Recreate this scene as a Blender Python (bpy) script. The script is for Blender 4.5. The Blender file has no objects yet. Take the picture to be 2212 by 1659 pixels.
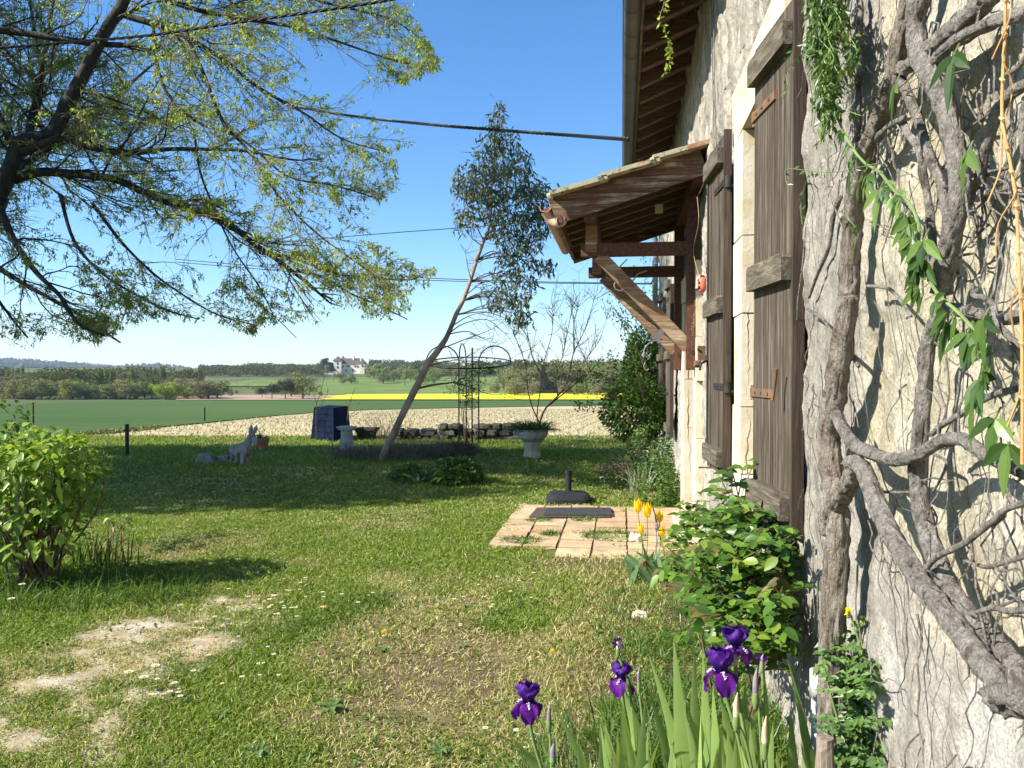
import bpy, math, random
import numpy as np
from mathutils import Vector, Matrix
rnd = random.Random(7)
rg = np.random.default_rng(11)
PI = math.pi
SC = bpy.context.scene
COL = SC.collection

# ------------------------------------------------------------------ camera frame
YAW = math.radians(8.13); FPX = 1660.0; CX, CY = 1106.0, 829.5; HZ = 1.55
PIT = math.atan(27.5 / FPX)
SA, CA, SP, CP = math.sin(YAW), math.cos(YAW), math.sin(PIT), math.cos(PIT)
Fv = np.array((-SA * CP, CA * CP, -SP)); Rv = np.array((CA, SA, 0.)); Uv = np.cross(Rv, Fv)
CAMP = np.array((0., 0., HZ))

def ray(x, y): return Fv + Rv * ((x - CX) / FPX) + Uv * ((CY - y) / FPX)
def P(x, y, t): return CAMP + ray(x, y) * t          # a point at depth t along the view
def W(x, y, X=.68):                                  # a point on the upright plane X = const (the wall)
    d = ray(x, y); return CAMP + d * (X / d[0])
def terr(u, v):                                      # height of the land, v metres out, u metres across
    u = np.asarray(u, float); v = np.asarray(v, float)
    z = np.interp(v, [-50, 16.5, 265, 330, 760, 1100, 1700, 3000, 5200], [0, 0, -8.4, -8.5, -.8, 6, 1.0, 8, 8])
    # right of the view the hill under the wood rises sooner
    return z
def uv2w(u, v):
    u = np.asarray(u, float); v = np.asarray(v, float)
    return CA * u - SA * v, SA * u + CA * v
def w2uv(X, Y): return CA * X + SA * Y, -SA * X + CA * Y
def GT(x, y, vmax=3000):                             # where the pixel's ray meets the land
    d = ray(x, y); t = 1.; 
    while t < vmax:
        p = CAMP + d * t; u, v = w2uv(p[0], p[1])
        if p[2] <= float(terr(u, v)): break
        t *= 1.004
    lo, hi = t / 1.004, t
    for _ in range(20):
        m = (lo + hi) / 2; p = CAMP + d * m; u, v = w2uv(p[0], p[1])
        if p[2] <= float(terr(u, v)): hi = m
        else: lo = m
    return CAMP + d * hi
def G(x, y):
    d = ray(x, y); return CAMP + d * (-HZ / d[2])

# ------------------------------------------------------------------ noise
def _hash(ix, iy, seed):
    h = (ix.astype(np.int64) * 374761393 + iy.astype(np.int64) * 668265263 + seed * 974711) & 0xffffffff
    h = ((h ^ (h >> 13)) * 1274126177) & 0xffffffff
    h = h ^ (h >> 16)
    return (h & 0xffff) / 65535.
def vnoise(x, y, seed=0):
    x = np.asarray(x, float); y = np.asarray(y, float)
    ix, iy = np.floor(x), np.floor(y); fx, fy = x - ix, y - iy
    fx = fx * fx * (3 - 2 * fx); fy = fy * fy * (3 - 2 * fy)
    a = _hash(ix, iy, seed); b = _hash(ix + 1, iy, seed); c = _hash(ix, iy + 1, seed); d = _hash(ix + 1, iy + 1, seed)
    return (a * (1 - fx) + b * fx) * (1 - fy) + (c * (1 - fx) + d * fx) * fy
def fbm(x, y, s=1., octv=4, seed=0, gain=.5):
    x = np.asarray(x, float); y = np.asarray(y, float)
    r = 0.; a = 1.; t = 0.
    for k in range(octv):
        r = r + a * vnoise(x * s + 13.7 * k, y * s - 7.1 * k, seed + k); t += a; a *= gain; s *= 2.03
    return r / t
def sstep(a, b, x): 
    t = np.clip((np.asarray(x, float) - a) / (b - a), 0, 1); return t * t * (3 - 2 * t)

# ------------------------------------------------------------------ mesh builder
class MB:
    def __init__(s): s.V = []; s.F = []; s.n = 0; s.C = []
    def add(s, V, *Fs, col=None, mi=0):
        V = np.asarray(V, float).reshape(-1, 3); s.V.append(V)
        for F in Fs:
            F = np.asarray(F, int)
            if len(F): s.F.append((F + s.n, mi))
        if col is not None:
            col = np.asarray(col, float)
            s.C.append(np.broadcast_to(col, (len(V), 3)))
        else: s.C.append(None)
        s.n += len(V); return s
    def build(s, name, mats, parent=None, smooth=False, loc=None, hascol=False, local=False):
        me = bpy.data.meshes.new(name)
        if not isinstance(mats, (list, tuple)): mats = [mats]
        V = np.concatenate(s.V) if s.V else np.zeros((0, 3))
        if parent is not None and not local:
            q = parent
            while q.parent is not None: q = q.parent
            V = V - np.array(q.location)
        elif loc is not None: V = V - np.asarray(loc)
        loops = np.concatenate([f.ravel() for f, m in s.F]); cnt = np.concatenate([np.full(len(f), f.shape[1]) for f, m in s.F])
        mi = np.concatenate([np.full(len(f), m) for f, m in s.F])
        me.vertices.add(len(V)); me.vertices.foreach_set('co', V.astype(np.float32).ravel())
        me.loops.add(len(loops)); me.loops.foreach_set('vertex_index', loops.astype(np.int32))
        me.polygons.add(len(cnt)); st = np.concatenate([[0], np.cumsum(cnt)[:-1]])
        me.polygons.foreach_set('loop_start', st.astype(np.int32)); me.polygons.foreach_set('loop_total', cnt.astype(np.int32))
        me.polygons.foreach_set('material_index', mi.astype(np.int32))
        me.polygons.foreach_set('use_smooth', np.full(len(cnt), bool(smooth)))
        if hascol:
            a = me.color_attributes.new('Col', 'FLOAT_COLOR', 'POINT')
            C = np.concatenate([np.ones((len(v), 3)) if c is None else c for v, c in zip(s.V, s.C)])
            a.data.foreach_set('color', np.concatenate([C, np.ones((len(C), 1))], 1).astype(np.float32).ravel())
        me.update(calc_edges=True); me.validate()
        for m in mats: me.materials.append(m)
        o = bpy.data.objects.new(name, me); COL.objects.link(o)
        if loc is not None and parent is None: o.location = Vector(loc)
        if parent is not None: o.parent = parent
        return o
    # shapes
    def box(s, c, size, rot=None, mi=0, jit=0.):
        c = np.asarray(c, float); h = np.asarray(size, float) / 2
        v = np.array([(x, y, z) for x in (-1, 1) for y in (-1, 1) for z in (-1, 1)], float) * h
        if jit: v += rg.normal(0, jit, v.shape)
        if rot is not None: v = v @ np.asarray(rot).T
        s.add(v + c, [(0, 1, 3, 2), (4, 6, 7, 5), (0, 4, 5, 1), (2, 3, 7, 6), (0, 2, 6, 4), (1, 5, 7, 3)], mi=mi); return s
    def bar(s, a, b, w, h, up=(0, 0, 1), mi=0):        # rectangular beam from a to b, w across, h along up
        a = np.asarray(a, float); b = np.asarray(b, float); d = b - a; L = np.linalg.norm(d); d /= L
        x = np.cross(d, up); x /= np.linalg.norm(x); z = np.cross(x, d)
        return s.box((a + b) / 2, (w, L, h), np.stack([x, d, z], 1), mi=mi)
    def tube(s, pts, r, n=6, cap=True, rough=0., mi=0, res=0, seed=0):
        p = np.asarray(pts, float); r = np.broadcast_to(np.asarray(r, float), (len(p),)).copy()
        if res: p, r = spline(p, r, res)
        m = len(p); t = np.gradient(p, axis=0); t /= np.linalg.norm(t, axis=1)[:, None] + 1e-12
        x = np.zeros((m, 3)); ref = np.array((0, 0, 1.)) if abs(t[0][2]) < .9 else np.array((1., 0, 0))
        x[0] = np.cross(t[0], ref); x[0] /= np.linalg.norm(x[0])
        for i in range(1, m):
            q = x[i - 1] - t[i] * np.dot(x[i - 1], t[i]); x[i] = q / (np.linalg.norm(q) + 1e-12)
        y = np.cross(t, x); a = np.arange(n) * 2 * PI / n
        R = np.ones((m, n))
        if rough:
            ii, jj = np.meshgrid(np.arange(m), np.arange(n), indexing='ij')
            R = 1 + rough * (2 * fbm(ii * .35 + seed * 9.1, jj * 1.0 + seed, 1, 3, seed) - 1)
            R[:, :] += rough * .6 * (2 * vnoise(jj * 1.3 + seed, ii * .12, seed + 5) - 1)
            if n >= 20: R[:, :] -= rough * .9 * (1 - np.abs(2 * fbm(jj * .62 + seed * 3 + ii * .05, ii * .07, 1, 3, seed + 9) - 1) * 2.2).clip(0, 1) ** 2
        V = p[:, None] + (x[:, None] * np.cos(a)[None, :, None] + y[:, None] * np.sin(a)[None, :, None]) * (r[:, None] * R)[:, :, None]
        i = np.arange(m - 1)[:, None] * n; j = np.arange(n)[None]; k = (j + 1) % n
        F = np.stack([i + j, i + k, i + n + k, i + n + j], 2).reshape(-1, 4)
        fs = [F]
        if cap: fs += [np.arange(n)[None, ::-1], (np.arange(n) + (m - 1) * n)[None]]
        s.add(V, *fs, mi=mi); return s
    def lathe(s, prof, c=(0, 0, 0), n=24, mi=0, flute=0):
        pr = np.asarray(prof, float); a = np.arange(n) * 2 * PI / n; m = len(pr)
        rr = pr[:, 0][:, None] * (1 + flute * np.abs(np.sin(a * 6))[None] * (pr[:, 2][:, None] if pr.shape[1] > 2 else 1))
        V = np.stack([rr * np.cos(a), rr * np.sin(a), np.repeat(pr[:, 1][:, None], n, 1)], 2) + np.asarray(c)
        i = np.arange(m - 1)[:, None] * n; j = np.arange(n)[None]; k = (j + 1) % n
        F = np.stack([i + j, i + k, i + n + k, i + n + j], 2).reshape(-1, 4)
        s.add(V, F, np.arange(n)[None, ::-1], (np.arange(n) + (m - 1) * n)[None], mi=mi); return s
    def rock(s, c, size, seed=0, n=10, amp=.25, mi=0, rotz=0.):
        th = np.linspace(0, PI, n); ph = np.arange(2 * n) * PI / n
        T, Ph = np.meshgrid(th, ph, indexing='ij')
        d = np.stack([np.sin(T) * np.cos(Ph), np.sin(T) * np.sin(Ph), np.cos(T)], 2)
        q = np.sign(d) * np.abs(d) ** .65
        r = 1 + amp * (2 * fbm(d[..., 0] * 1.7 + seed * 3.3, d[..., 1] * 1.7 + d[..., 2] * 2.1, 1.1, 3, seed) - 1)
        V = q * r[..., None] * np.asarray(size) / 2
        cz, sz = math.cos(rotz), math.sin(rotz)
        V = np.stack([V[..., 0] * cz - V[..., 1] * sz, V[..., 0] * sz + V[..., 1] * cz, V[..., 2]], -1) + np.asarray(c)
        m = 2 * n; i = np.arange(n - 1)[:, None] * m; j = np.arange(m)[None]; k = (j + 1) % m
        s.add(V, np.stack([i + j, i + m + j, i + m + k, i + k], 2).reshape(-1, 4), mi=mi); return s
    def grid(s, X, Y, Z, mi=0, col=None, flip=False):
        a, b = X.shape; V = np.stack([X, Y, Z], 2).reshape(-1, 3)
        i = np.arange(a - 1)[:, None] * b; j = np.arange(b - 1)[None]
        F = np.stack([i + j, i + b + j, i + b + j + 1, i + j + 1], 2).reshape(-1, 4)
        if flip: F = F[:, ::-1]
        s.add(V, F, col=None if col is None else col.reshape(-1, 3), mi=mi); return s

def spline(p, r, res):
    p = np.asarray(p, float); n = len(p)
    q = np.concatenate([[2 * p[0] - p[1]], p, [2 * p[-1] - p[-2]]]); out = []; ro = []
    for i in range(n - 1):
        a, b, c, d = q[i:i + 4]
        for k in range(res):
            t = k / res
            out.append(.5 * (2 * b + (c - a) * t + (2 * a - 5 * b + 4 * c - d) * t * t + (3 * b - a - 3 * c + d) * t ** 3)); ro.append(r[i] * (1 - t) + r[i + 1] * t)
    out.append(p[-1]); ro.append(r[-1]); return np.array(out), np.array(ro)
def unit(a): a = np.asarray(a, float); return a / (np.linalg.norm(a, axis=-1, keepdims=True) + 1e-12)

def leaves(mb, Pn, D, Nn, L, Wd, fine=False, fold=.25, droop=0., mi=0, col=None):
    """N leaves: base points Pn, directions D, upper side Nn, length L, width Wd."""
    Pn = np.asarray(Pn, float); D = unit(D); S = unit(np.cross(D, Nn)); U = np.cross(S, D)
    N = len(Pn); L = np.broadcast_to(L, (N,))[:, None]; Wd = np.broadcast_to(Wd, (N,))[:, None] / 2
    dz = np.array((0, 0, -1.))
    def pt(t, w, side): return Pn + D * L * t + S * Wd * w * side + U * Wd * abs(w) * fold + dz * (droop * L * t * t)
    if not fine:
        V = np.stack([Pn, pt(.45, 1, 1), pt(1, 0, 0), pt(.45, 1, -1)], 1).reshape(-1, 3)
        b = np.arange(N)[:, None] * 4
        F = np.concatenate([b + np.array([[0, 1, 2]]), b + np.array([[0, 2, 3]])])
        k = 4
        mb.add(V, F, mi=mi, col=None if col is None else np.repeat(col, k, 0))
    else:
        V = np.stack([Pn, pt(.35, 0, 0), pt(.7, 0, 0), pt(1, 0, 0), pt(.18, .7, 1), pt(.45, 1., 1), pt(.75, .62, 1), pt(.18, .7, -1), pt(.45, 1., -1), pt(.75, .62, -1)], 1).reshape(-1, 3)
        b = np.arange(N)[:, None] * 10
        Q = np.concatenate([b + np.array([q]) for q in ([0, 1, 5, 4], [1, 2, 6, 5], [0, 7, 8, 1], [1, 8, 9, 2])])
        T = np.concatenate([b + np.array([q]) for q in ([2, 3, 6], [2, 9, 3])])
        mb.add(V, Q, T, mi=mi, col=None if col is None else np.repeat(col, 10, 0))
def rdirs(n, up=0.): 
    d = rg.normal(size=(n, 3)); d[:, 2] += up; return unit(d)
def blades(mb, B, D, L, w, bend=.4, mi=0, col=None, side=None):
    """grass or strap leaves: base B, direction D, length, width; bend droops the tip."""
    B = np.asarray(B, float); N = len(B); D = unit(D); L = np.broadcast_to(L, (N,))[:, None]; w = np.broadcast_to(w, (N,))[:, None] / 2
    if side is None:
        a = rg.uniform(0, 2 * PI, N); side = np.stack([np.cos(a), np.sin(a), 0 * a], 1)
    S = unit(side - D * np.sum(side * D, 1)[:, None])
    h = D * [1, 1, 0]; bend = np.broadcast_to(bend, (N,))[:, None]
    m = B + D * L * .5 + h * L * bend * .12
    t = B + D * L * .92 + h * L * bend * .6 - np.array((0, 0, 1)) * L * bend * .35
    V = np.stack([B - S * w, B + S * w, m + S * w * .85, m - S * w * .85, t], 1).reshape(-1, 3)
    b = np.arange(N)[:, None] * 5
    mb.add(V, b + np.array([[0, 1, 2, 3]]), b + np.array([[3, 2, 4]]), mi=mi, col=None if col is None else np.repeat(col, 5, 0))

def ico_ball(mb, c, r, n=8, sq=1., mi=0): 
    mb.lathe([(max(r * math.sin(PI * k / n), 1e-4), -r * sq * math.cos(PI * k / n)) for k in range(n + 1)], c, n=12, mi=mi)

# ------------------------------------------------------------------ tagging
def tag(o, label=None, cat=None, group=None, kind=None):
    if label: o['label'] = label
    if cat: o['category'] = cat
    if group: o['group'] = group
    if kind: o['kind'] = kind
    return o
def thing(name, label, cat, loc=(0, 0, 0), group=None):
    o = bpy.data.objects.new(name, None); COL.objects.link(o); o.location = Vector(loc); o.empty_display_size = .1
    return tag(o, label, cat, group)
def dup(o, loc=None, rz=None, sc=None, label=None, parent=None):
    c = o.copy(); COL.objects.link(c); c.parent = parent
    if parent is not None: c.matrix_parent_inverse = o.matrix_parent_inverse
    if loc is not None: c.location = Vector(loc)
    if rz is not None: c.rotation_euler = (0, 0, rz)
    if sc is not None: c.scale = sc if hasattr(sc, '__len__') else (sc, sc, sc)
    if label: c['label'] = label
    for ch in list(o.children): dup(ch, parent=c)
    return c

# ------------------------------------------------------------------ materials
class NT:
    def __init__(s, name):
        s.m = bpy.data.materials.new(name); s.m.use_nodes = True; s.t = s.m.node_tree; s.t.nodes.clear()
        s.out = s.n('ShaderNodeOutputMaterial')
    def n(s, t, **k):
        x = s.t.nodes.new(t)
        for a, b in k.items(): setattr(x, a, b)
        return x
    def l(s, a, b): s.t.links.new(a, b)
    def coord(s, stretch=(1, 1, 1), kind='Object'):
        c = s.n('ShaderNodeTexCoord'); m = s.n('ShaderNodeMapping'); m.inputs['Scale'].default_value = stretch
        s.l(c.outputs[kind], m.inputs[0]); return m.outputs[0]
    def noise(s, vec, scale, detail=5, rough=.55, dist=0.):
        x = s.n('ShaderNodeTexNoise'); x.inputs['Scale'].default_value = scale; x.inputs['Detail'].default_value = detail
        x.inputs['Roughness'].default_value = rough; x.inputs['Distortion'].default_value = dist; s.l(vec, x.inputs['Vector']); return x.outputs['Fac']
    def ramp(s, fac, stops, interp='LINEAR'):
        r = s.n('ShaderNodeValToRGB'); e = r.color_ramp.elements; r.color_ramp.interpolation = interp
        while len(e) < len(stops): e.new(.5)
        for k, (p, c) in enumerate(stops):
            e[k].position = p; e[k].color = (*c, 1) if hasattr(c, '__len__') else (c, c, c, 1)
        s.l(fac, r.inputs[0]); return r.outputs[0]
    def mix(s, f, a, b, mode='MIX'):
        x = s.n('ShaderNodeMix', data_type='RGBA', blend_type=mode); x.clamp_factor = True
        for v, i in ((f, 0), (a, 6), (b, 7)):
            if hasattr(v, 'links'): s.l(v, x.inputs[i])
            else: x.inputs[i].default_value = v if i == 0 else (*v, 1)
        return x.outputs[2]
    def math(s, op, a, b=0., clamp=False):
        x = s.n('ShaderNodeMath', operation=op); x.use_clamp = clamp
        for v, i in ((a, 0), (b, 1)):
            if hasattr(v, 'links'): s.l(v, x.inputs[i])
            else: x.inputs[i].default_value = v
        return x.outputs[0]
    def bump(s, h, strength=.3, dist=.01, normal=None):
        b = s.n('ShaderNodeBump'); b.inputs['Strength'].default_value = strength; b.inputs['Distance'].default_value = dist
        s.l(h, b.inputs['Height'])
        if normal is not None: s.l(normal, b.inputs['Normal'])
        return b.outputs[0]
    def pbr(s, col, rough=.8, normal=None, metal=0., spec=.3):
        p = s.n('ShaderNodeBsdfPrincipled'); p.inputs['Metallic'].default_value = metal; p.inputs['Specular IOR Level'].default_value = spec
        if hasattr(col, 'links'): s.l(col, p.inputs['Base Color'])
        else: p.inputs['Base Color'].default_value = (*col, 1)
        if hasattr(rough, 'links'): s.l(rough, p.inputs['Roughness'])
        else: p.inputs['Roughness'].default_value = rough
        if normal is not None: s.l(normal, p.inputs['Normal'])
        return p
    def fin(s, sh): s.l(sh if not hasattr(sh, 'outputs') else sh.outputs[0], s.out.inputs[0]); return s.m

def mat(name, stops, scale=8., detail=5, rough=.8, bump=.3, bs=None, bd=.01, stretch=(1, 1, 1), metal=0., spec=.3, dist=0.):
    t = NT(name); v = t.coord(stretch); f = t.noise(v, scale, detail, .6, dist)
    if len(stops) == 1: c = stops[0]
    else:
        k = len(stops); c = t.ramp(f, [(.3 + .4 * i / (k - 1), q) for i, q in enumerate(stops)])
    if len(stops) > 3: c = t.mix(1., c, t.ramp(t.noise(t.coord(), 150, 4, .8), [(.36, .62), (.62, 1.2)]), 'MULTIPLY')
    nm = t.bump(t.noise(v, bs or scale * 2.5, 6, .65), bump, bd) if bump else None
    return t.fin(t.pbr(c, rough, nm, metal, spec))
def leafmat(name, stops, trans=.35, rough=.5, spec=.35, tcol=(1.25, 1.3, .6), var=.5, scale=2.5):
    t = NT(name); g = t.n('ShaderNodeNewGeometry'); v = t.coord()
    f = t.math('ADD', t.math('MULTIPLY', g.outputs['Random Per Island'], 1 - var), t.math('MULTIPLY', t.noise(v, scale, 2), var))
    k = len(stops); c = t.ramp(f, [(.12 + .76 * i / (k - 1), q) for i, q in enumerate(stops)])
    p = t.pbr(c, rough, None, 0, spec)
    if not trans: return t.fin(p)
    tr = t.n('ShaderNodeBsdfTranslucent'); t.l(t.mix(1., c, tcol, 'MULTIPLY'), tr.inputs[0])
    m = t.n('ShaderNodeMixShader'); m.inputs[0].default_value = trans; t.l(p.outputs[0], m.inputs[1]); t.l(tr.outputs[0], m.inputs[2])
    return t.fin(m)
def colmat(name, rough=.7, trans=0., spec=.2, bump=0., bs=60, nvar=0.):
    t = NT(name); a = t.n('ShaderNodeVertexColor', layer_name='Col'); c = a.outputs[0]; v = t.coord()
    if nvar: c = t.mix(1., c, t.ramp(t.noise(v, bs * .5, 6, .7), [(.3, 1 - nvar), (.7, 1 + nvar)]), 'MULTIPLY')
    nm = t.bump(t.noise(v, bs, 5, .7), bump, .02) if bump else None
    p = t.pbr(c, rough, nm, 0, spec)
    if not trans: return t.fin(p)
    tr = t.n('ShaderNodeBsdfTranslucent'); t.l(t.mix(1., c, (1.2, 1.25, .6), 'MULTIPLY'), tr.inputs[0])
    m = t.n('ShaderNodeMixShader'); m.inputs[0].default_value = trans; t.l(p.outputs[0], m.inputs[1]); t.l(tr.outputs[0], m.inputs[2])
    return t.fin(m)
def woodmat(name, dark, mid, light, axis=2, rough=.75, lichen=None, scale=14):
    t = NT(name); st = [16., 16., 16.]; st[axis] = .8; v = t.coord(tuple(st)); w = t.coord()
    f = t.noise(v, scale * .25, 6, .7, .5); c = t.ramp(f, [(.3, dark), (.5, mid), (.68, light)])
    c = t.mix(t.math('MULTIPLY', t.noise(w, 3, 3), .5), c, dark)
    if lichen is not None:
        lf = t.math('MULTIPLY', t.ramp(t.noise(v, 1.2, 8, .8), [(.48, 0.), (.6, 1.)]), t.ramp(t.noise(w, 5, 4), [(.4, 0.), (.6, 1.)]))
        c = t.mix(lf, c, lichen)
    nm = t.bump(f, .6, .008); nm = t.bump(t.noise(v, 9, 5, .7), .4, .004, nm)
    return t.fin(t.pbr(c, rough, nm, 0, .2))
# ================================================================== materials in use
M = {}
M['bark_dark'] = mat('bark_dark', [(.008, .007, .005), (.022, .019, .014), (.055, .048, .03)], 9, bump=.8, bd=.03, stretch=(1, 1, .4))
M['twig'] = mat('twig', [(.07, .06, .035), (.19, .16, .08), (.34, .29, .14)], 3, bump=.3)
M['bark_vine'] = mat('bark_vine', [(.06, .05, .04), (.25, .22, .19), (.35, .315, .28), (.44, .405, .365)], 38, 8, bump=1., bs=60, bd=.05, stretch=(1, 1, .4), rough=.9)
M['bark_vine_brown'] = mat('bark_vine_brown', [(.07, .052, .038), (.26, .21, .165), (.36, .31, .255), (.45, .40, .34)], 24, 8, bump=1., bs=40, bd=.05, stretch=(1.6, 1.6, .25), rough=.9)
M['bark_euc'] = mat('bark_euc', [(.15, .10, .065), (.30, .21, .14), (.44, .35, .26)], 5, bump=.4, stretch=(1, 1, .5))
M['stem_dry'] = mat('stem_dry', [(.38, .2, .07), (.55, .34, .14)], 12, bump=.2)
M['stem_green'] = mat('stem_green', [(.10, .16, .05), (.18, .25, .08)], 12, bump=.1)
M['stem_brown'] = mat('stem_brown', [(.07, .045, .03), (.16, .11, .07)], 9, bump=.3)
M['leaf_maple'] = leafmat('leaf_maple', [(.07, .11, .025), (.20, .27, .05), (.36, .44, .08), (.52, .55, .15)], .55)
M['catkin'] = leafmat('catkin', [(.25, .2, .08), (.4, .33, .16)], .3)
M['leaf_euc'] = leafmat('leaf_euc', [(.03, .045, .025), (.07, .092, .05), (.14, .17, .10), (.26, .27, .17)], .25, .5, .2, (1.1, 1.15, .8))
M['leaf_lime'] = leafmat('leaf_lime', [(.06, .12, .015), (.16, .26, .03), (.27, .37, .05), (.42, .48, .09)], .42, .4, .35)
M['leaf_green'] = leafmat('leaf_green', [(.03, .07, .012), (.065, .13, .02), (.14, .22, .035)], .3, .5, .25)
M['leaf_rose'] = leafmat('leaf_rose', [(.018, .05, .008), (.045, .11, .014), (.10, .19, .022), (.24, .31, .045)], .28, .38, .4)
M['leaf_dark'] = leafmat('leaf_dark', [(.015, .035, .008), (.04, .075, .014), (.09, .14, .025)], .2, .35, .5)
M['leaf_bronze'] = leafmat('leaf_bronze', [(.06, .06, .02), (.13, .10, .03), (.2, .17, .05)], .3)
M['leaf_iris'] = leafmat('leaf_iris', [(.15, .24, .06), (.27, .38, .11), (.42, .50, .17)], .35, .45, .35, (1.2, 1.2, .6))
M['leaf_tulip'] = leafmat('leaf_tulip', [(.10, .19, .08), (.17, .28, .12)], .25, .4)
M['leaf_passion'] = leafmat('leaf_passion', [(.012, .032, .006), (.05, .10, .018), (.18, .27, .06)], .3, .35, .5)
M['leaf_pale'] = leafmat('leaf_pale', [(.3, .33, .22), (.5, .53, .4)], .3)
M['leaf_weed'] = leafmat('leaf_weed', [(.04, .09, .025), (.10, .18, .045), (.20, .29, .09)], .3, .4)
M['dry_stem'] = leafmat('dry_stem', [(.06, .045, .025), (.15, .115, .07), (.30, .25, .16)], .1)
M['petal_violet'] = leafmat('petal_violet', [(.028, .004, .10), (.065, .010, .19), (.13, .03, .30)], .35, .55, .2, (1.2, .7, 1.3), .8, 40)
M['petal_fall'] = leafmat('petal_fall', [(.05, .005, .13), (.16, .018, .28)], .35, .55, .2, (1.2, .7, 1.3), .8, 25)
M['petal_white'] = leafmat('petal_white', [(.75, .73, .72), (.85, .85, .85)], .3, .6, .2, (1, 1, 1))
M['petal_yellow'] = leafmat('petal_yellow', [(.85, .66, .015), (.92, .8, .03)], .4, .4, .3, (1.1, 1, .5))
M['petal_tulip'] = leafmat('petal_tulip', [(.85, .36, .01), (.9, .62, .015), (.92, .72, .02)], .4, .35, .4, (1.05, 1.05, .4), .75, 22)
M['petal_pink'] = leafmat('petal_pink', [(.45, .12, .32), (.65, .28, .5)], .3)
M['bud_mauve'] = mat('bud_mauve', [(.10, .07, .16), (.3, .25, .22)], 12, bump=0)
M['papery'] = mat('papery', [(.42, .3, .17), (.6, .48, .3)], 20, bump=.2)
M['shutter'] = woodmat('shutter', (.03, .021, .014), (.088, .067, .048), (.22, .185, .145), 2, .7)
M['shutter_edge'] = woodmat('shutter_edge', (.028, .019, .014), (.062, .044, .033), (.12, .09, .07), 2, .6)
M['batten'] = woodmat('batten', (.04, .032, .022), (.12, .10, .072), (.26, .23, .18), 1, .8)
M['porch_wood'] = woodmat('porch_wood', (.05, .022, .014), (.11, .05, .032), (.18, .10, .065), 1, .7)
M['porch_fascia'] = woodmat('porch_fascia', (.055, .025, .015), (.125, .06, .036), (.22, .14, .09), 0, .75, (.42, .38, .25))
M['porch_strut'] = woodmat('porch_strut', (.12, .055, .03), (.23, .13, .075), (.38, .27, .17), 0, .75, (.45, .38, .25))
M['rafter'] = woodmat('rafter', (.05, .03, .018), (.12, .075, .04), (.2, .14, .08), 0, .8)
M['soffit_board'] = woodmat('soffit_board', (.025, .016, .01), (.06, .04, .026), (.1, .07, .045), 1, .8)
M['zinc'] = mat('zinc', [(.045, .045, .038), (.085, .085, .07)], 3, metal=.2, rough=.55, bump=.05, spec=.3)
M['zinc_pale'] = mat('zinc_pale', [(.28, .29, .30), (.4, .41, .42)], 3, metal=.4, rough=.45, bump=.05)
M['pvc_sand'] = mat('pvc_sand', [(.42, .24, .17), (.5, .31, .23)], 3, rough=.5, bump=.05)
M['iron'] = mat('iron', [(.02, .018, .017), (.05, .045, .042)], 12, metal=.3, rough=.6, bump=.3)
M['iron_rust'] = mat('iron_rust', [(.09, .07, .055), (.16, .10, .06), (.3, .13, .05)], 22, metal=.2, rough=.8, bump=.3)
M['iron_grey'] = mat('iron_grey', [(.18, .17, .17), (.28, .27, .27)], 12, metal=.2, rough=.6, bump=.2)
M['cable'] = mat('cable', [(.008, .008, .010)], rough=.5, bump=0)
M['grey_cable'] = mat('grey_cable', [(.13, .12, .11)], rough=.6, bump=0)
M['black_plastic'] = mat('black_plastic', [(.016, .017, .019), (.03, .031, .034)], 20, rough=.75, bump=.1, spec=.12)
M['rubber'] = mat('rubber', [(.028, .028, .03), (.05, .05, .052)], 30, rough=.8, bump=.4, bs=150)
M['coir'] = mat('coir', [(.06, .045, .035), (.11, .085, .065)], 60, rough=.95, bump=.8, bs=200)
M['compost'] = mat('compost', [(.004, .009, .022), (.008, .015, .036)], 4, rough=.9, bump=.1, spec=.05)
M['concrete'] = mat('concrete', [(.22, .21, .19), (.36, .345, .31), (.48, .46, .42)], 10, bump=.5, bs=60)
M['urn_stone'] = mat('urn_stone', [(.38, .35, .29), (.52, .49, .42), (.6, .58, .52)], 9, bump=.4, bs=70)
M['pedestal_stone'] = mat('pedestal_stone', [(.45, .38, .26), (.58, .5, .36)], 7, bump=.4, bs=60)
M['rubble'] = mat('rubble', [(.13, .12, .10), (.26, .25, .22), (.42, .40, .36)], 7, bump=.8, bs=30, bd=.03)
M['rubble_dark'] = mat('rubble_dark', [(.02, .022, .012), (.06, .056, .04), (.15, .14, .12)], 5, bump=.9, bs=30, bd=.03)
M['stone_pale'] = mat('stone_pale', [(.5, .44, .32), (.68, .62, .48)], 12, bump=.6)
M['donkey'] = mat('donkey', [(.20, .185, .17), (.30, .28, .255), (.38, .36, .33)], 10, bump=.4, bs=60)
M['donkey_mane'] = mat('donkey_mane', [(.14, .11, .10), (.22, .18, .16)], 20, bump=.6)
M['terracotta'] = mat('terracotta', [(.28, .11, .055), (.38, .17, .09)], 8, bump=.3)
M['soil'] = mat('soil', [(.045, .03, .02), (.10, .075, .05)], 25, bump=.8)
M['ladybird'] = mat('ladybird', [(.6, .12, .07), (.7, .17, .1)], 8, bump=.2, rough=.45)
M['ink'] = mat('ink', [(.03, .015, .015)], bump=0)
M['box_plastic'] = mat('box_plastic', [(.5, .48, .32)], bump=0)
M['black'] = mat('black', [(.012, .01, .009)], bump=0)
M['glass_dark'] = mat('glass_dark', [(.02, .022, .025)], rough=.1, bump=0, spec=.6)
M['door_wood'] = woodmat('door_wood', (.03, .018, .012), (.07, .045, .03), (.12, .08, .05), 2)
M['pvc_white'] = mat('pvc_white', [(.36, .36, .34), (.5, .49, .47)], 9, rough=.8, bump=.1, spec=.1)
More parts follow.
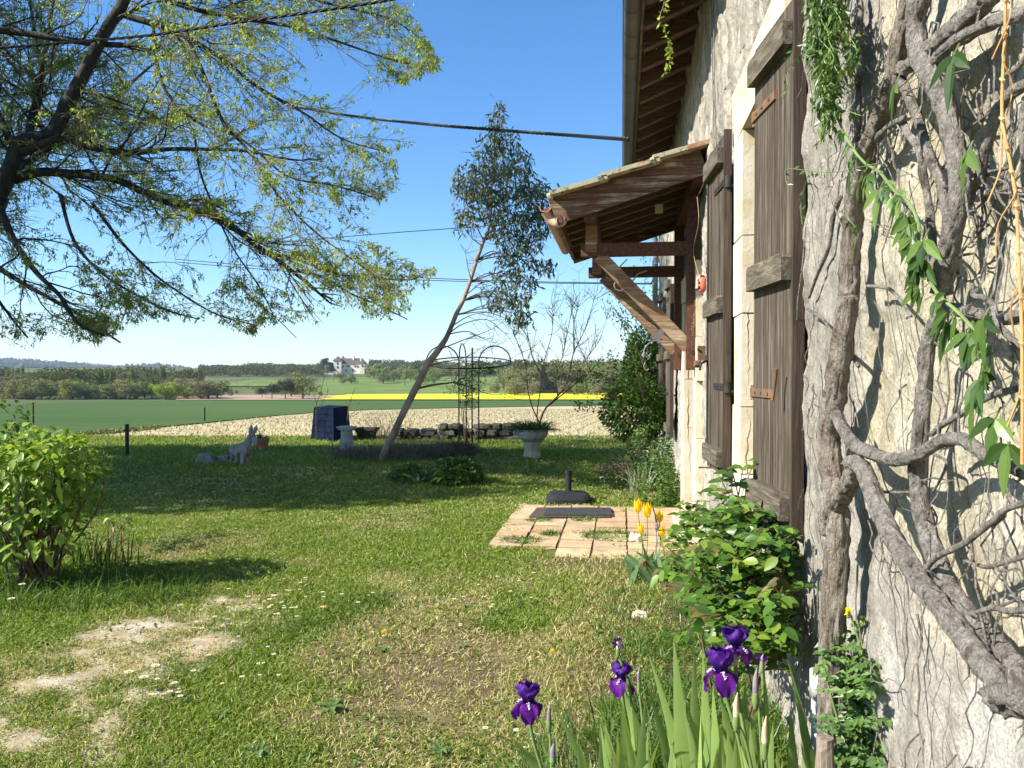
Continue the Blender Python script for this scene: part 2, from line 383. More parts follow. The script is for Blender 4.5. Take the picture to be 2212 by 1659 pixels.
M['trellis'] = mat('trellis', [(.012, .014, .013), (.03, .03, .026)], 20, rough=.5, bump=.2, metal=.2)
M['wood_grey'] = woodmat('wood_grey', (.12, .085, .06), (.25, .2, .16), (.38, .33, .28), 2)
M['stake'] = mat('stake', [(.03, .045, .02), (.05, .07, .03)], bump=0)

# tile of the porch roof: terracotta with lichen patches
t = NT('roof_tile'); v = t.coord(); c = t.ramp(t.noise(v, 8, 5), [(.35, (.28, .13, .08)), (.6, (.42, .22, .14))])
c = t.mix(t.ramp(t.noise(v, 6, 7, .7), [(.42, 0.), (.5, 1.)]), c, (.36, .33, .22))
c = t.mix(t.ramp(t.noise(v, 11, 7, .7), [(.55, 0.), (.6, 1.)]), c, (.1, .085, .06))
M['roof_tile'] = t.fin(t.pbr(c, .85, t.bump(t.noise(v, 30, 6, .7), .6, .01)))

# paving: each tile gets its own tone
t = NT('paving_tile'); g = t.n('ShaderNodeNewGeometry'); v = t.coord()
c = t.ramp(g.outputs['Random Per Island'], [(0., (.40, .235, .12)), (.3, (.47, .33, .19)), (.6, (.53, .41, .26)), (.8, (.44, .28, .16)), (1., (.36, .27, .17))])
c = t.mix(t.math('MULTIPLY', t.ramp(t.noise(t.coord((1, 5, 1)), 4, 7, .7), [(.4, 0.), (.7, 1.)]), .55), c, (.62, .49, .31))
c = t.mix(t.ramp(t.noise(v, 3.5, 8, .8), [(.48, 0.), (.66, .75)]), c, (.22, .17, .11))
c = t.mix(1., c, t.ramp(t.noise(v, 60, 5, .8), [(.36, .75), (.62, 1.12)]), 'MULTIPLY')
M['paving_tile'] = t.fin(t.pbr(c, .85, t.bump(t.noise(v, 50, 6, .7), .3, .005)))

# the old wall: colour zones from vertex colours, broken up by noise; chips, streaks and stains
t = NT('old_wall'); a = t.n('ShaderNodeVertexColor', layer_name='Col'); v = t.coord(); vs = t.coord((1, 6, 1.2))
c = a.outputs[0]
c = t.mix(1., c, t.ramp(t.noise(v, 9, 9, .72), [(.3, .80), (.5, 1.04), (.7, 1.2)]), 'MULTIPLY')
c = t.mix(1., c, t.ramp(t.noise(vs, 2.2, 8, .75), [(.36, .72), (.52, 1.), (.7, 1.05)]), 'MULTIPLY')
c = t.mix(1., c, t.ramp(t.noise(v, 130, 4, .75), [(.36, .66), (.5, 1.), (.62, 1.2)]), 'MULTIPLY')
pit = t.noise(v, 55, 5, .65)
c = t.mix(t.ramp(pit, [(.30, 1.), (.38, 0.)]), c, (.16, .135, .10))
c = t.mix(t.ramp(t.noise(v, 23, 8, .8, .3), [(.565, 0.), (.63, .5)]), c, (.20, .185, .16))
c = t.mix(t.ramp(t.noise(v, 85, 6, .85), [(.38, .5), (.46, 0.)]), c, (.26, .235, .19))
nm = t.bump(t.noise(v, 38, 10, .9), 1., .05); nm = t.bump(t.noise(v, 120, 6, .8), .8, .008, nm)
M['old_wall'] = t.fin(t.pbr(c, .92, nm, 0, .12))
t = NT('dressed_stone'); v = t.coord()
c = t.ramp(t.noise(v, 4, 6, .6), [(.3, (.48, .39, .25)), (.5, (.60, .53, .39)), (.7, (.66, .60, .48))])
c = t.mix(t.ramp(t.noise(t.coord((2, 2, .4)), 4, 6, .7), [(.56, 0.), (.66, .7)]), c, (.55, .34, .16))
c = t.mix(t.ramp(t.noise(v, 14, 8, .8), [(.60, 0.), (.68, .5)]), c, (.36, .33, .27))
M['dressed_stone'] = t.fin(t.pbr(c, .9, t.bump(t.noise(v, 35, 8, .7), .45, .01), 0, .15))

# fields
def fieldmat(name, stops, scale, streak=None, bump=.5, bs=20):
    t = NT(name); v = t.coord(streak or (1, 1, 1)); w = t.coord()
    f = t.math('ADD', t.math('MULTIPLY', t.noise(v, scale, 6, .65), .6), t.math('MULTIPLY', t.noise(w, .05, 4), .4))
    k = len(stops); c = t.ramp(f, [(.36 + .28 * i / (k - 1), q) for i, q in enumerate(stops)])
    return t.fin(t.pbr(c, .9, t.bump(t.noise(w, bs, 4), bump, .05), 0, .1))
M['wheat'] = fieldmat('wheat', [(.034, .072, .018), (.060, .104, .026), (.095, .140, .038)], .45, (.06, 2.6, 1))
M['stubble'] = fieldmat('stubble', [(.30, .235, .13), (.44, .36, .21), (.53, .44, .275)], 1.4, (.3, 2.4, 1), .8, 8)
M['rape'] = fieldmat('rape', [(.46, .45, .02), (.62, .57, .03), (.72, .66, .04)], .5, (.15, 2, 1))
M['ploughed'] = fieldmat('ploughed', [(.30, .21, .14), (.38, .27, .19)], .3)
M['meadow'] = fieldmat('meadow', [(.085, .13, .028), (.12, .175, .04), (.16, .2, .06)], .03)
M['valley'] = fieldmat('valley', [(.05, .075, .028), (.09, .11, .04), (.14, .14, .07)], .015)
M['farhill'] = fieldmat('farhill', [(.035, .05, .032), (.055, .068, .045), (.075, .10, .05)], .01)
for nm_, st_ in dict(tree_green=[(0.078, 0.117, 0.029), (0.156, 0.215, 0.052), (0.247, 0.305, 0.085)], tree_olive=[(0.117, 0.124, 0.046), (0.195, 0.202, 0.078), (0.299, 0.286, 0.130)],
                   tree_brown=[(0.143, 0.124, 0.081), (0.221, 0.195, 0.124), (0.325, 0.280, 0.182)], tree_gold=[(0.169, 0.182, 0.033), (0.286, 0.273, 0.058), (0.364, 0.338, 0.078)],
                   tree_dark=[(0.016, 0.026, 0.016), (0.039, 0.055, 0.029), (0.072, 0.091, 0.039)], tree_pale=[(0.130, 0.182, 0.052), (0.221, 0.286, 0.091), (0.325, 0.377, 0.130)], tree_lime=[(0.156, 0.221, 0.019), (0.260, 0.325, 0.033), (0.351, 0.416, 0.052)]).items():
    M[nm_] = leafmat(nm_, st_, .2, .8, .1, (1.1, 1.1, .7), .45, .35)
M['wood_mass'] = leafmat('wood_mass', [(.035, .045, .018), (.07, .08, .032), (.11, .11, .05), (.12, .125, .05)], .45, .95, 0., (1.1, 1.1, .8), .85, .06)
M['chateau_wall'] = mat('chateau_wall', [(.62, .56, .45), (.74, .68, .57)], .4, bump=0)
M['chateau_roof'] = mat('chateau_roof', [(.07, .05, .04), (.11, .08, .062)], .6, bump=0)

# ================================================================== lawn
def dist_seg(X, Y, pts):
    best = np.full(np.shape(X), 1e9)
    for a, b in zip(pts[:-1], pts[1:]):
        dx, dy = b[0] - a[0], b[1] - a[1]; t = np.clip(((X - a[0]) * dx + (Y - a[1]) * dy) / (dx * dx + dy * dy), 0, 1)
        best = np.minimum(best, np.hypot(X - a[0] - t * dx, Y - a[1] - t * dy))
    return best
PATHL = [G(-400, 2000), G(40, 1620), G(180, 1490), G(290, 1420), G(390, 1365)]
SOILS = [(G(900, 1470), .75, .95), (G(1000, 1400), .5, .8), (G(760, 1500), .5, .7), (G(870, 1335), .16, .8), (G(1235, 1225), .42, 1.), (G(330, 1290), .35, .35), (G(420, 1262), .3, .5), (G(1440, 1350), .35, .6),
         (G(1190, 1040), .3, .5), (G(560, 1560), .5, .5), (G(700, 1640), .6, .55), (G(1000, 1600), .7, .45), (G(1000, 950), 1.0, .6), (G(860, 980), .8, .8)]
GREENS = [(G(1130, 1345), .33), (G(330, 1620), .8), (G(640, 1330), .8), (G(200, 1290), 1.2), (G(480, 1500), .6)]
PATIO = (-1.15, .64, 6.25, 8.62)
def lawn_mix(X, Y):
    u, v = w2uv(X, Y)
    e1 = fbm(X, Y, .8, 5, 3); e2 = fbm(X, Y, 3.1, 4, 9); e3 = fbm(X, Y, 9., 3, 21)
    straw = sstep(.42, .66, e1 * .5 + e2 * .3 + e3 * .2 + .10 * sstep(6.5, 3.5, v) - .06 * sstep(7, 11, v))
    soil = .75 * sstep(.56, .72, e2 * .55 + e3 * .45 + .06 * sstep(5.5, 3., v) - .10 * sstep(5, 8, v))
    d = dist_seg(X, Y, PATHL); pw = .50 + .5 * (e2 - .5)
    path = sstep(pw + .25, pw - .15, d) * (.55 + .9 * (e3 - .5) + .6 * (e2 - .4)); path = np.clip(path * 1.05 * (.62 + .38 * sstep(.36, .6, e3 * .6 + e2 * .4 + .1)), 0, 1)
    for c, r, k in SOILS: 
        q = sstep(r * 1.2, r * .3, np.hypot(X - c[0], Y - c[1]) + (e3 - .5) * r * 1.2 + (e2 - .5) * r) * k; soil = np.maximum(soil, q)
    for c, r in GREENS:
        q = sstep(r * 1.1, r * .5, np.hypot(X - c[0], Y - c[1]) + (e2 - .5) * r); straw = straw * (1 - q); soil = soil * (1 - .8 * q)
    bed = sstep(-.55, -.1, X + .25 * (e2 - .5)) * sstep(6.6, 6.2, Y)
    soil = np.maximum(soil, bed * (.45 + .5 * sstep(.45, .6, e3)))
    return straw, soil, path, e1, e2, e3
print('materials ok')
ms = MB()
us = np.arange(-13.5, 6.0, .055); vs = np.arange(1.4, 17.6, .055)
UU, VV = np.meshgrid(us, vs, indexing='ij'); X, Y = uv2w(UU, VV)
st, so, pa, e1, e2, e3 = lawn_mix(X, Y)
def rgbmix(a, b, f): return a * (1 - f[..., None]) + np.asarray(b) * f[..., None]
C = np.broadcast_to(np.array((.055, .085, .02)), X.shape + (3,)).copy()
C = rgbmix(C, (.30, .25, .12), st * .8); C = rgbmix(C, (.115, .08, .05), so * .95); C = rgbmix(C, (.40, .325, .21), pa * .92); C = rgbmix(C, (.56, .50, .41), pa * sstep(.55, .8, vnoise(X * 13, Y * 13, 77)) * .7)
C *= (.8 + .4 * vnoise(X * 40, Y * 40, 5))[..., None]
Z = .02 + .03 * (e1 - .5) + .02 * (e3 - .5) + .014 * vnoise(X * 22, Y * 22, 8)
ms.grid(X, Y, Z, col=C, flip=True)
lawn = ms.build('lawn_ground', colmat('lawn_soil', .95, 0, .05, .6, 60, .25), smooth=True, hascol=True); tag(lawn, kind='structure')

def lawn_z(X, Y): return .03 + .03 * (fbm(X, Y, .8, 5, 3) - .5)
def grass_patch(N, vlo, vhi, power, mb, Lr, wr, tall=0., region=None):
    v = (rg.uniform(vlo ** (1 / power), vhi ** (1 / power), N)) ** power
    sl = rg.uniform(-.84, .20, N); u = sl * v; X, Y = uv2w(u, v)
    keep = (X < .66) & ~((X > PATIO[0] + .06) & (Y > PATIO[2] + .06) & (Y < PATIO[3] - .05) & (fbm(X, Y, 2.2, 3, 77) < .66))
    keep |= (X < .66) & (Y > PATIO[2]) & (Y < 6.6) & ((X < -.66) | (X > .34))
    if region is not None: keep &= region(X, Y, u, v)
    X, Y, v = X[keep], Y[keep], v[keep]
    st, so, pa, e1, e2, e3 = lawn_mix(X, Y)
    dens = 1 - .80 * so - .66 * pa
    k = rg.uniform(0, 1, len(X)) < dens; X, Y, v, st, so, pa, e1, e2, e3 = [q[k] for q in (X, Y, v, st, so, pa, e1, e2, e3)]
    n = len(X); far = sstep(9, 14, v); nearbed = sstep(-.7, -.2, X) * sstep(6.9, 6.5, Y)
    L = rg.uniform(*Lr, n) * (1 + .9 * far * rg.uniform(.3, 1.4, n) + .4 * nearbed * rg.uniform(0, 1.5, n)) * (.75 + .6 * e2) * (1 - .35 * st) * (1 - .35 * pa)
    L *= 1 + tall
    a = rg.uniform(0, 2 * PI, n); lean = rg.uniform(.25, 1.5, n) * (1 - .55 * far) * (1 - .4 * nearbed)
    D = np.stack([np.cos(a) * lean, np.sin(a) * lean, np.ones(n)], 1)
    w = rg.uniform(*wr, n) * (.7 + .10 * v)
    g = np.array((.12, .19, .024)); lg = np.array((.27, .345, .055)); sw = np.array((.52, .46, .22)); dk = np.array((.06, .125, .018))
    r = rg.uniform(0, 1, n)[:, None]; C = g * (1 - r) + lg * r
    C = C * (1 - (sstep(.5, .7, e1) * .5)[:, None]) + dk * (sstep(.5, .7, e1) * .5)[:, None]
    ks = rg.uniform(0, 1, n) < (.10 + .48 * st + .35 * so + .45 * pa); C[ks] = sw * rg.uniform(.6, 1.15, (ks.sum(), 1))
    C *= rg.uniform(.75, 1.2, (n, 1))
    blades(mb, np.stack([X, Y, lawn_z(X, Y) - .005], 1), D, L, w, rg.uniform(.1, .9, n), col=C)
gb = MB()
grass_patch(330000, 2.6, 8.5, 1.35, gb, (.022, .055), (.0035, .0055))
grass_patch(215000, 8.0, 17.8, 1.2, gb, (.03, .06), (.0045, .007))
grass_patch(26000, 14.0, 17.4, 1., gb, (.03, .075), (.005, .008))
grass_patch(30000, 2.7, 6.7, 1.2, gb, (.04, .11), (.003, .005), region=lambda X, Y, u, v: (X > -.75 + .3 * vnoise(X * 3, Y * 3, 4)) & (fbm(X, Y, 2.5, 3, 5) > .42))
gm = colmat('grass_blade', .55, .35, .25)
grass = gb.build('lawn_grass', gm, hascol=True); tag(grass, kind='stuff')
print('grass', gb.n)

# grit and small stones on the worn track and the bare soil
n = 16000; v = rg.uniform(2.7, 7.5, n); u = rg.uniform(-.7, .18, n) * v; X, Y = uv2w(u, v); st, so, pa, e1, e2, e3 = lawn_mix(X, Y); k = (rg.uniform(0, 1, n) < np.maximum(pa, so * .6)) & (X < .5) & ((X < -1.2) | (Y < 6.2)); X, Y = X[k], Y[k]; n = len(X)
r = rg.uniform(.002, .0075, n)[:, None, None] * rg.uniform(.6, 1.2, (n, 6, 1)); D6 = np.array([(1, 0, 0), (0, 1, 0), (-1, 0, 0), (0, -1, 0), (0, 0, .6), (0, 0, -.6)], float)[None]
V6 = np.stack([X, Y, lawn_z(X, Y) - .004], 1)[:, None] + D6 * r; b6 = np.arange(n)[:, None] * 6; gt_ = MB(); gt_.add(V6.reshape(-1, 3), np.concatenate([b6 + np.array([t]) for t in ([0, 1, 4], [1, 2, 4], [2, 3, 4], [3, 0, 4], [1, 0, 5], [2, 1, 5], [3, 2, 5], [0, 3, 5])]))
tag(gt_.build('path_grit', leafmat('grit', [(.22, .18, .13), (.42, .37, .29), (.6, .56, .48)], 0)), kind='stuff')
# small round-leaved weeds and clover through the lawn
n = 9000; v = rg.uniform(2.7, 11, n) ; u = rg.uniform(-.7, .15, n) * v; X, Y = uv2w(u, v)
k = (fbm(X, Y, 1.7, 4, 31) > .52) & (X < .5) & ~((X > -1.1) & (Y > 6.8) & (Y < 8.7)); X, Y = X[k], Y[k]
d = rdirs(len(X), .5); d[:, 2] = np.abs(d[:, 2]) * .6; wd = MB()
leaves(wd, np.stack([X, Y, lawn_z(X, Y) + rg.uniform(.0, .02, len(X))], 1), d, np.tile((0, 0, 1.), (len(X), 1)), rg.uniform(.015, .035, len(X)), rg.uniform(.012, .02, len(X)))
tag(wd.build('lawn_clover', M['leaf_green']), kind='stuff')
# ================================================================== farmhouse
WX = .68
house = thing('farmhouse', 'old rough stone and plaster farmhouse wall with brown shutters, porch and dark gutter', 'house', (WX, 7, 0))
OP = (3.42, 4.26, 1.0, 2.84)        # window opening Y0,Y1,z0,z1
DR = (7.05, 8.05, 0, 2.25)          # door opening
Y0, Y1, ZT = .5, 14.4, 4.78
def wall_patch(ylo, yhi, zlo, zhi, step, mb):
    ny = max(2, int((yhi - ylo) / step) + 1); nz = max(2, int((zhi - zlo) / step) + 1)
    Y, Z = np.meshgrid(np.linspace(ylo, yhi, ny), np.linspace(zlo, zhi, nz), indexing='ij')
    big = fbm(Y, Z, 1.1, 3, 41); med = fbm(Y, Z, 5.5, 4, 47); fine = fbm(Y, Z, 24, 3, 53); st = fbm(Y * 5, Z, 3.0, 4, 59)
    # worn stone to the right, thick grey render coat beside the shutter and along the foot
    edge = 2.28 - .14 * (Z - 1.5) - .45 * sstep(1.2, .5, Z) + .22 * (fbm(Y, Z, 3.5, 4, 61) - .5)
    grey = sstep(-.06, .06, Y - edge + .0) * sstep(2.98, 2.92, Y)           # band of grey render
    low = sstep(.10, -.10, Z - (.95 + .35 * (Y - 1.6)) + .2 * (med - .5)) * sstep(3.2, 3.0, Y)
    grey = np.maximum(grey, low)
    up = sstep(2.9, 3.3, Y)                                                     # peeling pale plaster farther along
    ye = np.array((.72, .63, .44)); ye2 = np.array((.80, .74, .59)); gr = np.array((.52, .475, .40)); gr2 = np.array((.65, .60, .52)); cr = np.array((.74, .68, .56)); crg = np.array((.48, .44, .37))
    f = np.clip(med * 1.6 - .3, 0, 1)[..., None]; C = ye * (1 - f) + ye2 * f
    g2 = np.clip(st * 1.8 - .4, 0, 1)[..., None]; Cg = gr * (1 - g2) + gr2 * g2
    C = C * (1 - grey[..., None]) + Cg * grey[..., None]
    s2 = sstep(.40, .60, st)[..., None]; Cu = crg * (1 - s2) + cr * s2
    C = C * (1 - up[..., None]) + Cu * up[..., None]
    # whitewashed remains low on the near wall and by the drain
    wh = sstep(.06, -.04, np.hypot((Y - 1.42) / .24, (Z - .62) / .40) - .9 + .9 * (med - .5)); wh = np.maximum(wh, sstep(.03, -.03, np.hypot((Y - 2.0) / .11, (Z - .83) / .17) - .8 + 1.2 * (med - .5)))
    wh = np.maximum(wh, sstep(2.9, 3.05, Y) * sstep(3.4, 3.25, Y) * sstep(1.0, .8, Z) * sstep(.42, .5, fine * .5 + med * .5))
    C = C * (1 - wh[..., None]) + np.array((.72, .69, .62)) * wh[..., None]
    lift = .018 * grey - .01 * wh
    X = WX - (.03 * (big - .5) + (.020 + .010 * up) * (med - .5) * 2 + (.008 + .012 * up) * (fine - .5) * 2 + lift)
    mb.grid(X, Y, Z, col=C)
wm = MB()
for a, b, s in ((Y0, 3.42, .017), ):
    wall_patch(a, b, 0, 3.4, s, wm)
wall_patch(3.42, 4.26, 0, 1.0, .03, wm); wall_patch(3.42, 4.26, 2.84, 3.4, .03, wm)
wall_patch(4.26, 7.05, 0, 3.4, .028, wm); wall_patch(Y0, 7.05, 3.4, ZT, .04, wm)
wall_patch(7.05, 8.05, 2.25, ZT, .06, wm); wall_patch(8.05, Y1, 0, ZT, .05, wm)
wall = wm.build('wall', M['old_wall'], house, smooth=True, hascol=True)
cb = MB()                                             # the solid behind the face
cb.box((1.9, (Y0 + Y1) / 2 + .0, 4.72), (2.2, Y1 - Y0, .1)); cb.box((1.9, Y1 - .15, 2.35), (2.3, .3, 4.7)); cb.box((3.0, 7.4, 2.35), (.3, 13.4, 4.6))
cb.build('inner_wall', M['dressed_stone'], house)

# dressed stone round the window and the door
def block(mb, x0, x1, y0, y1, z0, z1):
    nx = 5; c = ((x0 + x1) / 2, (y0 + y1) / 2, (z0 + z1) / 2)
    mb.box(c, (x1 - x0, y1 - y0 - .004, z1 - z0 - .007), jit=.003)
sb = MB(); z = OP[2]; k = 0
for h in (.36, .5, .42, .56):
    block(sb, WX - .045, WX + .26, OP[1], OP[1] + (.27 if k % 2 else .34), z, min(z + h, OP[3])); z += h; k += 1
sb.build('window_jamb', M['dressed_stone'], house)
sb = MB(); z = OP[2]
for h in (.44, .5, .42, .48): block(sb, WX - .035, WX + .26, OP[0] - .24, OP[0], z, min(z + h, OP[3])); z += h
sb.build('window_jamb', M['dressed_stone'], house)
sb = MB(); block(sb, WX - .05, WX + .26, OP[0] - .25, OP[1] + .35, OP[3] + .003, OP[3] + .30); sb.build('window_lintel', M['dressed_stone'], house)
sb = MB(); block(sb, WX - .07, WX + .26, OP[0] - .1, OP[1] + .1, OP[2] - .12, OP[2] - .004); sb.build('window_sill', M['dressed_stone'], house)
fr = MB()
for y in (OP[0] + .03, (OP[0] + OP[1]) / 2, OP[1] - .03): fr.box((WX + .22, y, 1.92), (.05, .055, 1.82))
for z in (1.03, 1.62, 2.22, 2.80): fr.box((WX + .22, 3.84, z), (.044, .83, .05))
wf = fr.build('window_frame', M['door_wood'], house); g = MB(); g.box((WX + .235, 3.84, 1.92), (.008, .8, 1.8)); g.build('pane', M['glass_dark'], wf)
for far in (0, 1):
    sb = MB(); z = 0.; k = 0
    for h in (.52, .45, .5, .38, .42):
        a_, b_ = (8.05, 8.05 + (.3 if k % 2 else .4)) if far else (7.05 - (.34 if k % 2 else .26), 7.05)
        block(sb, WX - .05, WX + .28, a_, b_, z, min(z + h, 2.25)); z += h; k += 1
    sb.build('door_jamb', M['dressed_stone'], house)
sb = MB(); block(sb, WX - .055, WX + .28, 6.7, 8.4, 2.253, 2.5); sb.build('door_lintel', M['dressed_stone'], house)
sb = MB(); block(sb, WX - .16, WX + .3, 6.85, 8.2, 0, .09); sb.build('door_step', M['dressed_stone'], house)
db = MB(); db.box((WX + .24, 7.55, 1.17), (.05, .98, 2.14)); 
for z in (.5, 1.2, 1.9): db.box((WX + .205, 7.55, z), (.02, .86, .1))
door = db.build('door', M['door_wood'], house); hb = MB(); hb.tube([(WX + .2, 7.14, 1.05), (WX + .15, 7.14, 1.05), (WX + .15, 7.24, 1.05)], .01, 8); hb.build('handle', M['iron'], door)

# shutters: ledged planks, the battens on the side that faces out
def shutter(hx, hy, ex, ey, z0, z1, edge_near, rusty=False):
    """hinge side (hx,hy) to free side (ex,ey)"""
    a = np.array((hx, hy, 0.)); b = np.array((ex, ey, 0.)); d = b - a; Ls = np.linalg.norm(d); d /= Ls
    nrm = np.array((-d[1], d[0], 0.)); nrm *= -1 if nrm[0] > 0 else 1          # towards the garden
    R = np.stack([nrm, d, (0, 0, 1.)], 1)
    pm = MB(); n = 4; wds = [.29, .25, .25, .21]; y = 0.
    for i in range(n):
        w = wds[i] * Ls; c = a + d * (y + w / 2) + (0, 0, (z0 + z1) / 2); y += w
        pm.box(c + nrm * rg.uniform(-.002, .003), (.030, w - .005, (z1 - z0) - rg.uniform(0, .012)), R)
    sh = pm.build('shutter', M['shutter'], house)
    # the stile whose narrow side faces the viewer
    ne = a if abs(a[1]) < abs(b[1]) else b; inn = d if ne is a else -d
    em = MB(); em.box(ne - inn * .009 + (0, 0, (z0 + z1) / 2 + .004), (.044, .016, z1 - z0 + .012), R); em.build('shutter_edge', M['shutter_edge'], sh)
    for zc in (z0 + .10, z0 + 1.0, z0 + 1.87):
        bm = MB(); c = a + d * (Ls * .5) + nrm * .034 + (0, 0, zc)
        v = [(-1, -1), (1, -1), (1, 1), (-1, 1)]; l0 = Ls * .46
        prof = np.array([(-l0, -.05), (l0, -.05), (l0, .035), (l0 - .02, .052), (-l0 + .02, .052), (-l0, .04)])
        V = []
        for s_ in (-.018, .02): V += [c + nrm * s_ + d * p + np.array((0, 0, q)) for p, q in prof]
        m_ = len(prof); F = [(i, (i + 1) % m_, (i + 1) % m_ + m_, i + m_) for i in range(m_)]
        bm.add(V, F, [list(range(m_))[::-1]], [list(range(m_, 2 * m_))]); bm.build('batten', M['batten'], sh)
    mt = M['iron_rust'] if rusty else M['iron']
    for zc in (z0 + .52, z0 + 1.70):
        hm = MB(); hm.box(a + d * .13 + nrm * .019 + (0, 0, zc), (.008, .30, .036), R)
        for q in (.05, .13, .22): hm.lathe([(.006, -.004), (.006, .004), (.001, .006)], a + d * q + nrm * .026 + (0, 0, zc), n=8)
        hm.tube([a + nrm * .0 + (0, 0, zc - .035) - d * .02, a + (0, 0, zc + .03) - d * .02], .020, 12)
        hm.tube([a - d * .02 + (0, 0, zc - .028), a - d * .025 + (WX + .02 - hx, 0, zc - .028)], .011, 8)
        hm.build('hinge', mt, sh)
    return sh
s1 = shutter(.600, 4.58, .565, 5.10, .94, 2.93, True)
s2 = shutter(.578, 3.44, .640, 2.96, .94, 2.93, True, rusty=True)
# long iron bolt rod on the far shutter
rm = MB(); p0 = W(1531, 395, .56); rm.tube([(.545, 5.07, .98), (.545, 5.07, 2.78)], .007, 8); rm.tube([(.545, 5.07, 1.62), (.50, 5.02, 1.60), (.49, 4.99, 1.56)], .008, 8)
for z in (1.1, 1.63, 2.2, 2.7): rm.tube([(.545, 5.07, z - .02), (.545, 5.07, z + .02)], .012, 8)
rm.build('bolt_rod', M['iron'], s1)
rm = MB(); rm.tube([(.575, 3.0, 1.86 - .30), (.572, 3.02, 1.5), (.565, 3.02, 1.44)], .007, 8); rm.build('hook', M['iron_rust'], s2)
# shutter stop with its cast head, and hold-back irons
rm = MB(); rm.tube([(WX + .02, 5.32, 1.66), (.56, 5.30, 1.65), (.50, 5.26, 1.70)], .008, 8); rm.box((.53, 5.28, 1.67), (.05, .02, .10)); rm.rock((.50, 5.25, 1.60), (.05, .04, .05), 3)
rm.build('shutter_stop', M['iron_rust'], house)
rm = MB(); rm.tube([(WX, 3.05, .80), (.60, 3.05, .80), (.60, 3.05, .93)], .009, 8); rm.build('shutter_stop', M['iron_rust'], house)
rm = MB(); rm.tube([(WX, 5.15, .92), (.50, 5.15, .92)], .006, 8); rm.build('shutter_stop', M['iron_rust'], house); rm = MB(); rm.tube([(WX, 4.75, .84), (.60, 4.72, .82), (.585, 4.72, .78)], .012, 8); rm.build('shutter_stop', M['iron_rust'], house)
# shutters of the window beyond the porch
s3 = shutter(.60, 11.2, .56, 11.7, .75, 2.6, True); s4 = shutter(.58, 10.0, .60, 9.5, .75, 2.6, True)

# eaves: rafters, boards, tiles, gutter
def eaves():
    zr = lambda X: 4.50 + (X - .07) * .42
    rm = MB(); ys = np.arange(.7, 14.6, .46)
    for y in ys: rm.bar((.17, y, zr(.17) - .03), (1.4, y, zr(1.4) - .03), .085, .11)
    bd = MB(); x = .10
    bb = MB()
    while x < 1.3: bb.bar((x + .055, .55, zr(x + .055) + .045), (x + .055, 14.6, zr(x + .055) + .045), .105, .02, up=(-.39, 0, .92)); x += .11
    tm = MB(); yy = .5
    while yy < 14.7:
        for k in range(3):
            xa = .02 + .42 * k; 
            th = np.linspace(0, PI, 7); r = .10
            A = [(xa, yy + .105 + r * math.cos(q), zr(xa) + .075 + .06 * math.sin(q) + .02 * k) for q in th]; B = [(xa + .46, yy + .105 + r * math.cos(q), zr(xa + .46) + .075 + .06 * math.sin(q)) for q in th]
            i = np.arange(6); tm.add(np.array(A + B), np.stack([i, i + 1, i + 8, i + 7], 1))
        yy += .21
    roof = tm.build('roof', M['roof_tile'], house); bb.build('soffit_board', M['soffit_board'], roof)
    for y in ys:
        r1 = MB(); r1.bar((.17, y, zr(.17) - .03), (1.4, y, zr(1.4) - .03), .085, .11); r1.build('rafter', M['rafter'], roof)
    f = MB(); f.bar((.165, .5, 4.56), (.165, 14.6, 4.56), .022, .11); f.build('fascia', M['rafter'], roof)
    g = MB(); n = 48; ysx = np.linspace(.5, 14.62, n)
    th = np.linspace(PI * .97, PI * 2.06, 12); r = .078
    Vv = []
    for y in ysx:
        Vv += [(.085 + r * math.cos(q), y, 4.555 + r * math.sin(q)) for q in th]
    i = np.arange(n - 1)[:, None] * 12; j = np.arange(11)[None]; F = np.stack([i + j, i + j + 1, i + 13 + j, i + 12 + j], 2).reshape(-1, 4); g.add(Vv, F)
    g.tube([(.085 - r, .5, 4.563), (.085 - r, 14.62, 4.563)], .008, 8)
    gt = g.build('gutter', M['zinc'], house, smooth=True)
    for y in np.arange(.9, 14.5, .46):
        b = MB(); V2 = []
        for dy in (-.011, .011): V2 += [(.085 + (r + .004) * math.cos(q), y + dy, 4.555 + (r + .004) * math.sin(q)) for q in th]
        i = np.arange(11); b.add(V2, np.stack([i, i + 12, i + 13, i + 1], 1)); b.build('gutter_bracket', M['zinc'], gt)
eaves()
dm = MB(); dm.tube([(.085, 14.3, 4.49), (.16, 14.3, 4.38), (.56, 14.3, 4.1), (.6, 14.3, 3.95), (.6, 14.3, .1)], .05, 12)
for z in (.8, 2.2, 3.5): dm.tube([(.6, 14.3, z - .015), (.6, 14.3, z + .015)], .056, 12)
dm.build('downpipe', M['zinc_pale'], house, smooth=True)

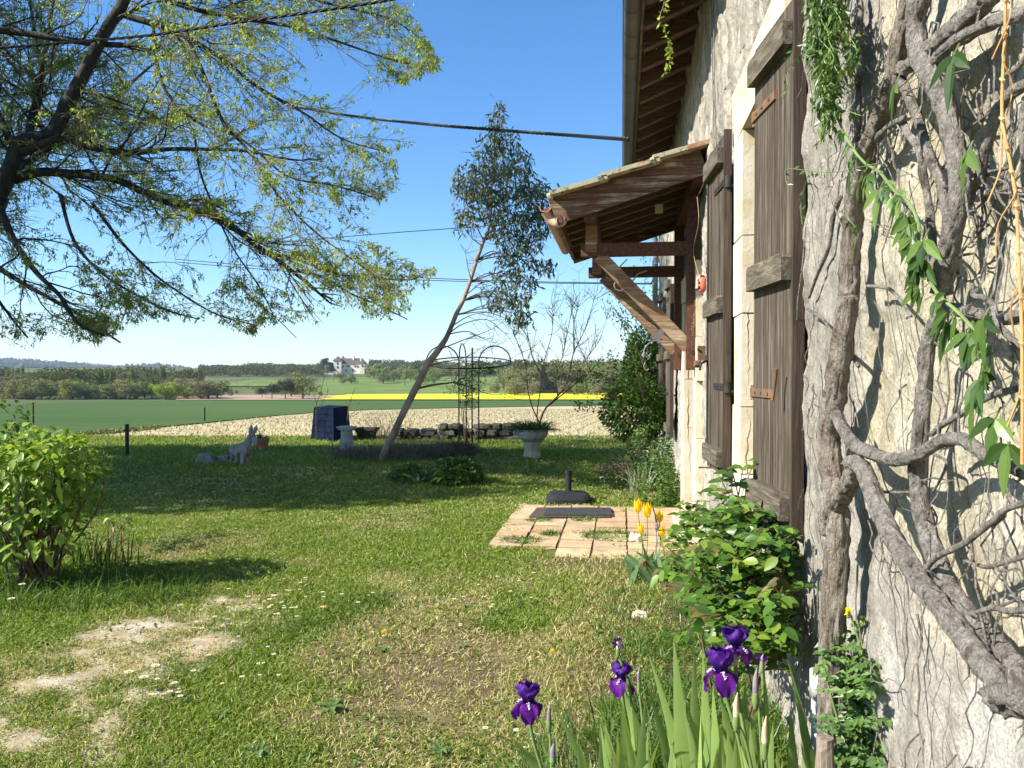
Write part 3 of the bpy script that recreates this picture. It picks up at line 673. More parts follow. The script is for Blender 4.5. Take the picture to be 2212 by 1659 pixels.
# porch roof on two brackets
def porch():
    ya, yb = 6.42, 8.72; X1, X0 = WX - .02, -.55
    zr = lambda X: 2.93 + (X + .55) * .31          # top of rafters
    tie = MB(); 
    rootm = MB()
    # tiles : overlapping channel tiles laid in rows down the slope
    tm = MB(); y = ya - .10; k = 0
    while y < yb + .08:
        for j in range(3):
            xa = -.57 + .415 * j; lift = .03 + .0 * j
            th = np.linspace(-.15, PI + .15, 9)
            for off, sg, w in ((0, 1, .085), (.115, -1, .075)):
                A, B = [], []
                for q in th:
                    hh = sg * .05 * math.sin(q) + (.05 if sg < 0 else .02) + .01
                    A.append((xa, y + .06 + off + w * math.cos(q), zr(xa) + lift + hh + .018)); B.append((xa + .47, y + .06 + off + w * .85 * math.cos(q), zr(xa + .47) + lift + hh * .9 - .004))
                n9 = len(A); V = np.array(A + B); V2 = V + (0, 0, -.014); i = np.arange(n9 - 1)
                F = np.stack([i, i + 1, i + n9 + 1, i + n9], 1); tm.add(np.concatenate([V, V2]), F, (F + 2 * n9)[:, ::-1], np.stack([i, i + 2 * n9, i + 2 * n9 + 1, i + 1], 1),
                    [(0, n9, 3 * n9, 2 * n9), (n9 - 1, 3 * n9 - 1, 4 * n9 - 1, 2 * n9 - 1)])
        y += .225
    # verge: edge tiles seen from the side, each lapping the next
    for j in range(3):
        xa = -.59 + .415 * j
        tm.bar((xa, ya - .055, zr(xa) + .075 + .012), (xa + .47, ya - .055, zr(xa + .47) + .058), .19, .035)
        tm.tube([(xa - .012, ya - .13, zr(xa) + .06), (xa + .02, ya - .14, zr(xa) + .066)], .03, 8)
    pr = tm.build('porch_roof', M['roof_tile'], house)
    f = MB(); f.bar((-.57, ya - .02, zr(-.57) - .05), (WX - .03, ya - .02, zr(WX - .03) - .05), .03, .22); f.build('fascia', M['porch_fascia'], pr)
    f = MB(); f.bar((-.57, yb + .02, zr(-.57) - .05), (WX - .03, yb + .02, zr(WX - .03) - .05), .03, .22); f.build('fascia', M['porch_fascia'], pr)
    f = MB(); f.bar((-.545, ya, zr(-.55) - .05), (-.545, yb, zr(-.55) - .05), .03, .14); f.build('eaves_board', M['porch_fascia'], pr)
    b = MB(); x = -.53
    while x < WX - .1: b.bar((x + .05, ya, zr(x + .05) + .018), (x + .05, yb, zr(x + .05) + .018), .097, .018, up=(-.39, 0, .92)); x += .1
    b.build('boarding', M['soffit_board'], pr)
    for y in np.linspace(ya + .25, yb - .2, 6):
        r = MB(); r.bar((-.53, y, zr(-.53) - .035), (WX - .02, y, zr(WX - .02) - .035), .07, .08); r.build('rafter', M['rafter'], pr)
    for x, z in ((-.27, zr(-.27) - .125), (WX - .06, zr(WX - .06) - .135)):
        r = MB(); r.bar((x, ya + .02, z), (x, yb - .02, z), .10, .12); r.build('purlin', M['porch_wood'], pr)
    for y in (6.86, 8.42):
        q = MB(); q.bar((WX - .075, y, 1.56), (WX - .075, y, 3.10), .105, .10, up=(1, 0, 0)); q.build('post', M['porch_wood'], pr)
        q = MB(); q.bar((-.36, y + .0, 2.62), (WX - .125, y, 2.62), .095, .11); q.build('tie_beam', M['porch_wood'], pr)
        q = MB(); q.bar((-.27, y, 2.60), (-.27, y, zr(-.27) - .13), .11, .10, up=(1, 0, 0)); q.build('king_post', M['porch_strut'], pr)
        q = MB(); q.bar((-.20, y, 2.57), (WX - .11, y, 1.76), .085, .11); q.build('strut', M['porch_strut'], pr)
        for z in (1.72, 2.62):
            q = MB(); q.tube([(WX - .075, y - .062, z), (WX - .075, y - .05, z)], .018, 6); q.build('bolt', M['iron'], pr)
    # sand coloured gutter of the porch
    g = MB(); r = .055; th = np.linspace(PI, 2 * PI, 9); V = []
    ysx = [ya - .02, yb + .03]
    for y in ysx: V += [(-.635 + r * math.cos(a), y, 2.93 + r * math.sin(a)) for a in th] + [(-.635 + (r - .005) * math.cos(a), y, 2.93 + (r - .005) * math.sin(a)) for a in th[::-1]]
    i = np.arange(17); g.add(V, np.stack([i, i + 1, i + 19, i + 18], 1), [list(range(18))[::-1]])
    g.bar((-.585, ya - .02, 2.965), (-.585, yb, 2.965), .01, .09); gg = g.build('gutter', M['pvc_sand'], pr)
    g = MB(); g.tube([(-.635, ya + .02, 2.90), (-.60, ya + .06, 2.84), (-.545, ya + .04, 2.80), (-.50, ya - .02, 2.80)], [.045, .045, .045, .045], 14, cap=False, res=4); g.tube([(-.51, ya - .028, 2.80), (-.5, ya - .0, 2.80)], .047, 14)
    g.build('spout', M['pvc_sand'], pr, smooth=True)
    g = MB(); g.tube([(-.503, ya - .033, 2.80), (-.502, ya - .029, 2.80)], .040, 14); g.build('spout_mouth', M['black'], pr)
    b = MB(); b.box((WX - .35, 7.1, 3.02), (.07, .03, .075)); b.box((WX - .35, 7.083, 3.02), (.04, .01, .03)); b.build('junction_box', M['box_plastic'], pr)
    return pr
pr = porch()

# cables fixed to the wall
def wcurve(px, X, r, m, name, parent, n=6, res=4):
    c = MB(); c.tube([W(x, y, X) for x, y in px], r, n, res=res); return c.build(name, M[m], parent, smooth=True)
for dx in (0, 4): wcurve([(1537 + dx, -90), (1538 + dx, 60), (1540 + dx, 200), (1543 + dx, 335)], .645, .004, 'grey_cable', 'electric_cable', house)
wcurve([(1541, 335), (1530, 370), (1512, 415), (1497, 432)], .62, .004, 'grey_cable', 'electric_cable', house)
# ================================================================== climbers on the wall
def seg_noise(p, amp, seed):
    q = np.array(p, float)
    for k in range(1, len(q) - 1): q[k] += [0, amp * (2 * vnoise(k * 1.7, seed) - 1), amp * (2 * vnoise(seed, k * 1.3) - 1)]
    return q
def vine(mb, px, w0, w1, X=.60, seed=0, n=12, rough=.22, res=7, dx=0.):
    """px: photo points, w0/w1: widths in photo pixels at the ends"""
    p = [W(x, y, X + dx * k / len(px)) for k, (x, y) in enumerate(px)]
    r = [(w0 + (w1 - w0) * k / (len(px) - 1)) / 2 / FPX * float(np.dot(q - CAMP, Fv)) for k, q in enumerate(p)]
    mb.tube(p, r, n, rough=rough, res=res, seed=seed)
S4 = [(1641.6 + .4946 * 1, .4946)]
def c4(*a): return [(1641.6 + .4946 * x, .4946 * y) for x, y in a]
def r1(*a): return [(1641.6 + .5574 * x, 734 + .5574 * y) for x, y in a]
wis = thing('wisteria', 'gnarled old brown wisteria trunks and bare branches climbing the stone wall', 'climbing plant', (.6, 1.8, 0))
b = MB()
vine(b, [(1796, 1720), (1795, 1560), (1797, 1400), (1803, 1250), (1812, 1130), (1800, 1040), (1790, 950), (1801, 870), (1815, 780), (1834, 640)], 58, 44, .585, 1, 30, .22, 14)
vine(b, [(1834, 640), (1836, 560), (1842, 470), (1864, 346), (1900, 262), (1925, 200), (1950, 74), (1968, -10), (1975, -80)], 44, 44, .60, 2, 26, .22, 14)
vine(b, r1((262, 740), (275, 680), (305, 620), (345, 560), (368, 505), (385, 478)), 46, 36, .575, 3, 24, .22, 12)
b.build('trunk', M['bark_vine_brown'], wis, smooth=True)
V = [  # points, w0, w1, X, seed
    (c4((690, -80), (690, 0), (678, 120), (700, 250), (760, 360), (810, 480), (850, 640), (872, 800), (860, 930), (820, 1100), (790, 1280)), 42, 44, .585, 5),
    (r1((700, -110), (655, 0), (640, 150), (620, 400), (612, 560), (640, 720), (690, 860), (760, 1000), (860, 1120), (960, 1230), (1060, 1330)), 30, 50, .60, 6),
    (r1((345, 480), (385, 480), (430, 570), (480, 700), (560, 840), (650, 970), (760, 1120), (880, 1270), (980, 1370), (1080, 1440)), 32, 60, .565, 7),
    (r1((295, 290), (350, 390), (430, 440), (530, 465), (620, 440), (700, 395), (780, 385), (850, 430), (920, 470), (1060, 530)), 28, 30, .57, 8),
    (c4((600, 130), (582, 220), (585, 300), (640, 400), (690, 520), (740, 680), (790, 800), (815, 930), (818, 1050)), 24, 20, .60, 9),
    (c4((615, 300), (660, 285), (720, 230), (800, 165), (870, 110), (950, 40), (1010, -30)), 30, 52, .60, 10),
    (c4((720, 300), (760, 270), (830, 200), (950, 130), (1050, 85), (1160, 60)), 22, 34, .59, 11),
    (c4((620, 520), (560, 555), (500, 610), (460, 650), (425, 690)), 16, 12, .60, 12),
    (c4((620, 520), (650, 590), (690, 640), (710, 730), (725, 830), (745, 950), (755, 1080), (750, 1230)), 14, 18, .61, 13),
    (c4((1180, 360), (1110, 400), (1040, 480), (1000, 600), (975, 700), (950, 790), (900, 870), (860, 960)), 30, 16, .62, 14),
    (c4((780, 1350), (840, 1350), (900, 1360), (1020, 1385), (1100, 1390), (1180, 1380)), 26, 30, .60, 15),
    (c4((925, 1240), (935, 1290), (980, 1300), (1015, 1330), (1040, 1410), (1080, 1460), (1140, 1520)), 10, 16, .575, 16),
    (r1((625, 930), (650, 880), (690, 840), (740, 815), (800, 785), (850, 745), (900, 705), (950, 660), (1000, 640), (1050, 625)), 12, 15, .57, 17),
    (r1((780, 850), (830, 868), (880, 880), (940, 865), (1040, 835)), 7, 12, .59, 18),
    (r1((840, 1058), (900, 1040), (960, 1050), (1040, 1045)), 10, 16, .58, 19),
    (r1((660, 368), (700, 335), (740, 310), (800, 275), (850, 240), (920, 210), (1040, 178)), 12, 16, .585, 20),
    (c4((1000, 980), (900, 1080), (850, 1160)), 5, 3, .64, 21), (c4((960, 820), (1040, 840), (1160, 850)), 7, 5, .63, 22),
    (c4((750, 740), (820, 745), (900, 770), (960, 760), (1100, 730)), 8, 8, .63, 23), (c4((860, 600), (940, 540), (1010, 490)), 6, 5, .64, 24),
    (c4((210, 1350), (280, 1400), (330, 1480), (390, 1530), (430, 1600)), 7, 9, .62, 25), (c4((470, 1250), (560, 1260), (620, 1320), (660, 1380)), 8, 7, .62, 26),
    (c4((350, 860), (320, 950), (300, 1080), (250, 1200), (215, 1300)), 12, 6, .63, 27),
    (c4((430, 380), (440, 280), (435, 180), (440, 60), (430, -40)), 12, 14, .635, 28), (c4((425, 620), (428, 520), (430, 420), (425, 330)), 14, 12, .635, 29),
    (c4((600, 330), (560, 380), (500, 430), (450, 470)), 8, 4, .62, 30), (c4((600, 420), (540, 470), (480, 520)), 5, 3, .63, 31),
    (r1((640, 430), (720, 470), (700, 540), (670, 590)), 7, 5, .62, 32), (r1((470, 590), (540, 592), (585, 590)), 7, 6, .61, 33),
    (c4((700, 60), (640, 140), (600, 240)), 16, 12, .61, 34), (c4((1180, 230), (1120, 300), (1060, 330)), 14, 8, .63, 35), (c4((1170, 440), (1150, 560), (1160, 700)), 22, 18, .63, 36)]
for p, w0, w1, X, sd in V:
    bm_ = MB(); vine(bm_, p, w0, w1, X, sd, 26 if w0 > 20 else 12, .2, 12 if w0 > 20 else 8); bm_.build('branch', M['bark_vine'], wis, smooth=True)
st_ = MB(); st_.tube([W(2144, 1512, .56), W(2152, 1508, .56), W(2180, 1500, .57), W(2240, 1490, .58)], [.012, .024, .034, .036], 24, rough=.3, res=8, seed=4); st_.build('stump', M['bark_vine'], wis, smooth=True)
# fine bare shoots and aerial roots clinging to the wall
tw = MB()
for k in range(150):
    y = rg.uniform(1.35, 2.85) if k % 5 else rg.uniform(1.35, 5.0); z = rg.uniform(.35, 3.1) if k % 5 else rg.uniform(1.2, 4.3)
    if 3.38 < y < 4.7 and z > .9 and z < 3.0: continue
    if 2.85 < y < 3.4 and .9 < z < 3: continue
    a = rg.normal(-PI / 2, .45) if k % 4 else rg.uniform(-PI, 0); L = rg.uniform(.12, .6); n = 7; pts = []; q = np.array((y, z)); 
    for i in range(n): 
        pts.append((WX - .035 - rg.uniform(0, .02), q[0], q[1])); a += rg.normal(0, .28); q = q + L / n * np.array((math.cos(a) * .8, math.sin(a)))
    r = rg.uniform(.0009, .0030); tw.tube(pts, np.linspace(r, r * .5, n), 4, cap=False, res=2)
for p, w0, w1, X, sd in V[:20]:      # shoots off the branches
    for k in range(9):
        i = rg.integers(0, len(p) - 1); f = rg.uniform(); x = p[i][0] * (1 - f) + p[i + 1][0] * f; y = p[i][1] * (1 - f) + p[i + 1][1] * f
        o_ = W(x, y, X); a = rg.uniform(0, 2 * PI); L = rg.uniform(.03, .22); pts = [o_]
        for i in range(5): a += rg.normal(0, .35); pts.append(np.clip(pts[-1] + L / 5 * np.array((rg.uniform(-.2, .35), math.cos(a), math.sin(a))), -9, [WX - .03, 9, 9]))
        tw.tube(pts, np.linspace(.0028, .0008, 6), 4, cap=False)
tag(tw.build('shoots', M['bark_vine'], wis), kind='stuff')

# hanging dry orange stem in front of the wall
ds = MB(); px = [(2173, -60), (2172, 0), (2171, 74), (2166, 173), (2165, 257), (2176, 320), (2186, 371), (2196, 445), (2200, 544), (2205, 643), (2208, 742), (2209, 860), (2208, 1003)]
ds.tube([W(x, y, .52) for x, y in px], .0022, 8, rough=.12, res=4, seed=3)
for k in range(1, 12): ds.tube([W(px[k][0] - 4, px[k][1] - 3, .52), W(px[k][0] + 3, px[k][1] + 3, .518)], .0026, 6)
for k in range(6):
    q = W(px[k * 2][0], px[k * 2][1] + 20, .52); a = [q + np.array((rg.normal(0, .004), rg.normal(0, .009), -.012 * i)) * (i + .1) / 2 for i in range(5)]; ds.tube(a, .0012, 4, res=3)
o = ds.build('dry_climber_stem', M['stem_dry'], loc=W(2208, 1003, .52)); tag(o, 'long smooth dry orange stem hanging at the right edge of the wall', 'climber stem')

# passion flower: trailing chain of fingered leaves
def fingered(mb, c, out, size, k=5, mi=0):
    out = unit(out); nrm = unit(np.array((-1., rg.uniform(-.5, .3), rg.uniform(-.2, .6)))); sd = unit(np.cross(out, nrm))
    for a in np.linspace(-1.05, 1.05, k):
        d = out * math.cos(a) + sd * math.sin(a); leaves(mb, [c], [d], [nrm], size * (1 - .25 * abs(a)) * rg.uniform(.7, 1.15), size * .32, True, .3, .25, mi=mi)
pas = thing('passion_vine', 'green trailing vine with fingered leaves hanging diagonally across the wall', 'climbing plant', W(1900, 400, .55))
ch = [(1770, -60), (1785, 30), (1782, 120), (1790, 200), (1812, 262), (1842, 320), (1868, 352), (1900, 372), (1932, 412), (1965, 440), (1985, 490), (1984, 545), (2005, 600), (2030, 640), (2062, 668), (2098, 705), (2130, 740), (2142, 790), (2120, 830)]
sm = MB(); cp, cr = spline([W(x, y, .54) for x, y in ch], np.full(len(ch), .003), 5); sm.tube(cp, cr, 6)
lm = MB()
for i in range(16, len(cp), 3):
    q = cp[i] + rg.normal(0, .006, 3); sm.tube([cp[i], q + (-.01, -.01, -.01)], .0012, 4)
    fingered(lm, q + (-.012, -.005, -.006), np.array((rg.uniform(-.4, .1), rg.normal(0, .6), rg.uniform(-1.1, -.25))), rg.uniform(.035, .058), int(rg.choice([3, 5])))
for x, y in ((2178, 960), (2150, 905), (2105, 860), (2090, 330), (2060, 120), (1935, 180), (2125, 690), (1857, 395), (1838, 360), (1960, 470), (1995, 520), (1990, 560), (2050, 700), (2090, 720), (1900, 410), (1985, 575)):
    q = W(x, y, .53); sm.tube([W(x + 12, y - 26, .56), q], .0015, 4, res=1); fingered(lm, q, np.array((-.1, rg.normal(0, .3), -1.)), .07, 3)
# the dense fresh curtain of small leaves above the near shutter
for k in range(36):
    x0 = rg.normal(1778, 24); y0 = rg.uniform(-90, 60); L = rg.uniform(90, 330) * max(.2, 1 - abs(x0 - 1782) / 60); pts = []
    x = x0; y = y0; X = rg.uniform(.46, .6)
    while y < y0 + L: pts.append(W(x, y, X)); x += rg.normal(.8, 6); y += 18
    if len(pts) < 3: continue
    sm.tube(pts, .0011, 4, res=2); cpp, _ = spline(pts, np.zeros(len(pts)), 3); m = len(cpp)
    for rep in range(3):
        q = cpp + rg.normal(0, .006, cpp.shape); d = rg.normal(size=(m, 3)) * (.6, .9, .5) + (0, 0, -.8)
        leaves(lm, q, d, rdirs(m) + (-1.2, 0, .6), rg.uniform(.014, .032, m), rg.uniform(.007, .012, m), False, .25, .2)
for px in ([(1755, 100), (1700, 150), (1702, 190), (1690, 215)], [(1760, 60), (1712, 110), (1700, 150)], [(1900, 352), (1800, 372), (1740, 368), (1698, 366), (1700, 400)], [(1800, 270), (1820, 240), (1860, 250)], [(1745, 380), (1730, 440), (1735, 500)], [(1830, 470), (1850, 500), (1840, 560)]):
    pts = [W(x, y, .52) for x, y in px]; sm.tube(pts, .001, 4, res=4)
    cpp, _ = spline(pts, np.zeros(len(pts)), 4); m = len(cpp); leaves(lm, cpp, rg.normal(size=(m, 3)) + (0, 0, -1), rdirs(m) + (-1, 0, 0), .022, .009, False)
sm.build('stem', M['stem_green'], pas); lm.build('leaves', M['leaf_passion'], pas)

# strand hanging from the eaves
e = thing('hanging_vine_strand', 'short leafy vine strand dangling from the dark gutter', 'climbing plant', P(1438, 0, 5.6))
sm, lm = MB(), MB(); pts = [P(x, y, 5.6) for x, y in ((1432, -40), (1436, 0), (1425, 42), (1438, 70), (1446, 100), (1448, 130), (1436, 158))]
sm.tube(pts, .004, 5, res=3); cpp, _ = spline(pts, np.zeros(len(pts)), 6); m = len(cpp)
for rep in range(2): leaves(lm, cpp, rg.normal(size=(m, 3)) + (0, 0, -.4), rdirs(m, 1), rg.uniform(.03, .06, m), .022)
sm.build('stem', M['stem_brown'], e); lm.build('leaves', M['leaf_maple'], e)

# ladybird ornament, hooks, scroll ornament
o = W(1517, 615, .56); lb = thing('ladybird_ornament', 'small red ladybird ornament with black spots hung beside the porch post', 'ornament', o)
m_ = MB(); V0 = []
m_.rock(o, (.055, .075, .11), 2, 10, .04); m_.build('body', M['ladybird'], lb, smooth=True)
m_ = MB()
for dy, dz in ((-.024, .01), (-.01, -.024), (-.026, -.02), (.0, .03)): m_.rock(o + (-.024, dy, dz), (.014, .022, .022), 1, 6, 0.)
m_.build('spot', M['ink'], lb); m_ = MB(); m_.rock(o + (0, .0, .052), (.035, .04, .03), 4, 7, .05); m_.build('head', M['ink'], lb)
for px in ([(1503, 432), (1507, 480), (1497, 540), (1500, 575), (1512, 600)], [(1508, 650), (1500, 690), (1492, 735), (1485, 760), (1500, 720)]):
    pass
m_ = MB(); m_.tube([W(x, y, .60) for x, y in ((1506, 425), (1509, 480), (1498, 540), (1508, 590), (1514, 602))], .0016, 5, res=5); m_.tube([W(x, y, .6) for x, y in ((1510, 640), (1500, 680), (1498, 712), (1490, 745), (1488, 770))], .0016, 5, res=5)
for k in range(14):
    f = rg.uniform(630, 760); q = W(1503 - (f - 640) * .12, f, .6); m_.tube([q, q + rg.normal(0, .022, 3) * (.3, 1, 1)], .001, 4)
tag(m_.build('bare_tendril', M['papery'], loc=W(1506, 425, .6)), 'thin pale bare tendril running down the porch post', 'tendril')
def hook(px, t, name, label):
    m = MB(); m.tube([P(x, y, t) for x, y in px], .006, 6, res=6); return tag(m.build(name, M['iron_grey'], loc=P(*px[0], t), smooth=True), label, 'hook')
hook([(1397, 585), (1378, 592), (1368, 606), (1350, 622), (1340, 628), (1330, 624), (1327, 614), (1334, 608), (1344, 610)], 6.85, 'iron_hook', 'long thin iron hook hanging under the near end of the porch')
hook([(1355, 560), (1340, 575), (1326, 592), (1318, 600), (1310, 598), (1312, 590)], 6.9, 'iron_hook', 'short iron hook under the porch gutter side, left of the long hook')
hook([(1400, 650), (1385, 662), (1370, 672), (1362, 680), (1352, 676), (1351, 668), (1357, 664)], 8.4, 'iron_hook', 'small dark iron hook below the far porch bracket')
o = P(1430, 735, 7.4); orn = thing('scroll_bracket', 'grey metal hanging bracket with scrolls and a hummingbird shape', 'bracket', o)
m_ = MB()
for px in ([(1407, 763), (1399, 770), (1391, 766), (1393, 752), (1405, 740), (1425, 734), (1450, 736), (1475, 748)], [(1437, 700), (1440, 720), (1452, 730), (1468, 735), (1480, 745), (1484, 752), (1478, 758), (1472, 752), (1476, 746)], [(1452, 738), (1456, 730), (1462, 734), (1460, 742), (1454, 742)], [(1420, 712), (1412, 704), (1402, 706)], [(1402, 797), (1396, 800), (1391, 792), (1394, 782)]):
    m_.tube([P(x, y, 7.4) for x, y in px], .006, 6, res=5)
m_.build('scroll', M['iron_grey'], orn, smooth=True)
m_ = MB(); bird = [(1404, 727), (1412, 720), (1420, 722), (1424, 712), (1432, 704), (1436, 698), (1436, 712), (1432, 724), (1426, 734), (1418, 738), (1411, 734)]
A = np.array([P(x, y, 7.39) for x, y in bird]); B = np.array([P(x, y, 7.41) for x, y in bird]); n = len(bird); m_.add(np.concatenate([A, B]), [list(range(n))], [list(range(n, 2 * n))[::-1]], [(i, (i + 1) % n, (i + 1) % n + n, i + n) for i in range(n)])
m_.build('bird', M['iron_grey'], orn)

# drain pipe end and a stub of wood at the wall foot
q = W(1772, 1470, .60); m_ = MB(); m_.tube([q + (0, 0, -.7), q + (0, 0, -.02)], .026, 16); m_.tube([q + (0, 0, -.05), q + (0, 0, .03)], .031, 16)
tag(m_.build('drain_pipe', M['pvc_white'], loc=q + (0, 0, -.7), smooth=True), 'pale grey plastic drain pipe end at the foot of the wall', 'pipe')
q = P(1782, 1592, 2.0); m_ = MB(); m_.tube([q + (0, .0, -.5), q + (.0, .0, -.1), q + (.0, 0, 0)], [.03, .026, .022], 10, rough=.2, res=4); tag(m_.build('wooden_stub', M['wood_grey'], loc=q + (0, 0, -.5)), 'short weathered wooden stub below the drain pipe', 'stake')

# ================================================================== overhead cables
def cable(px, t0, t1, r, label, twist=False, name='power_cable'):
    n = len(px); pts = [P(x, y, t0 + (t1 - t0) * k / (n - 1)) for k, (x, y) in enumerate(px)]; pts, _ = spline(pts, np.zeros(n), 10); m = MB()
    if twist:
        L = np.concatenate([[0], np.cumsum(np.linalg.norm(np.diff(pts, axis=0), axis=1))]); k = max(60, int(L[-1] / .03)); s = np.linspace(0, L[-1], k)
        Q = np.stack([np.interp(s, L, pts[:, i]) for i in range(3)], 1)
        for ph in (0, 2.1, 4.2):
            m.tube(Q + np.stack([0 * s, r * np.sin(s * 22 + ph), r * np.cos(s * 22 + ph)], 1) * 1.1, r, 5)
    else: m.tube(pts, r, 5)
    return tag(m.build(name, M['cable'], loc=pts[-1]), label, 'cable', 'overhead cables')
cable([(-60, 108), (146, 92), (325, 76), (488, 52), (814, 5), (930, -22)], 7.5, 7.0, .007, 'twisted black cable crossing in front of the tree crown at the top', True)
cable([(640, 232), (778, 253), (940, 270), (1200, 290), (1358, 301)], 16, 9.2, .013, 'thick twisted black cable running from the tree to the gutter', True)
cable([(560, 528), (700, 515), (860, 502), (985, 493), (1120, 482)], 34, 30, .018, 'single thin cable rising behind the leaning tree')
cable([(380, 560), (620, 580), (870, 598), (1100, 607), (1310, 611), (1420, 612)], 38, 30, .018, 'lower thin cable, upper wire of the close pair')
cable([(380, 566), (620, 586), (870, 603), (1100, 610), (1310, 613), (1420, 614)], 38.2, 30.2, .018, 'lower thin cable, lower wire of the close pair')
# ================================================================== paving and things on it
pm = MB(); t_ = .30; y = PATIO[2]; rowi = 0
while y < PATIO[3] - .05:
    x = PATIO[0] + (0 if rowi % 2 == 0 else 0.0); 
    while x < PATIO[1] - .02:
        w = min(t_, PATIO[1] - x); 
        if not (y < 6.5 and x < -.7) and not (y < 6.5 and x > .3):
            tz = rg.normal(0, .002); pm.box((x + w / 2, y + t_ / 2, .018 + tz), (w - .018, t_ - .022, .05), jit=.003)
        x += t_
    y += t_; rowi += 1
pav = pm.build('paving', M['paving_tile']); tag(pav, kind='structure')
jb = MB(); jb.box(((PATIO[0] + PATIO[1]) / 2, (PATIO[2] + PATIO[3] + .3) / 2, .009), (PATIO[1] - PATIO[0] - .04, PATIO[3] - PATIO[2] - .36, .05)); tag(jb.build('paving_bed', M['soil']), kind='structure')
def mat_thing(px, t, name, m, label, h0, th):
    c = np.array([G(x, y) for x, y in px]) * ((HZ - h0) / HZ); c[:, 2] = h0; r = MB(); d = c + (0, 0, th)
    r.add(np.concatenate([c, d]), [(3, 2, 1, 0), (4, 5, 6, 7)], [(0, 1, 5, 4), (1, 2, 6, 5), (2, 3, 7, 6), (3, 0, 4, 7)])
    return tag(r.build(name, M[m], loc=c[0]), label, 'doormat')
mat_thing([(1143, 1118), (1318, 1118), (1320, 1098), (1160, 1098)], 0, 'doormat', 'coir', 'worn brown doormat lying under the black mat', .048, .010)
mm = mat_thing([(1175, 1113.5), (1322, 1114), (1318, 1098.5), (1182, 1098.5)], 0, 'doormat', 'rubber', 'black ribbed rubber doormat on top of the brown mat', .059, .010)
c0 = G(1228, 1088); um = thing('parasol_base', 'black weighted parasol base with an empty pole tube on the grass', 'parasol base', c0)
m_ = MB()
nn = 40; a = np.arange(nn) * 2 * PI / nn; rad = .255 / (np.abs(np.cos(a)) ** 5 + np.abs(np.sin(a)) ** 5) ** (1 / 5)
rings = [(1.0, 0.0), (1.02, .04), (1.0, .075), (.95, .085), (.92, .10), (.80, .118), (.45, .128), (.25, .135), (.17, .14)]
V = np.concatenate([np.stack([rad * k * np.cos(a + .1), rad * k * np.sin(a + .1), 0 * a + z], 1) for k, z in rings]) + c0 + (0, 0, .01)
i = np.arange(len(rings) - 1)[:, None] * nn; j = np.arange(nn)[None]; k = (j + 1) % nn
m_.add(V, np.stack([i + j, i + k, i + nn + k, i + nn + j], 2).reshape(-1, 4), [list(range((len(rings) - 1) * nn, len(rings) * nn))]); m_.build('base', M['black_plastic'], um)
m_ = MB(); m_.lathe([(.042, .12), (.042, .16), (.035, .165), (.035, .34), (.039, .345), (.039, .39), (.033, .395), (.03, .32)], c0, 20); m_.build('pole_tube', M['black_plastic'], um, smooth=False)
m_ = MB(); m_.tube([c0 + (.025, -.0, .27), c0 + (.06, -.0, .27)], .012, 10); m_.build('knob', M['black_plastic'], um)

# ================================================================== garden ornaments
def local_thing(x, y, **k): return G(x, y)
c0 = G(275, 990); po = MB(); po.tube([c0 - (0, 0, .05), c0 + (0, 0, .60)], .033, 12); po.tube([c0 + (0, 0, .595), c0 + (0, 0, .61)], .037, 12); po.box(c0 + (-.04, 0, .50), (.03, .03, .04))
tag(po.build('short_post', M['iron'], loc=c0), 'short black post standing at the edge of the shaded lawn', 'post')
for (x, yb, yt, lb) in ((72, 925, 871, 'tall thin green stake in the field behind the lime green shrub'), (442, 912, 882, 'thin green stake in the field between the post and the donkey'), (1374, 872, 858, 'tiny stake far off in the field near the house')):
    b0 = GT(x, yb); t0 = float(np.dot(b0 - CAMP, Fv)); h = (yb - yt) / FPX * t0; m_ = MB(); m_.tube([b0 - (0, 0, .1), b0 + (0, 0, h)], .0011 * t0, 6); m_.tube([b0 + (-.03, 0, h), b0 + (.03, 0, h + .01)], .0011 * t0, 6)
    tag(m_.build('field_stake', M['stake'], loc=b0), lb, 'stake')
for (x, y, w, h, lb, sd) in ((443, 1006, .34, .20, 'rough grey stone, left one of the pair beside the donkey', 2), (471, 1004, .32, .15, 'rough grey stone nearest the donkey legs', 5), (575, 985, .5, .06, 'flat stone slab lying in front of the terracotta pot', 8), (660, 975, .75, .06, 'long flat stone half buried before the compost bin', 9),
    (1385, 1345, .11, .07, 'pale rough stone at the edge of the flower bed', 3), (1372, 1180, .10, .12, 'pale stone beside the tulips', 6), (1230, 962, .16, .06, 'small pale stone in grass right of the urn', 7)):
    c0 = G(x, y); m_ = MB(); m_.rock(c0 + (0, w * .15, h * .4), (w, w * .6, h * 1.2), sd, 12, .35)
    tag(m_.build('stone', M['rubble' if x < 1100 or x == 1230 else 'stone_pale'], loc=c0), lb, 'stone', 'loose stones')

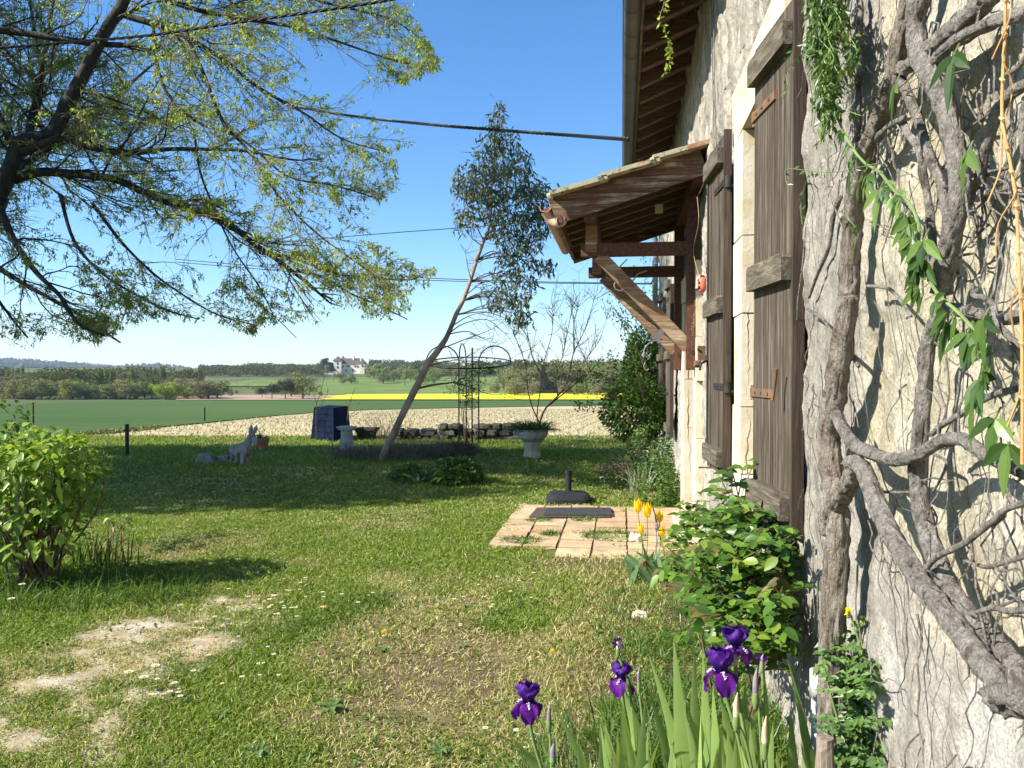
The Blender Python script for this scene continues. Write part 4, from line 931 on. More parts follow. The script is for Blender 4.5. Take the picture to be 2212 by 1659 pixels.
# donkey statue
def donkey():
    t0 = 12.55
    rt = thing('donkey_statue', 'pale grey donkey foal statue with upright ears standing on the shaded lawn', 'statue', G(515, 1012))
    def Q(x, y, dt=0.): return P(x, y, t0 + dt)
    V, E, R = [], [], []
    def v(x, y, dt, r, rr=None): V.append(Q(x, y, dt)); R.append((r, rr or r)); return len(V) - 1
    ru = v(508, 970, .05, .082, .075); be = v(520, 972, 0, .088, .085); ch = v(532, 968, -.03, .095, .09); nb = v(537, 955, -.04, .062); nt = v(541, 943, -.03, .048)
    po_ = v(545, 936, -.03, .048); fa = v(549, 946, -.08, .040); mu = v(551, 957, -.13, .030); no = v(552, 963, -.15, .026)
    E += [(ru, be), (be, ch), (ch, nb), (nb, nt), (nt, po_), (po_, fa), (fa, mu), (mu, no)]
    # near fore leg, off fore leg, hind legs
    for root, pts in ((ch, [(524, 984, -.12, .040), (523, 996, -.13, .026), (520, 1008, -.14, .024), (519, 1014, -.15, .028)]), (ch, [(537, 984, .02, .038), (534, 995, .03, .024), (532, 1006, .03, .022), (531, 1011, .03, .026)]),
                      (ru, [(503, 981, .10, .042), (501, 992, .13, .024), (496, 1001, .12, .021), (494, 1005, .11, .025)]), (ru, [(511, 982, -.02, .04), (512, 992, .0, .023), (508, 1002, .0, .02), (507, 1006, 0, .024)])):
        pr_ = root
        for a in pts: k = v(*a); E.append((pr_, k)); pr_ = k
    tl = v(500, 966, .08, .022); t2 = v(496, 972, .09, .014); t3 = v(494, 980, .09, .018); E += [(ru, tl), (tl, t2), (t2, t3)]
    o = np.array(rt.location); me = bpy.data.meshes.new('body'); me.from_pydata([tuple(p - o) for p in V], E, []); ob = bpy.data.objects.new('body', me); COL.objects.link(ob); ob.parent = rt
    md = ob.modifiers.new('skin', 'SKIN'); md.use_smooth_shade = True
    for i, r in enumerate(R): me.skin_vertices[0].data[i].radius = r
    me.skin_vertices[0].data[1].use_root = True
    sb_ = ob.modifiers.new('sub', 'SUBSURF'); sb_.levels = sb_.render_levels = 2
    me.materials.append(M['donkey'])
    for (x0, y0, x1, y1, dt, w) in ((541, 938, 543, 917, .0, 1), (548, 937, 555, 918, -.05, 1)):
        m = MB(); A, B = Q(x0, y0, dt - .03), Q(x1, y1, dt); d = B - A; L = np.linalg.norm(d); d /= L; S = unit(np.cross(d, Fv)); N_ = np.cross(S, d)
        rings_ = []
        for f, w_, th in ((0, .022, .016), (.25, .034, .014), (.5, .037, .012), (.75, .026, .010), (1., .003, .003)):
            rings_.append([A + d * L * f + S * w_ * math.cos(q) + N_ * th * math.sin(q) for q in np.arange(10) * 2 * PI / 10])
        V_ = np.array(rings_).reshape(-1, 3); i = np.arange(4)[:, None] * 10; j = np.arange(10)[None]; k = (j + 1) % 10
        m.add(V_, np.stack([i + j, i + k, i + 10 + k, i + 10 + j], 2).reshape(-1, 4), [list(range(10))[::-1]]); m.build('ear', M['donkey'], rt, smooth=True)
    m = MB(); pts = [Q(540, 936, .03), Q(536, 945, .05), Q(531, 956, .07), Q(526, 964, .05)]; m.tube(pts, [.012, .022, .022, .01], 8, rough=.3, res=4); m.build('mane', M['donkey_mane'], rt)
    for s_ in (-1, 1):
        m = MB(); e_ = Q(548 + s_ * 2.2, 943, -.125 if s_ < 0 else -.10); m.rock(e_, (.016, .016, .018), 1, 6, 0.); m.build('eye', M['ink'], rt)
donkey()

# terracotta trough with spiky plant
c0 = G(563, 976); tp = thing('terracotta_pot', 'terracotta pot with thick rim beside the donkey statue', 'plant pot', c0)
m_ = MB(); m_.lathe([(.13, 0), (.155, .16), (.165, .17), (.165, .225), (.15, .23), (.14, .20), (.02, .20)], c0 + (0, 0, .04), 24); m_.build('pot', M['terracotta'], tp)
spk = MB(); n = 70; d = rdirs(n, 1.2); d[:, 2] = np.abs(d[:, 2]); blades(spk, np.tile(c0 + (-.01, 0, .23), (n, 1)) + rg.normal(0, .03, (n, 3)) * (1, 1, 0), d, rg.uniform(.15, .27, n), .014, .5)
tag(spk.build('spiky_plant', M['leaf_green'], loc=c0 + (0, 0, .23)), 'spiky green plant growing in the terracotta pot', 'potted plant')

# compost bin: tapered panels
def binn():
    a, b_, c, d = G(673, 955), G(722, 961), G(757, 950), G(712, 946); rt = thing('compost_bin', 'dark blue tapered compost bin of horizontal panels at the field edge', 'compost bin', a)
    cen = (a + b_ + c + d) / 4; H = .74
    def lv(f): 
        k = 1 - .17 * f; return [cen + (q - cen) * (k, k, 1) + np.array((0, 0, H * f)) for q in (a, b_, c, d)]
    names = []
    for s_ in range(4):
        m = MB(); n = 6
        for i in range(n):
            f0, f1 = i / n + .002, (i + 1) / n - .002; l0, l1 = lv(f0), lv(f1); p, q = l0[s_], l0[(s_ + 1) % 4]; r, t2 = l1[(s_ + 1) % 4], l1[s_]
            nn = unit(np.cross(q - p, t2 - p)); th = nn * .012; m.add([p + th * 1.8, q + th * 1.8, r + th * .6, t2 + th * .6, p - th, q - th, r - th, t2 - th], [(0, 1, 2, 3), (7, 6, 5, 4), (0, 4, 5, 1), (1, 5, 6, 2), (2, 6, 7, 3), (3, 7, 4, 0)])
        m.build('side_panel', M['compost'], rt)
    m = MB(); l1 = lv(1.); m.add([q + (0, 0, .0) for q in l1] + [q + (0, 0, .03) for q in l1], [(3, 2, 1, 0), (4, 5, 6, 7), (0, 1, 5, 4), (1, 2, 6, 5), (2, 3, 7, 6), (3, 0, 4, 7)]); m.build('lid', M['compost'], rt)
    for i in range(4):
        m = MB(); p, q = lv(0)[i], lv(1.02)[i]; m.tube([p, q], .022, 6); m.build('corner_post', M['compost'], rt)
binn()
# small bare saplings near the bin
def sapling(base_px, strokes, t0, name, label, m='stem_brown', r0=.012, buds=0, bud_m='leaf_dark', cat='shrub', r1=.003, group=None):
    b0 = P(*base_px, t0); rt = thing(name, label, cat, b0, group); s = MB(); lf = MB()
    for st in strokes:
        pts = [P(x, y, t0 + (z if z else 0)) for x, y, z in [(q + (0,))[:3] if len(q) == 2 else q for q in st]]; n = len(pts)
        s.tube(pts, np.linspace(r0 if st is strokes[0] else r0 * .6, r1, n), 5, res=4, rough=.1)
        if buds:
            cp, _ = spline(pts, np.zeros(n), 6); k = rg.integers(len(cp) // 3, len(cp), buds); leaves(lf, cp[k] + rg.normal(0, .01, (buds, 3)), rdirs(buds, .4), rdirs(buds, 1), rg.uniform(.02, .05, buds), .018)
    s.build('stem', M[m], rt)
    if buds: lf.build('leaves', M[bud_m], rt)
    return rt
sapling((683, 884), [[(683, 950), (683, 884), (684, 870), (690, 855), (697, 830), (702, 810), (715, 785)], [(690, 884), (700, 862), (707, 850), (708, 835)], [(684, 872), (680, 860), (682, 845)]], 16.4, 'bare_sapling', 'bare branching sapling behind the left side of the compost bin', buds=8)
sapling((745, 884), [[(748, 950), (752, 884), (758, 865), (762, 850), (768, 838)], [(755, 900), (765, 890), (772, 880), (775, 868)], [(752, 905), (768, 895), (782, 885)]], 16.4, 'bare_sapling', 'bare twiggy sapling beside the right side of the compost bin', buds=8)
sapling((718, 990), [[(718, 1000), (718, 960), (712, 945), (702, 925), (700, 910)], [(718, 975), (735, 960), (745, 945)]], 13.6, 'bare_sapling', 'small thin sapling in the shade in front of the compost bin', buds=3, r0=.01)
# baluster pedestal
def ped():
    c0 = G(749, 990); rt = thing('stone_pedestal', 'grey weathered stone baluster pedestal with a flat square cap', 'pedestal', c0)
    m = MB(); m.lathe([(.15, .02), (.165, .045), (.16, .07), (.15, .09), (.14, .14), (.122, .22), (.108, .33), (.10, .42), (.108, .435), (.108, .45), (.098, .46), (.10, .485), (.12, .50), (.12, .515)], c0, 28); m.build('shaft', M['concrete'], rt)
    m = MB(); m.box(c0 + (0, 0, .012), (.34, .34, .03), jit=.002); m.build('plinth', M['concrete'], rt)
    m = MB(); m.box(c0 + (0, 0, .532), (.25, .25, .03)); m.box(c0 + (0, 0, .557), (.285, .285, .024), jit=.002); m.build('cap', M['concrete'], rt)
ped()
def planter():
    c0 = G(792, 955); rt = thing('stone_planter', 'brown stone planter on a foot standing behind the pedestal', 'planter', c0); m = MB()
    m.box(c0 + (0, 0, .05), (.24, .22, .10)); m.add(*[np.array([(sx * w + c0[0], sy * w * .8 + c0[1], z) for z, w in ((.10, .14), (.27, .215)) for sx, sy in ((-1, -1), (1, -1), (1, 1), (-1, 1))])], [(0, 1, 5, 4), (1, 2, 6, 5), (2, 3, 7, 6), (3, 0, 4, 7), (4, 5, 6, 7), (3, 2, 1, 0)]); m.build('bowl', M['rubble_dark'], rt)
    m = MB(); m.box(c0 + (0, 0, .295), (.48, .38, .05), jit=.004); m.build('rim', M['rubble_dark'], rt)
planter()
# dry stone edging wall
def drywall():
    c0 = G(860, 962); rt = thing('dry_stone_wall', 'low dark dry stone wall between the garden and the pale field', 'wall', c0)
    xs = 850
    for row, (yb, h) in enumerate(((956, .17), (944, .16), (932, .12))):
        x = 846 + row * 5
        while x < 1122:
            w = rg.uniform(.16, .42); dpx = w / 16.6 * FPX; q = P(x + dpx / 2, 0, 16.6); q[2] = .075 + row * .135
            if row < 2 or (905 < x < 1118 and rg.uniform() < .92):
                m = MB(); m.rock(q + (0, rg.uniform(-.03, .03), 0), (w * 1.1, rg.uniform(.26, .36), h * 1.25), rnd.randint(0, 99), 8, .32); m.build('stone', M['rubble_dark'], rt)
            x += dpx
drywall()
# rose obelisk
def obelisk():
    t0 = 15.6; c0 = P(1012, 0, t0); c0[2] = 0; rt = thing('rose_obelisk', 'black metal rose support with four poles and a wide umbrella ring', 'plant support', c0); rr = .012
    def z_(y, t=t0): return HZ - (y - 802) / FPX * t
    rin = .195; ang = [math.radians(a) for a in (200, 250, 20, 70)]
    zr_ = z_(783)
    F2 = np.array((-SA, CA, 0)); R2 = np.array((CA, SA, 0))
    def pt(a, r, z): return c0 + R2 * r * math.cos(a) + F2 * r * math.sin(a) * 1.0 + (0, 0, z - 0)
    ring = lambda r, z, tilt, rad=rr: [c0 + R2 * r * math.cos(a) + F2 * r * math.sin(a) + np.array((0, 0, z + tilt * math.sin(a))) for a in np.linspace(0, 2 * PI, 41)]
    m = MB(); m.tube(ring(.87, zr_, .125), .015, 6); m.build('ring', M['trellis'], rt, smooth=True)
    for z, ti, r in ((z_(876), .075, .205), (z_(828), .05, .20), (z_(778), .03, .2)):
        m = MB(); m.tube(ring(r, z, ti), .006, 6); m.build('hoop', M['trellis'], rt, smooth=True)
    R4 = [(-.20, -.05, -.87, 0.), (-.065, .18, -.25, .83), (.075, -.18, .12, -.86), (.20, .05, .86, 0.)]
    for (ax, ay, bx, by) in R4:
        A = c0 + R2 * ax + F2 * ay; B = c0 + R2 * bx + F2 * by; zA = zr_; top = zr_ + .36
        pts = [A, A + (0, 0, 1.), A + (0, 0, zr_ + .02)]
        for q in np.linspace(0, PI, 13)[1:]: f = (1 - math.cos(q)) / 2; pts.append(A + (B - A) * f + np.array((0, 0, zr_ + .34 * math.sin(q) + (.125 * by / .87) * f)))
        m = MB(); m.tube(pts, .015, 6); m.build('pole', M['trellis'], rt, smooth=True)
    # rose growing on it
    rs = thing('climbing_rose', 'young dark leaved climbing rose growing through the metal support', 'rose', c0); s = MB(); lf = MB()
    for k in range(5):
        a = rg.uniform(0, 6.3); pts = [c0 + (rg.normal(0, .05), 0, 0), c0 + (rg.normal(0, .1), .02, .7), c0 + (rg.normal(0, .12), 0, 1.2), c0 + (rg.normal(0, .2), 0, 1.6)]; s.tube(pts, [.010, .007, .005, .003], 5, res=4)
    clumps = [(1013, 838, 26, 26, 300), (1040, 790, 26, 14, 170), (1062, 800, 18, 8, 60), (990, 822, 26, 14, 110), (975, 842, 18, 8, 50), (1010, 870, 16, 14, 60), (1022, 805, 22, 14, 120)]
    for x, y, a, b2, n in clumps:
        q = np.array([P(x + rg.normal(0, a * .5), y + rg.normal(0, b2 * .5), t0 + rg.normal(0, .16)) for _ in range(n)]); leaves(lf, q, rdirs(n, -.2), rdirs(n, 1), rg.uniform(.035, .07, n), rg.uniform(.022, .035, n))
    for st in ([(1000, 830), (985, 838), (970, 845), (955, 855)], [(1030, 800), (1050, 795), (1075, 805)], [(1008, 840), (990, 820), (972, 815)]): s.tube([P(x, y, t0) for x, y in st], .004, 4, res=3)
    s.build('stem', M['stem_brown'], rs); lf.build('leaves', M['leaf_dark'], rs)
obelisk()
# urn on a pedestal, planted
def urn():
    c0 = G(1149, 994); c0 = c0 + (0, 0, -.0); rt = thing('stone_urn', 'pale scalloped stone urn bowl on a waisted cream pedestal', 'urn', c0)
    m = MB(); m.lathe([(.175, 0), (.18, .03), (.15, .10), (.125, .17), (.135, .24), (.16, .31), (.165, .325)], c0, 8); m.build('pedestal', M['pedestal_stone'], rt)
    m = MB(); pr_ = [(.10, .325, 0), (.17, .345, .6), (.235, .40, 1), (.265, .465, 1), (.275, .50, .3), (.285, .515, 0), (.285, .54, 0), (.262, .545, 0), (.25, .50, 0), (.02, .49, 0)]; m.lathe(pr_, c0, 48, flute=.09); m.build('bowl', M['urn_stone'], rt)
    m = MB(); m.lathe([(.25, .50), (.18, .535), (.05, .55), (.01, .552)], c0, 20); m.build('soil', M['soil'], rt)
    pl = thing('urn_plant', 'straggly grey green tufted plant overflowing the stone urn', 'potted plant', c0 + (0, 0, .5)); s = MB(); n = 900; b0 = c0 + (0, 0, .52); a = rg.uniform(0, 6.28, n); r = np.sqrt(rg.uniform(0, 1, n)) * .26
    B = b0 + np.stack([r * np.cos(a), r * np.sin(a), 0 * r], 1); d = np.stack([np.cos(a) * r * 3, np.sin(a) * r * 3, np.ones(n) * .8], 1) + rg.normal(0, .35, (n, 3)); blades(s, B, d, rg.uniform(.08, .34, n), .010, .6); s.build('leaves', M['leaf_green'], pl)
    s = MB(); n = 160; a = rg.uniform(0, 6.28, n); B = b0 + np.stack([.27 * np.cos(a), .27 * np.sin(a), 0 * a], 1); blades(s, B, np.stack([np.cos(a), np.sin(a), .3 + 0 * a], 1), rg.uniform(.08, .25, n), .010, 1.3); s.build('dry_leaves', M['dry_stem'], pl)
urn()
def twig_shrub(b0, n, H, spread, name, label, m, r0, seed, lf=None, ln=0, cat='shrub', lsize=(.02, .04), lean=(0, 0, 0), depth=3):
    g = np.random.default_rng(seed); rt = thing(name, label, cat, b0); s = MB(); tips = []
    def grow(p, d, L, r, k):
        pts = [p]; q = p.copy(); dd = d.copy(); m_ = 5
        for i in range(m_): dd = unit(dd + g.normal(0, .13, 3) + np.array((0, 0, .06))); q = q + dd * L / m_; pts.append(q)
        s.tube(pts, np.linspace(r, r * .45, len(pts)), 5 if r > .006 else 4, cap=False)
        tips.extend(pts[2:])
        if k > 0:
            for _ in range(g.integers(2, 5)):
                i = g.integers(2, len(pts)); nd = unit(dd + g.normal(0, .45, 3)); grow(pts[i], nd, L * g.uniform(.4, .75), r * .5, k - 1)
    for i in range(n):
        d = unit(np.array((g.normal(0, spread), g.normal(0, spread), 1.)) + np.asarray(lean)); grow(np.asarray(b0, float), d, H * g.uniform(.45, .65), r0 * g.uniform(.6, 1), depth)
    s.build('stem', M[m], rt)
    if lf: 
        t = np.array(tips)[g.integers(0, len(tips), ln)] + g.normal(0, .02, (ln, 3)); l = MB(); leaves(l, t, rdirs(ln, .2), rdirs(ln, 1), g.uniform(*lsize, ln), g.uniform(lsize[0] * .6, lsize[1] * .6, ln)); l.build('leaves', M[lf], rt)
    return rt
b0 = G(1168, 958)
rt = thing('bare_shrub', 'tall bare budding shrub spreading behind the stone urn', 'shrub', b0); s = MB(); lf = MB(); gg = np.random.default_rng(5)
main = [[(1168, 958), (1166, 915), (1180, 880), (1205, 855), (1222, 830), (1233, 790), (1240, 760), (1262, 715), (1280, 660), (1285, 640)], [(1168, 958), (1160, 900), (1166, 850), (1170, 810), (1178, 770), (1190, 730), (1195, 690), (1192, 650)],
        [(1166, 915), (1150, 880), (1140, 840), (1135, 790), (1122, 750), (1110, 720), (1095, 690)], [(1222, 830), (1250, 800), (1270, 770), (1295, 735), (1310, 690)], [(1170, 810), (1150, 770), (1140, 730), (1120, 700)], [(1205, 855), (1200, 810), (1215, 770), (1225, 720), (1235, 670), (1240, 630)], [(1240, 760), (1240, 700), (1250, 655)],
        [(1180, 880), (1230, 840), (1265, 810), (1290, 790)]]
for k, st in enumerate(main):
    pts = [P(x, y, 15.4 + .25 * math.sin(k * 2.1) * i / len(st)) for i, (x, y) in enumerate(st)]; w0 = .026 if k == 0 else .016; s.tube(pts, np.linspace(w0, .004, len(pts)), 6, res=3, rough=.15)
    cp, _ = spline(pts, np.zeros(len(pts)), 5)
    for j in range(9 + 2 * len(st)):
        i = gg.integers(len(cp) // 3, len(cp)); q = cp[i]; d = unit(gg.normal(0, .6, 3) + (0, 0, 1.)); L = gg.uniform(.2, .75); p2 = [q]
        for a_ in range(4): d = unit(d + gg.normal(0, .16, 3)); p2.append(p2[-1] + d * L / 4)
        s.tube(p2, np.linspace(.0055, .0022, 5), 4, cap=False)
        n = 5; leaves(lf, np.array([p2[gg.integers(1, 5)] + gg.normal(0, .012, 3) for _ in range(n)]), rdirs(n, .5), rdirs(n, 1), .035, .016)
        for _ in range(2):
            q2 = p2[gg.integers(1, 5)]; d2 = unit(d + gg.normal(0, .5, 3)); s.tube([q2, q2 + d2 * L * .25, q2 + d2 * L * .45], [.003, .002, .0015], 4, cap=False)
s.build('stem', M['stem_brown'], rt); lf.build('leaves', M['leaf_maple'], rt)

# shrubs, heath and ground cover by the edge
def mound(name, label, px, t0, n, size, m, cat, stems=None, seed=0, lsize=(.03, .05), fine=False, shape=1., up=.4):
    """leafy mass filling an ellipsoid around the pixel centre; half sizes in metres"""
    g = np.random.default_rng(seed); c = P(*px, t0); b0 = c.copy(); b0[2] = 0; rt = thing(name, label, cat, b0)
    d = rdirs(n); r = g.uniform(.35, 1, n) ** .5; pos = c + d * np.asarray(size) * r[:, None]
    bumpy = fbm(pos[:, 0] * 3 + seed, pos[:, 2] * 3 + pos[:, 1] * 2, 1.5, 3, seed); k = bumpy > .40; pos = pos[k]; dd = d[k]; m_ = len(pos); pos[:, 2] = np.maximum(pos[:, 2], .03)
    lm = MB(); leaves(lm, pos, dd * .8 + rdirs(m_) * .8, dd + (0, 0, up * 2), g.uniform(*lsize, m_), g.uniform(lsize[0] * .55, lsize[1] * .6, m_), fine, .25, .15); lm.build('leaves', M[m], rt)
    if stems:
        s = MB()
        for _ in range(stems):
            e = c + rdirs(1)[0] * np.asarray(size) * .8; e[2] = max(e[2], .1); s.tube([b0 + g.normal(0, .04, 3) * (1, 1, 0), (b0 + e) / 2 + g.normal(0, .05, 3), e], [.012, .008, .003], 5, res=3)
        s.build('stem', M['stem_brown'], rt)
    return rt
def dry_tuft(name, label, px, t0, n, size, m, L, seed=0, cat='shrub', w=.006, spread=.5):
    g = np.random.default_rng(seed); c = P(*px, t0); c[2] = 0; rt = None; a = g.uniform(0, 6.28, n); r = np.sqrt(g.uniform(0, 1, n))
    B = c + np.stack([r * np.cos(a) * size[0], r * np.sin(a) * size[1], 0 * r], 1); d = np.stack([g.normal(0, spread, n) + .3 * r * np.cos(a), g.normal(0, spread, n), np.ones(n)], 1); mb = MB(); blades(mb, B, d, g.uniform(*L, n), w, g.uniform(0, .8, n))
    o = mb.build(name, M[m], loc=c); return tag(o, label, cat)
dry_tuft('heather_bush', 'dense brown dead heather mound behind the broad leaved plants', (925, 0), 13.6, 5200, (.70, .45), 'dry_stem', (.14, .46), 3, 'shrub', .010, .75)
dry_tuft('shade_weeds', 'dark green weeds growing through the dead heather', (900, 0), 13.4, 900, (.9, .5), 'leaf_dark', (.12, .42), 33, 'plant', .014, .6)
dry_tuft('heather_bush', 'dark wiry brown bush at the right end of the heather, below the metal support', (984, 0), 13.7, 2200, (.26, .24), 'stem_brown', (.2, .46), 4, 'shrub', .010, .5)
dry_tuft('dry_grass_clump', 'tall straggly dry grass around the foot of the leaning tree', (830, 0), 13.2, 1700, (.9, .6), 'dry_stem', (.15, .55), 7, 'grass clump')
dry_tuft('dry_grass_clump', 'thin dry grass and stalks growing round the pedestal', (765, 0), 13.4, 300, (.35, .3), 'dry_stem', (.12, .5), 8, 'grass clump')
dry_tuft('twiggy_plant', 'wispy bare reddish twigs rising behind the planter against the field', (835, 0), 16.6, 190, (.5, .2), 'dry_stem', (.3, 1.05), 9, 'shrub', .008, .22)
mound('broad_leaf_clump', 'low mound of glossy round green leaves on the lawn edge', (985, 1026), 10.5, 2600, (.36, .42, .22), 'leaf_green', 'plant', None, 11, (.055, .085), True)
mound('broad_leaf_clump', 'smaller shaded leafy clump left of the glossy mound', (892, 1030), 10.7, 1100, (.32, .3, .17), 'leaf_green', 'plant', None, 12, (.05, .08), True)
c0 = G(905, 1046); lm = MB(); n = 7; a = np.linspace(0, 6, n); blades(lm, np.tile(c0, (n, 1)), np.stack([np.cos(a), np.sin(a), .9 + 0 * a], 1), rg.uniform(.25, .4, n), .055, .3); tag(lm.build('pale_leaf_plant', M['leaf_pale'], loc=c0), 'pale silvery broad leaves sticking up at the front of the clump', 'plant')
mound('dark_evergreen', 'tall dark leafy bush against the far house wall behind the porch', (1395, 810), 12.3, 5500, (.36, .6, .78), 'leaf_green', 'shrub', 6, 21, (.05, .09))
mound('climbing_rose', 'bright green rambling rose bush beside the far house wall', (1372, 880), 11.0, 3400, (.52, .5, .50), 'leaf_green', 'rose', 9, 22, (.045, .075), True)
rs = thing('rambling_rose', 'arching rose branches reaching left over the pale field', 'rose', G(1400, 985)); s = MB(); lf = MB()
for st, n in (([(1402, 990), (1380, 930), (1345, 880), (1300, 835), (1262, 825), (1245, 825)], 110), ([(1402, 990), (1370, 900), (1330, 830), (1290, 810), (1262, 812)], 140), ([(1400, 960), (1350, 900), (1310, 880), (1275, 872), (1242, 880)], 120), ([(1402, 980), (1385, 880), (1345, 800), (1320, 770)], 110), ([(1400, 900), (1375, 800), (1360, 740), (1355, 690)], 140), ([(1395, 800), (1370, 740), (1345, 700), (1325, 660)], 90), ([(1402, 990), (1360, 930), (1340, 900), (1330, 870)], 90)):
    pts = [P(x, y, 10.6) for x, y in st]; s.tube(pts, np.linspace(.010, .003, len(pts)), 6, res=4); cp, _ = spline(pts, np.zeros(len(pts)), 6); i = rg.integers(len(cp) // 3, len(cp), n)
    leaves(lf, cp[i] + rg.normal(0, .055, (n, 3)), rdirs(n, -.1), rdirs(n, 1), rg.uniform(.035, .065, n), .03)
s.build('stem', M['stem_brown'], rs); lf.build('leaves', M['leaf_green'], rs)
w_ = twig_shrub(P(1385, 800, 13.5), 7, 1.9, .35, 'airy_shrub', 'airy pale twiggy shrub rising left of the dark bush', 'twig', .012, 33, 'leaf_maple', 700, lsize=(.03, .06))
w_.location = Vector(w_.location)
mound('perennial_bush', 'dense green perennial clump at the foot of the far wall', (1405, 1050), 9.3, 5200, (.38, .75, .36), 'leaf_green', 'plant', None, 23, (.03, .05))
mound('perennial_bush', 'yellowish green tangled bush against the wall under the far shutters', (1420, 968), 10.6, 4200, (.42, .8, .42), 'leaf_weed', 'shrub', 8, 24, (.03, .06))
mound('herb_mound', 'small dark sprawling mound beside the pink flowers', (1335, 1020), 10.0, 1500, (.30, .35, .17), 'leaf_dark', 'plant', None, 25, (.02, .035))
dry_tuft('strap_leaf_clump', 'grey green strap leaves rising from the wall bed behind the tulips', (1385, 0), 9.6, 60, (.12, .12), 'leaf_pale', (.25, .6), 26, 'plant', .014, .25)
pf = MB(); q = []
for x, y, s_, n in ((1310, 1012, 18, 90), (1335, 1005, 14, 70), (1290, 1062, 8, 26), (1380, 978, 10, 22), (1345, 1020, 10, 20)): q += [P(x + rg.normal(0, s_), y + rg.normal(0, s_ * .35), 9.9 + rg.normal(0, .12)) for _ in range(n)]
q = np.array(q); n = len(q)
for k in range(5): a = k * 1.256; d = np.stack([np.full(n, math.cos(a)), np.full(n, math.sin(a)), np.full(n, .3)], 1) + rg.normal(0, .2, (n, 3)); leaves(pf, q, d, np.tile((0, 0, 1.), (n, 1)), .014, .012)
tag(pf.build('pink_flower_cushion', M['petal_pink'], loc=G(1320, 1045)), 'cushion of tiny pink flowers by the house bed', 'flowers')
# ================================================================== left shrub
def leafy_shrub(name, label, cat, clumps, t0, m, lsize, base, nst, fine=True, seed=0, wr=.55, droop=.35, depth=.35):
    g = np.random.default_rng(seed); b0 = G(*base); rt = thing(name, label, cat, b0); lm, s = MB(), MB()
    for x, y, rx, ry, n in clumps:
        c = P(x, y, t0); R = np.array((rx, rx * .0 + 1, ry)) / FPX * t0; R[1] = depth
        d = rdirs(n); r = g.uniform(.25, 1, n) ** .4; pos = c + d * R * r[:, None]; pos = pos[pos[:, 2] > .03]; k = len(pos); d = d[:k]
        leaves(lm, pos, d * .7 + rdirs(k) * .7 + (0, 0, -.1), d * .6 + (0, -.2, 1.1), g.uniform(*lsize, k), g.uniform(*lsize, k) * wr, fine, .28, droop)
        for _ in range(max(2, n // 30)):
            i = g.integers(0, k); e = pos[i]; s.tube([b0 + g.normal(0, .06, 3) * (1, 1, 0), b0 * .4 + e * .6 + g.normal(0, .06, 3), e], [.009, .006, .0025], 5, res=3)
    lm.build('leaves', M[m], rt, smooth=True); s.build('stem', M['stem_brown'], rt); return rt
leafy_shrub('lilac_shrub', 'lime green broad leaved shrub at the left edge of the lawn', 'shrub',
    [(60, 1010, 95, 70, 300), (140, 1000, 55, 65, 190), (20, 960, 60, 45, 130), (100, 970, 60, 42, 150), (70, 1080, 100, 60, 300), (160, 1060, 40, 55, 110), (20, 1150, 80, 60, 170), (110, 1150, 60, 50, 100), (185, 1025, 16, 22, 22), (60, 1225, 40, 30, 40), (-40, 1080, 60, 120, 150)], 5.45, 'leaf_lime', (.04, .11), (75, 1275), 9, seed=51)
leafy_shrub('dark_shrub', 'dark green leafy shrub rising behind the lime green one', 'shrub', [(6, 905, 20, 32, 60), (20, 930, 20, 20, 30), (4, 880, 14, 12, 14)], 6.3, 'leaf_green', (.04, .08), (0, 1225), 4, seed=52)
leafy_shrub('silver_plant', 'silvery white feathery plant peeking over the lime green shrub', 'plant', [(95, 940, 26, 10, 120), (68, 925, 6, 8, 14)], 6.6, 'leaf_pale', (.02, .05), (90, 1190), 3, False, 53, .25)
c0 = G(205, 1232); rt = thing('daffodil_clump', 'upright clump of narrow daffodil leaves right of the lime green shrub', 'plant', c0); mb = MB(); n = 85
B = c0 + rg.normal(0, 1, (n, 3)) * (.13, .10, 0); d = np.stack([rg.normal(.12, .22, n), rg.normal(0, .2, n), np.ones(n)], 1); blades(mb, B, d, rg.uniform(.22, .42, n), .012, rg.uniform(0, .4, n)); mb.build('leaves', M['leaf_green'], rt)
mb = MB()
for dx, dz in ((.27, .40), (-.04, .36), (.16, .3)): mb.tube([c0, c0 + (dx * .4, 0, dz * .6), c0 + (dx, 0, dz)], [.004, .0035, .003], 5, res=3); mb.rock(c0 + (dx * 1.03, 0, dz + .02), (.016, .016, .045), 3, 6, .2)
mb.build('seed_stalk', M['papery'], rt)
leafy_shrub('young_seedling', 'small light green seedling leaning over the daffodil clump', 'plant', [(262, 1125, 16, 10, 12), (240, 1118, 8, 6, 5)], 6.35, 'leaf_lime', (.05, .07), (235, 1225), 1, seed=54, depth=.06)
dry_tuft('long_grass_clump', 'dark long grass at the foot of the lime green shrub', (90, 0), 5.3, 2600, (1.1, .5), 'leaf_green', (.08, .26), 56, 'grass clump', .006, .5)

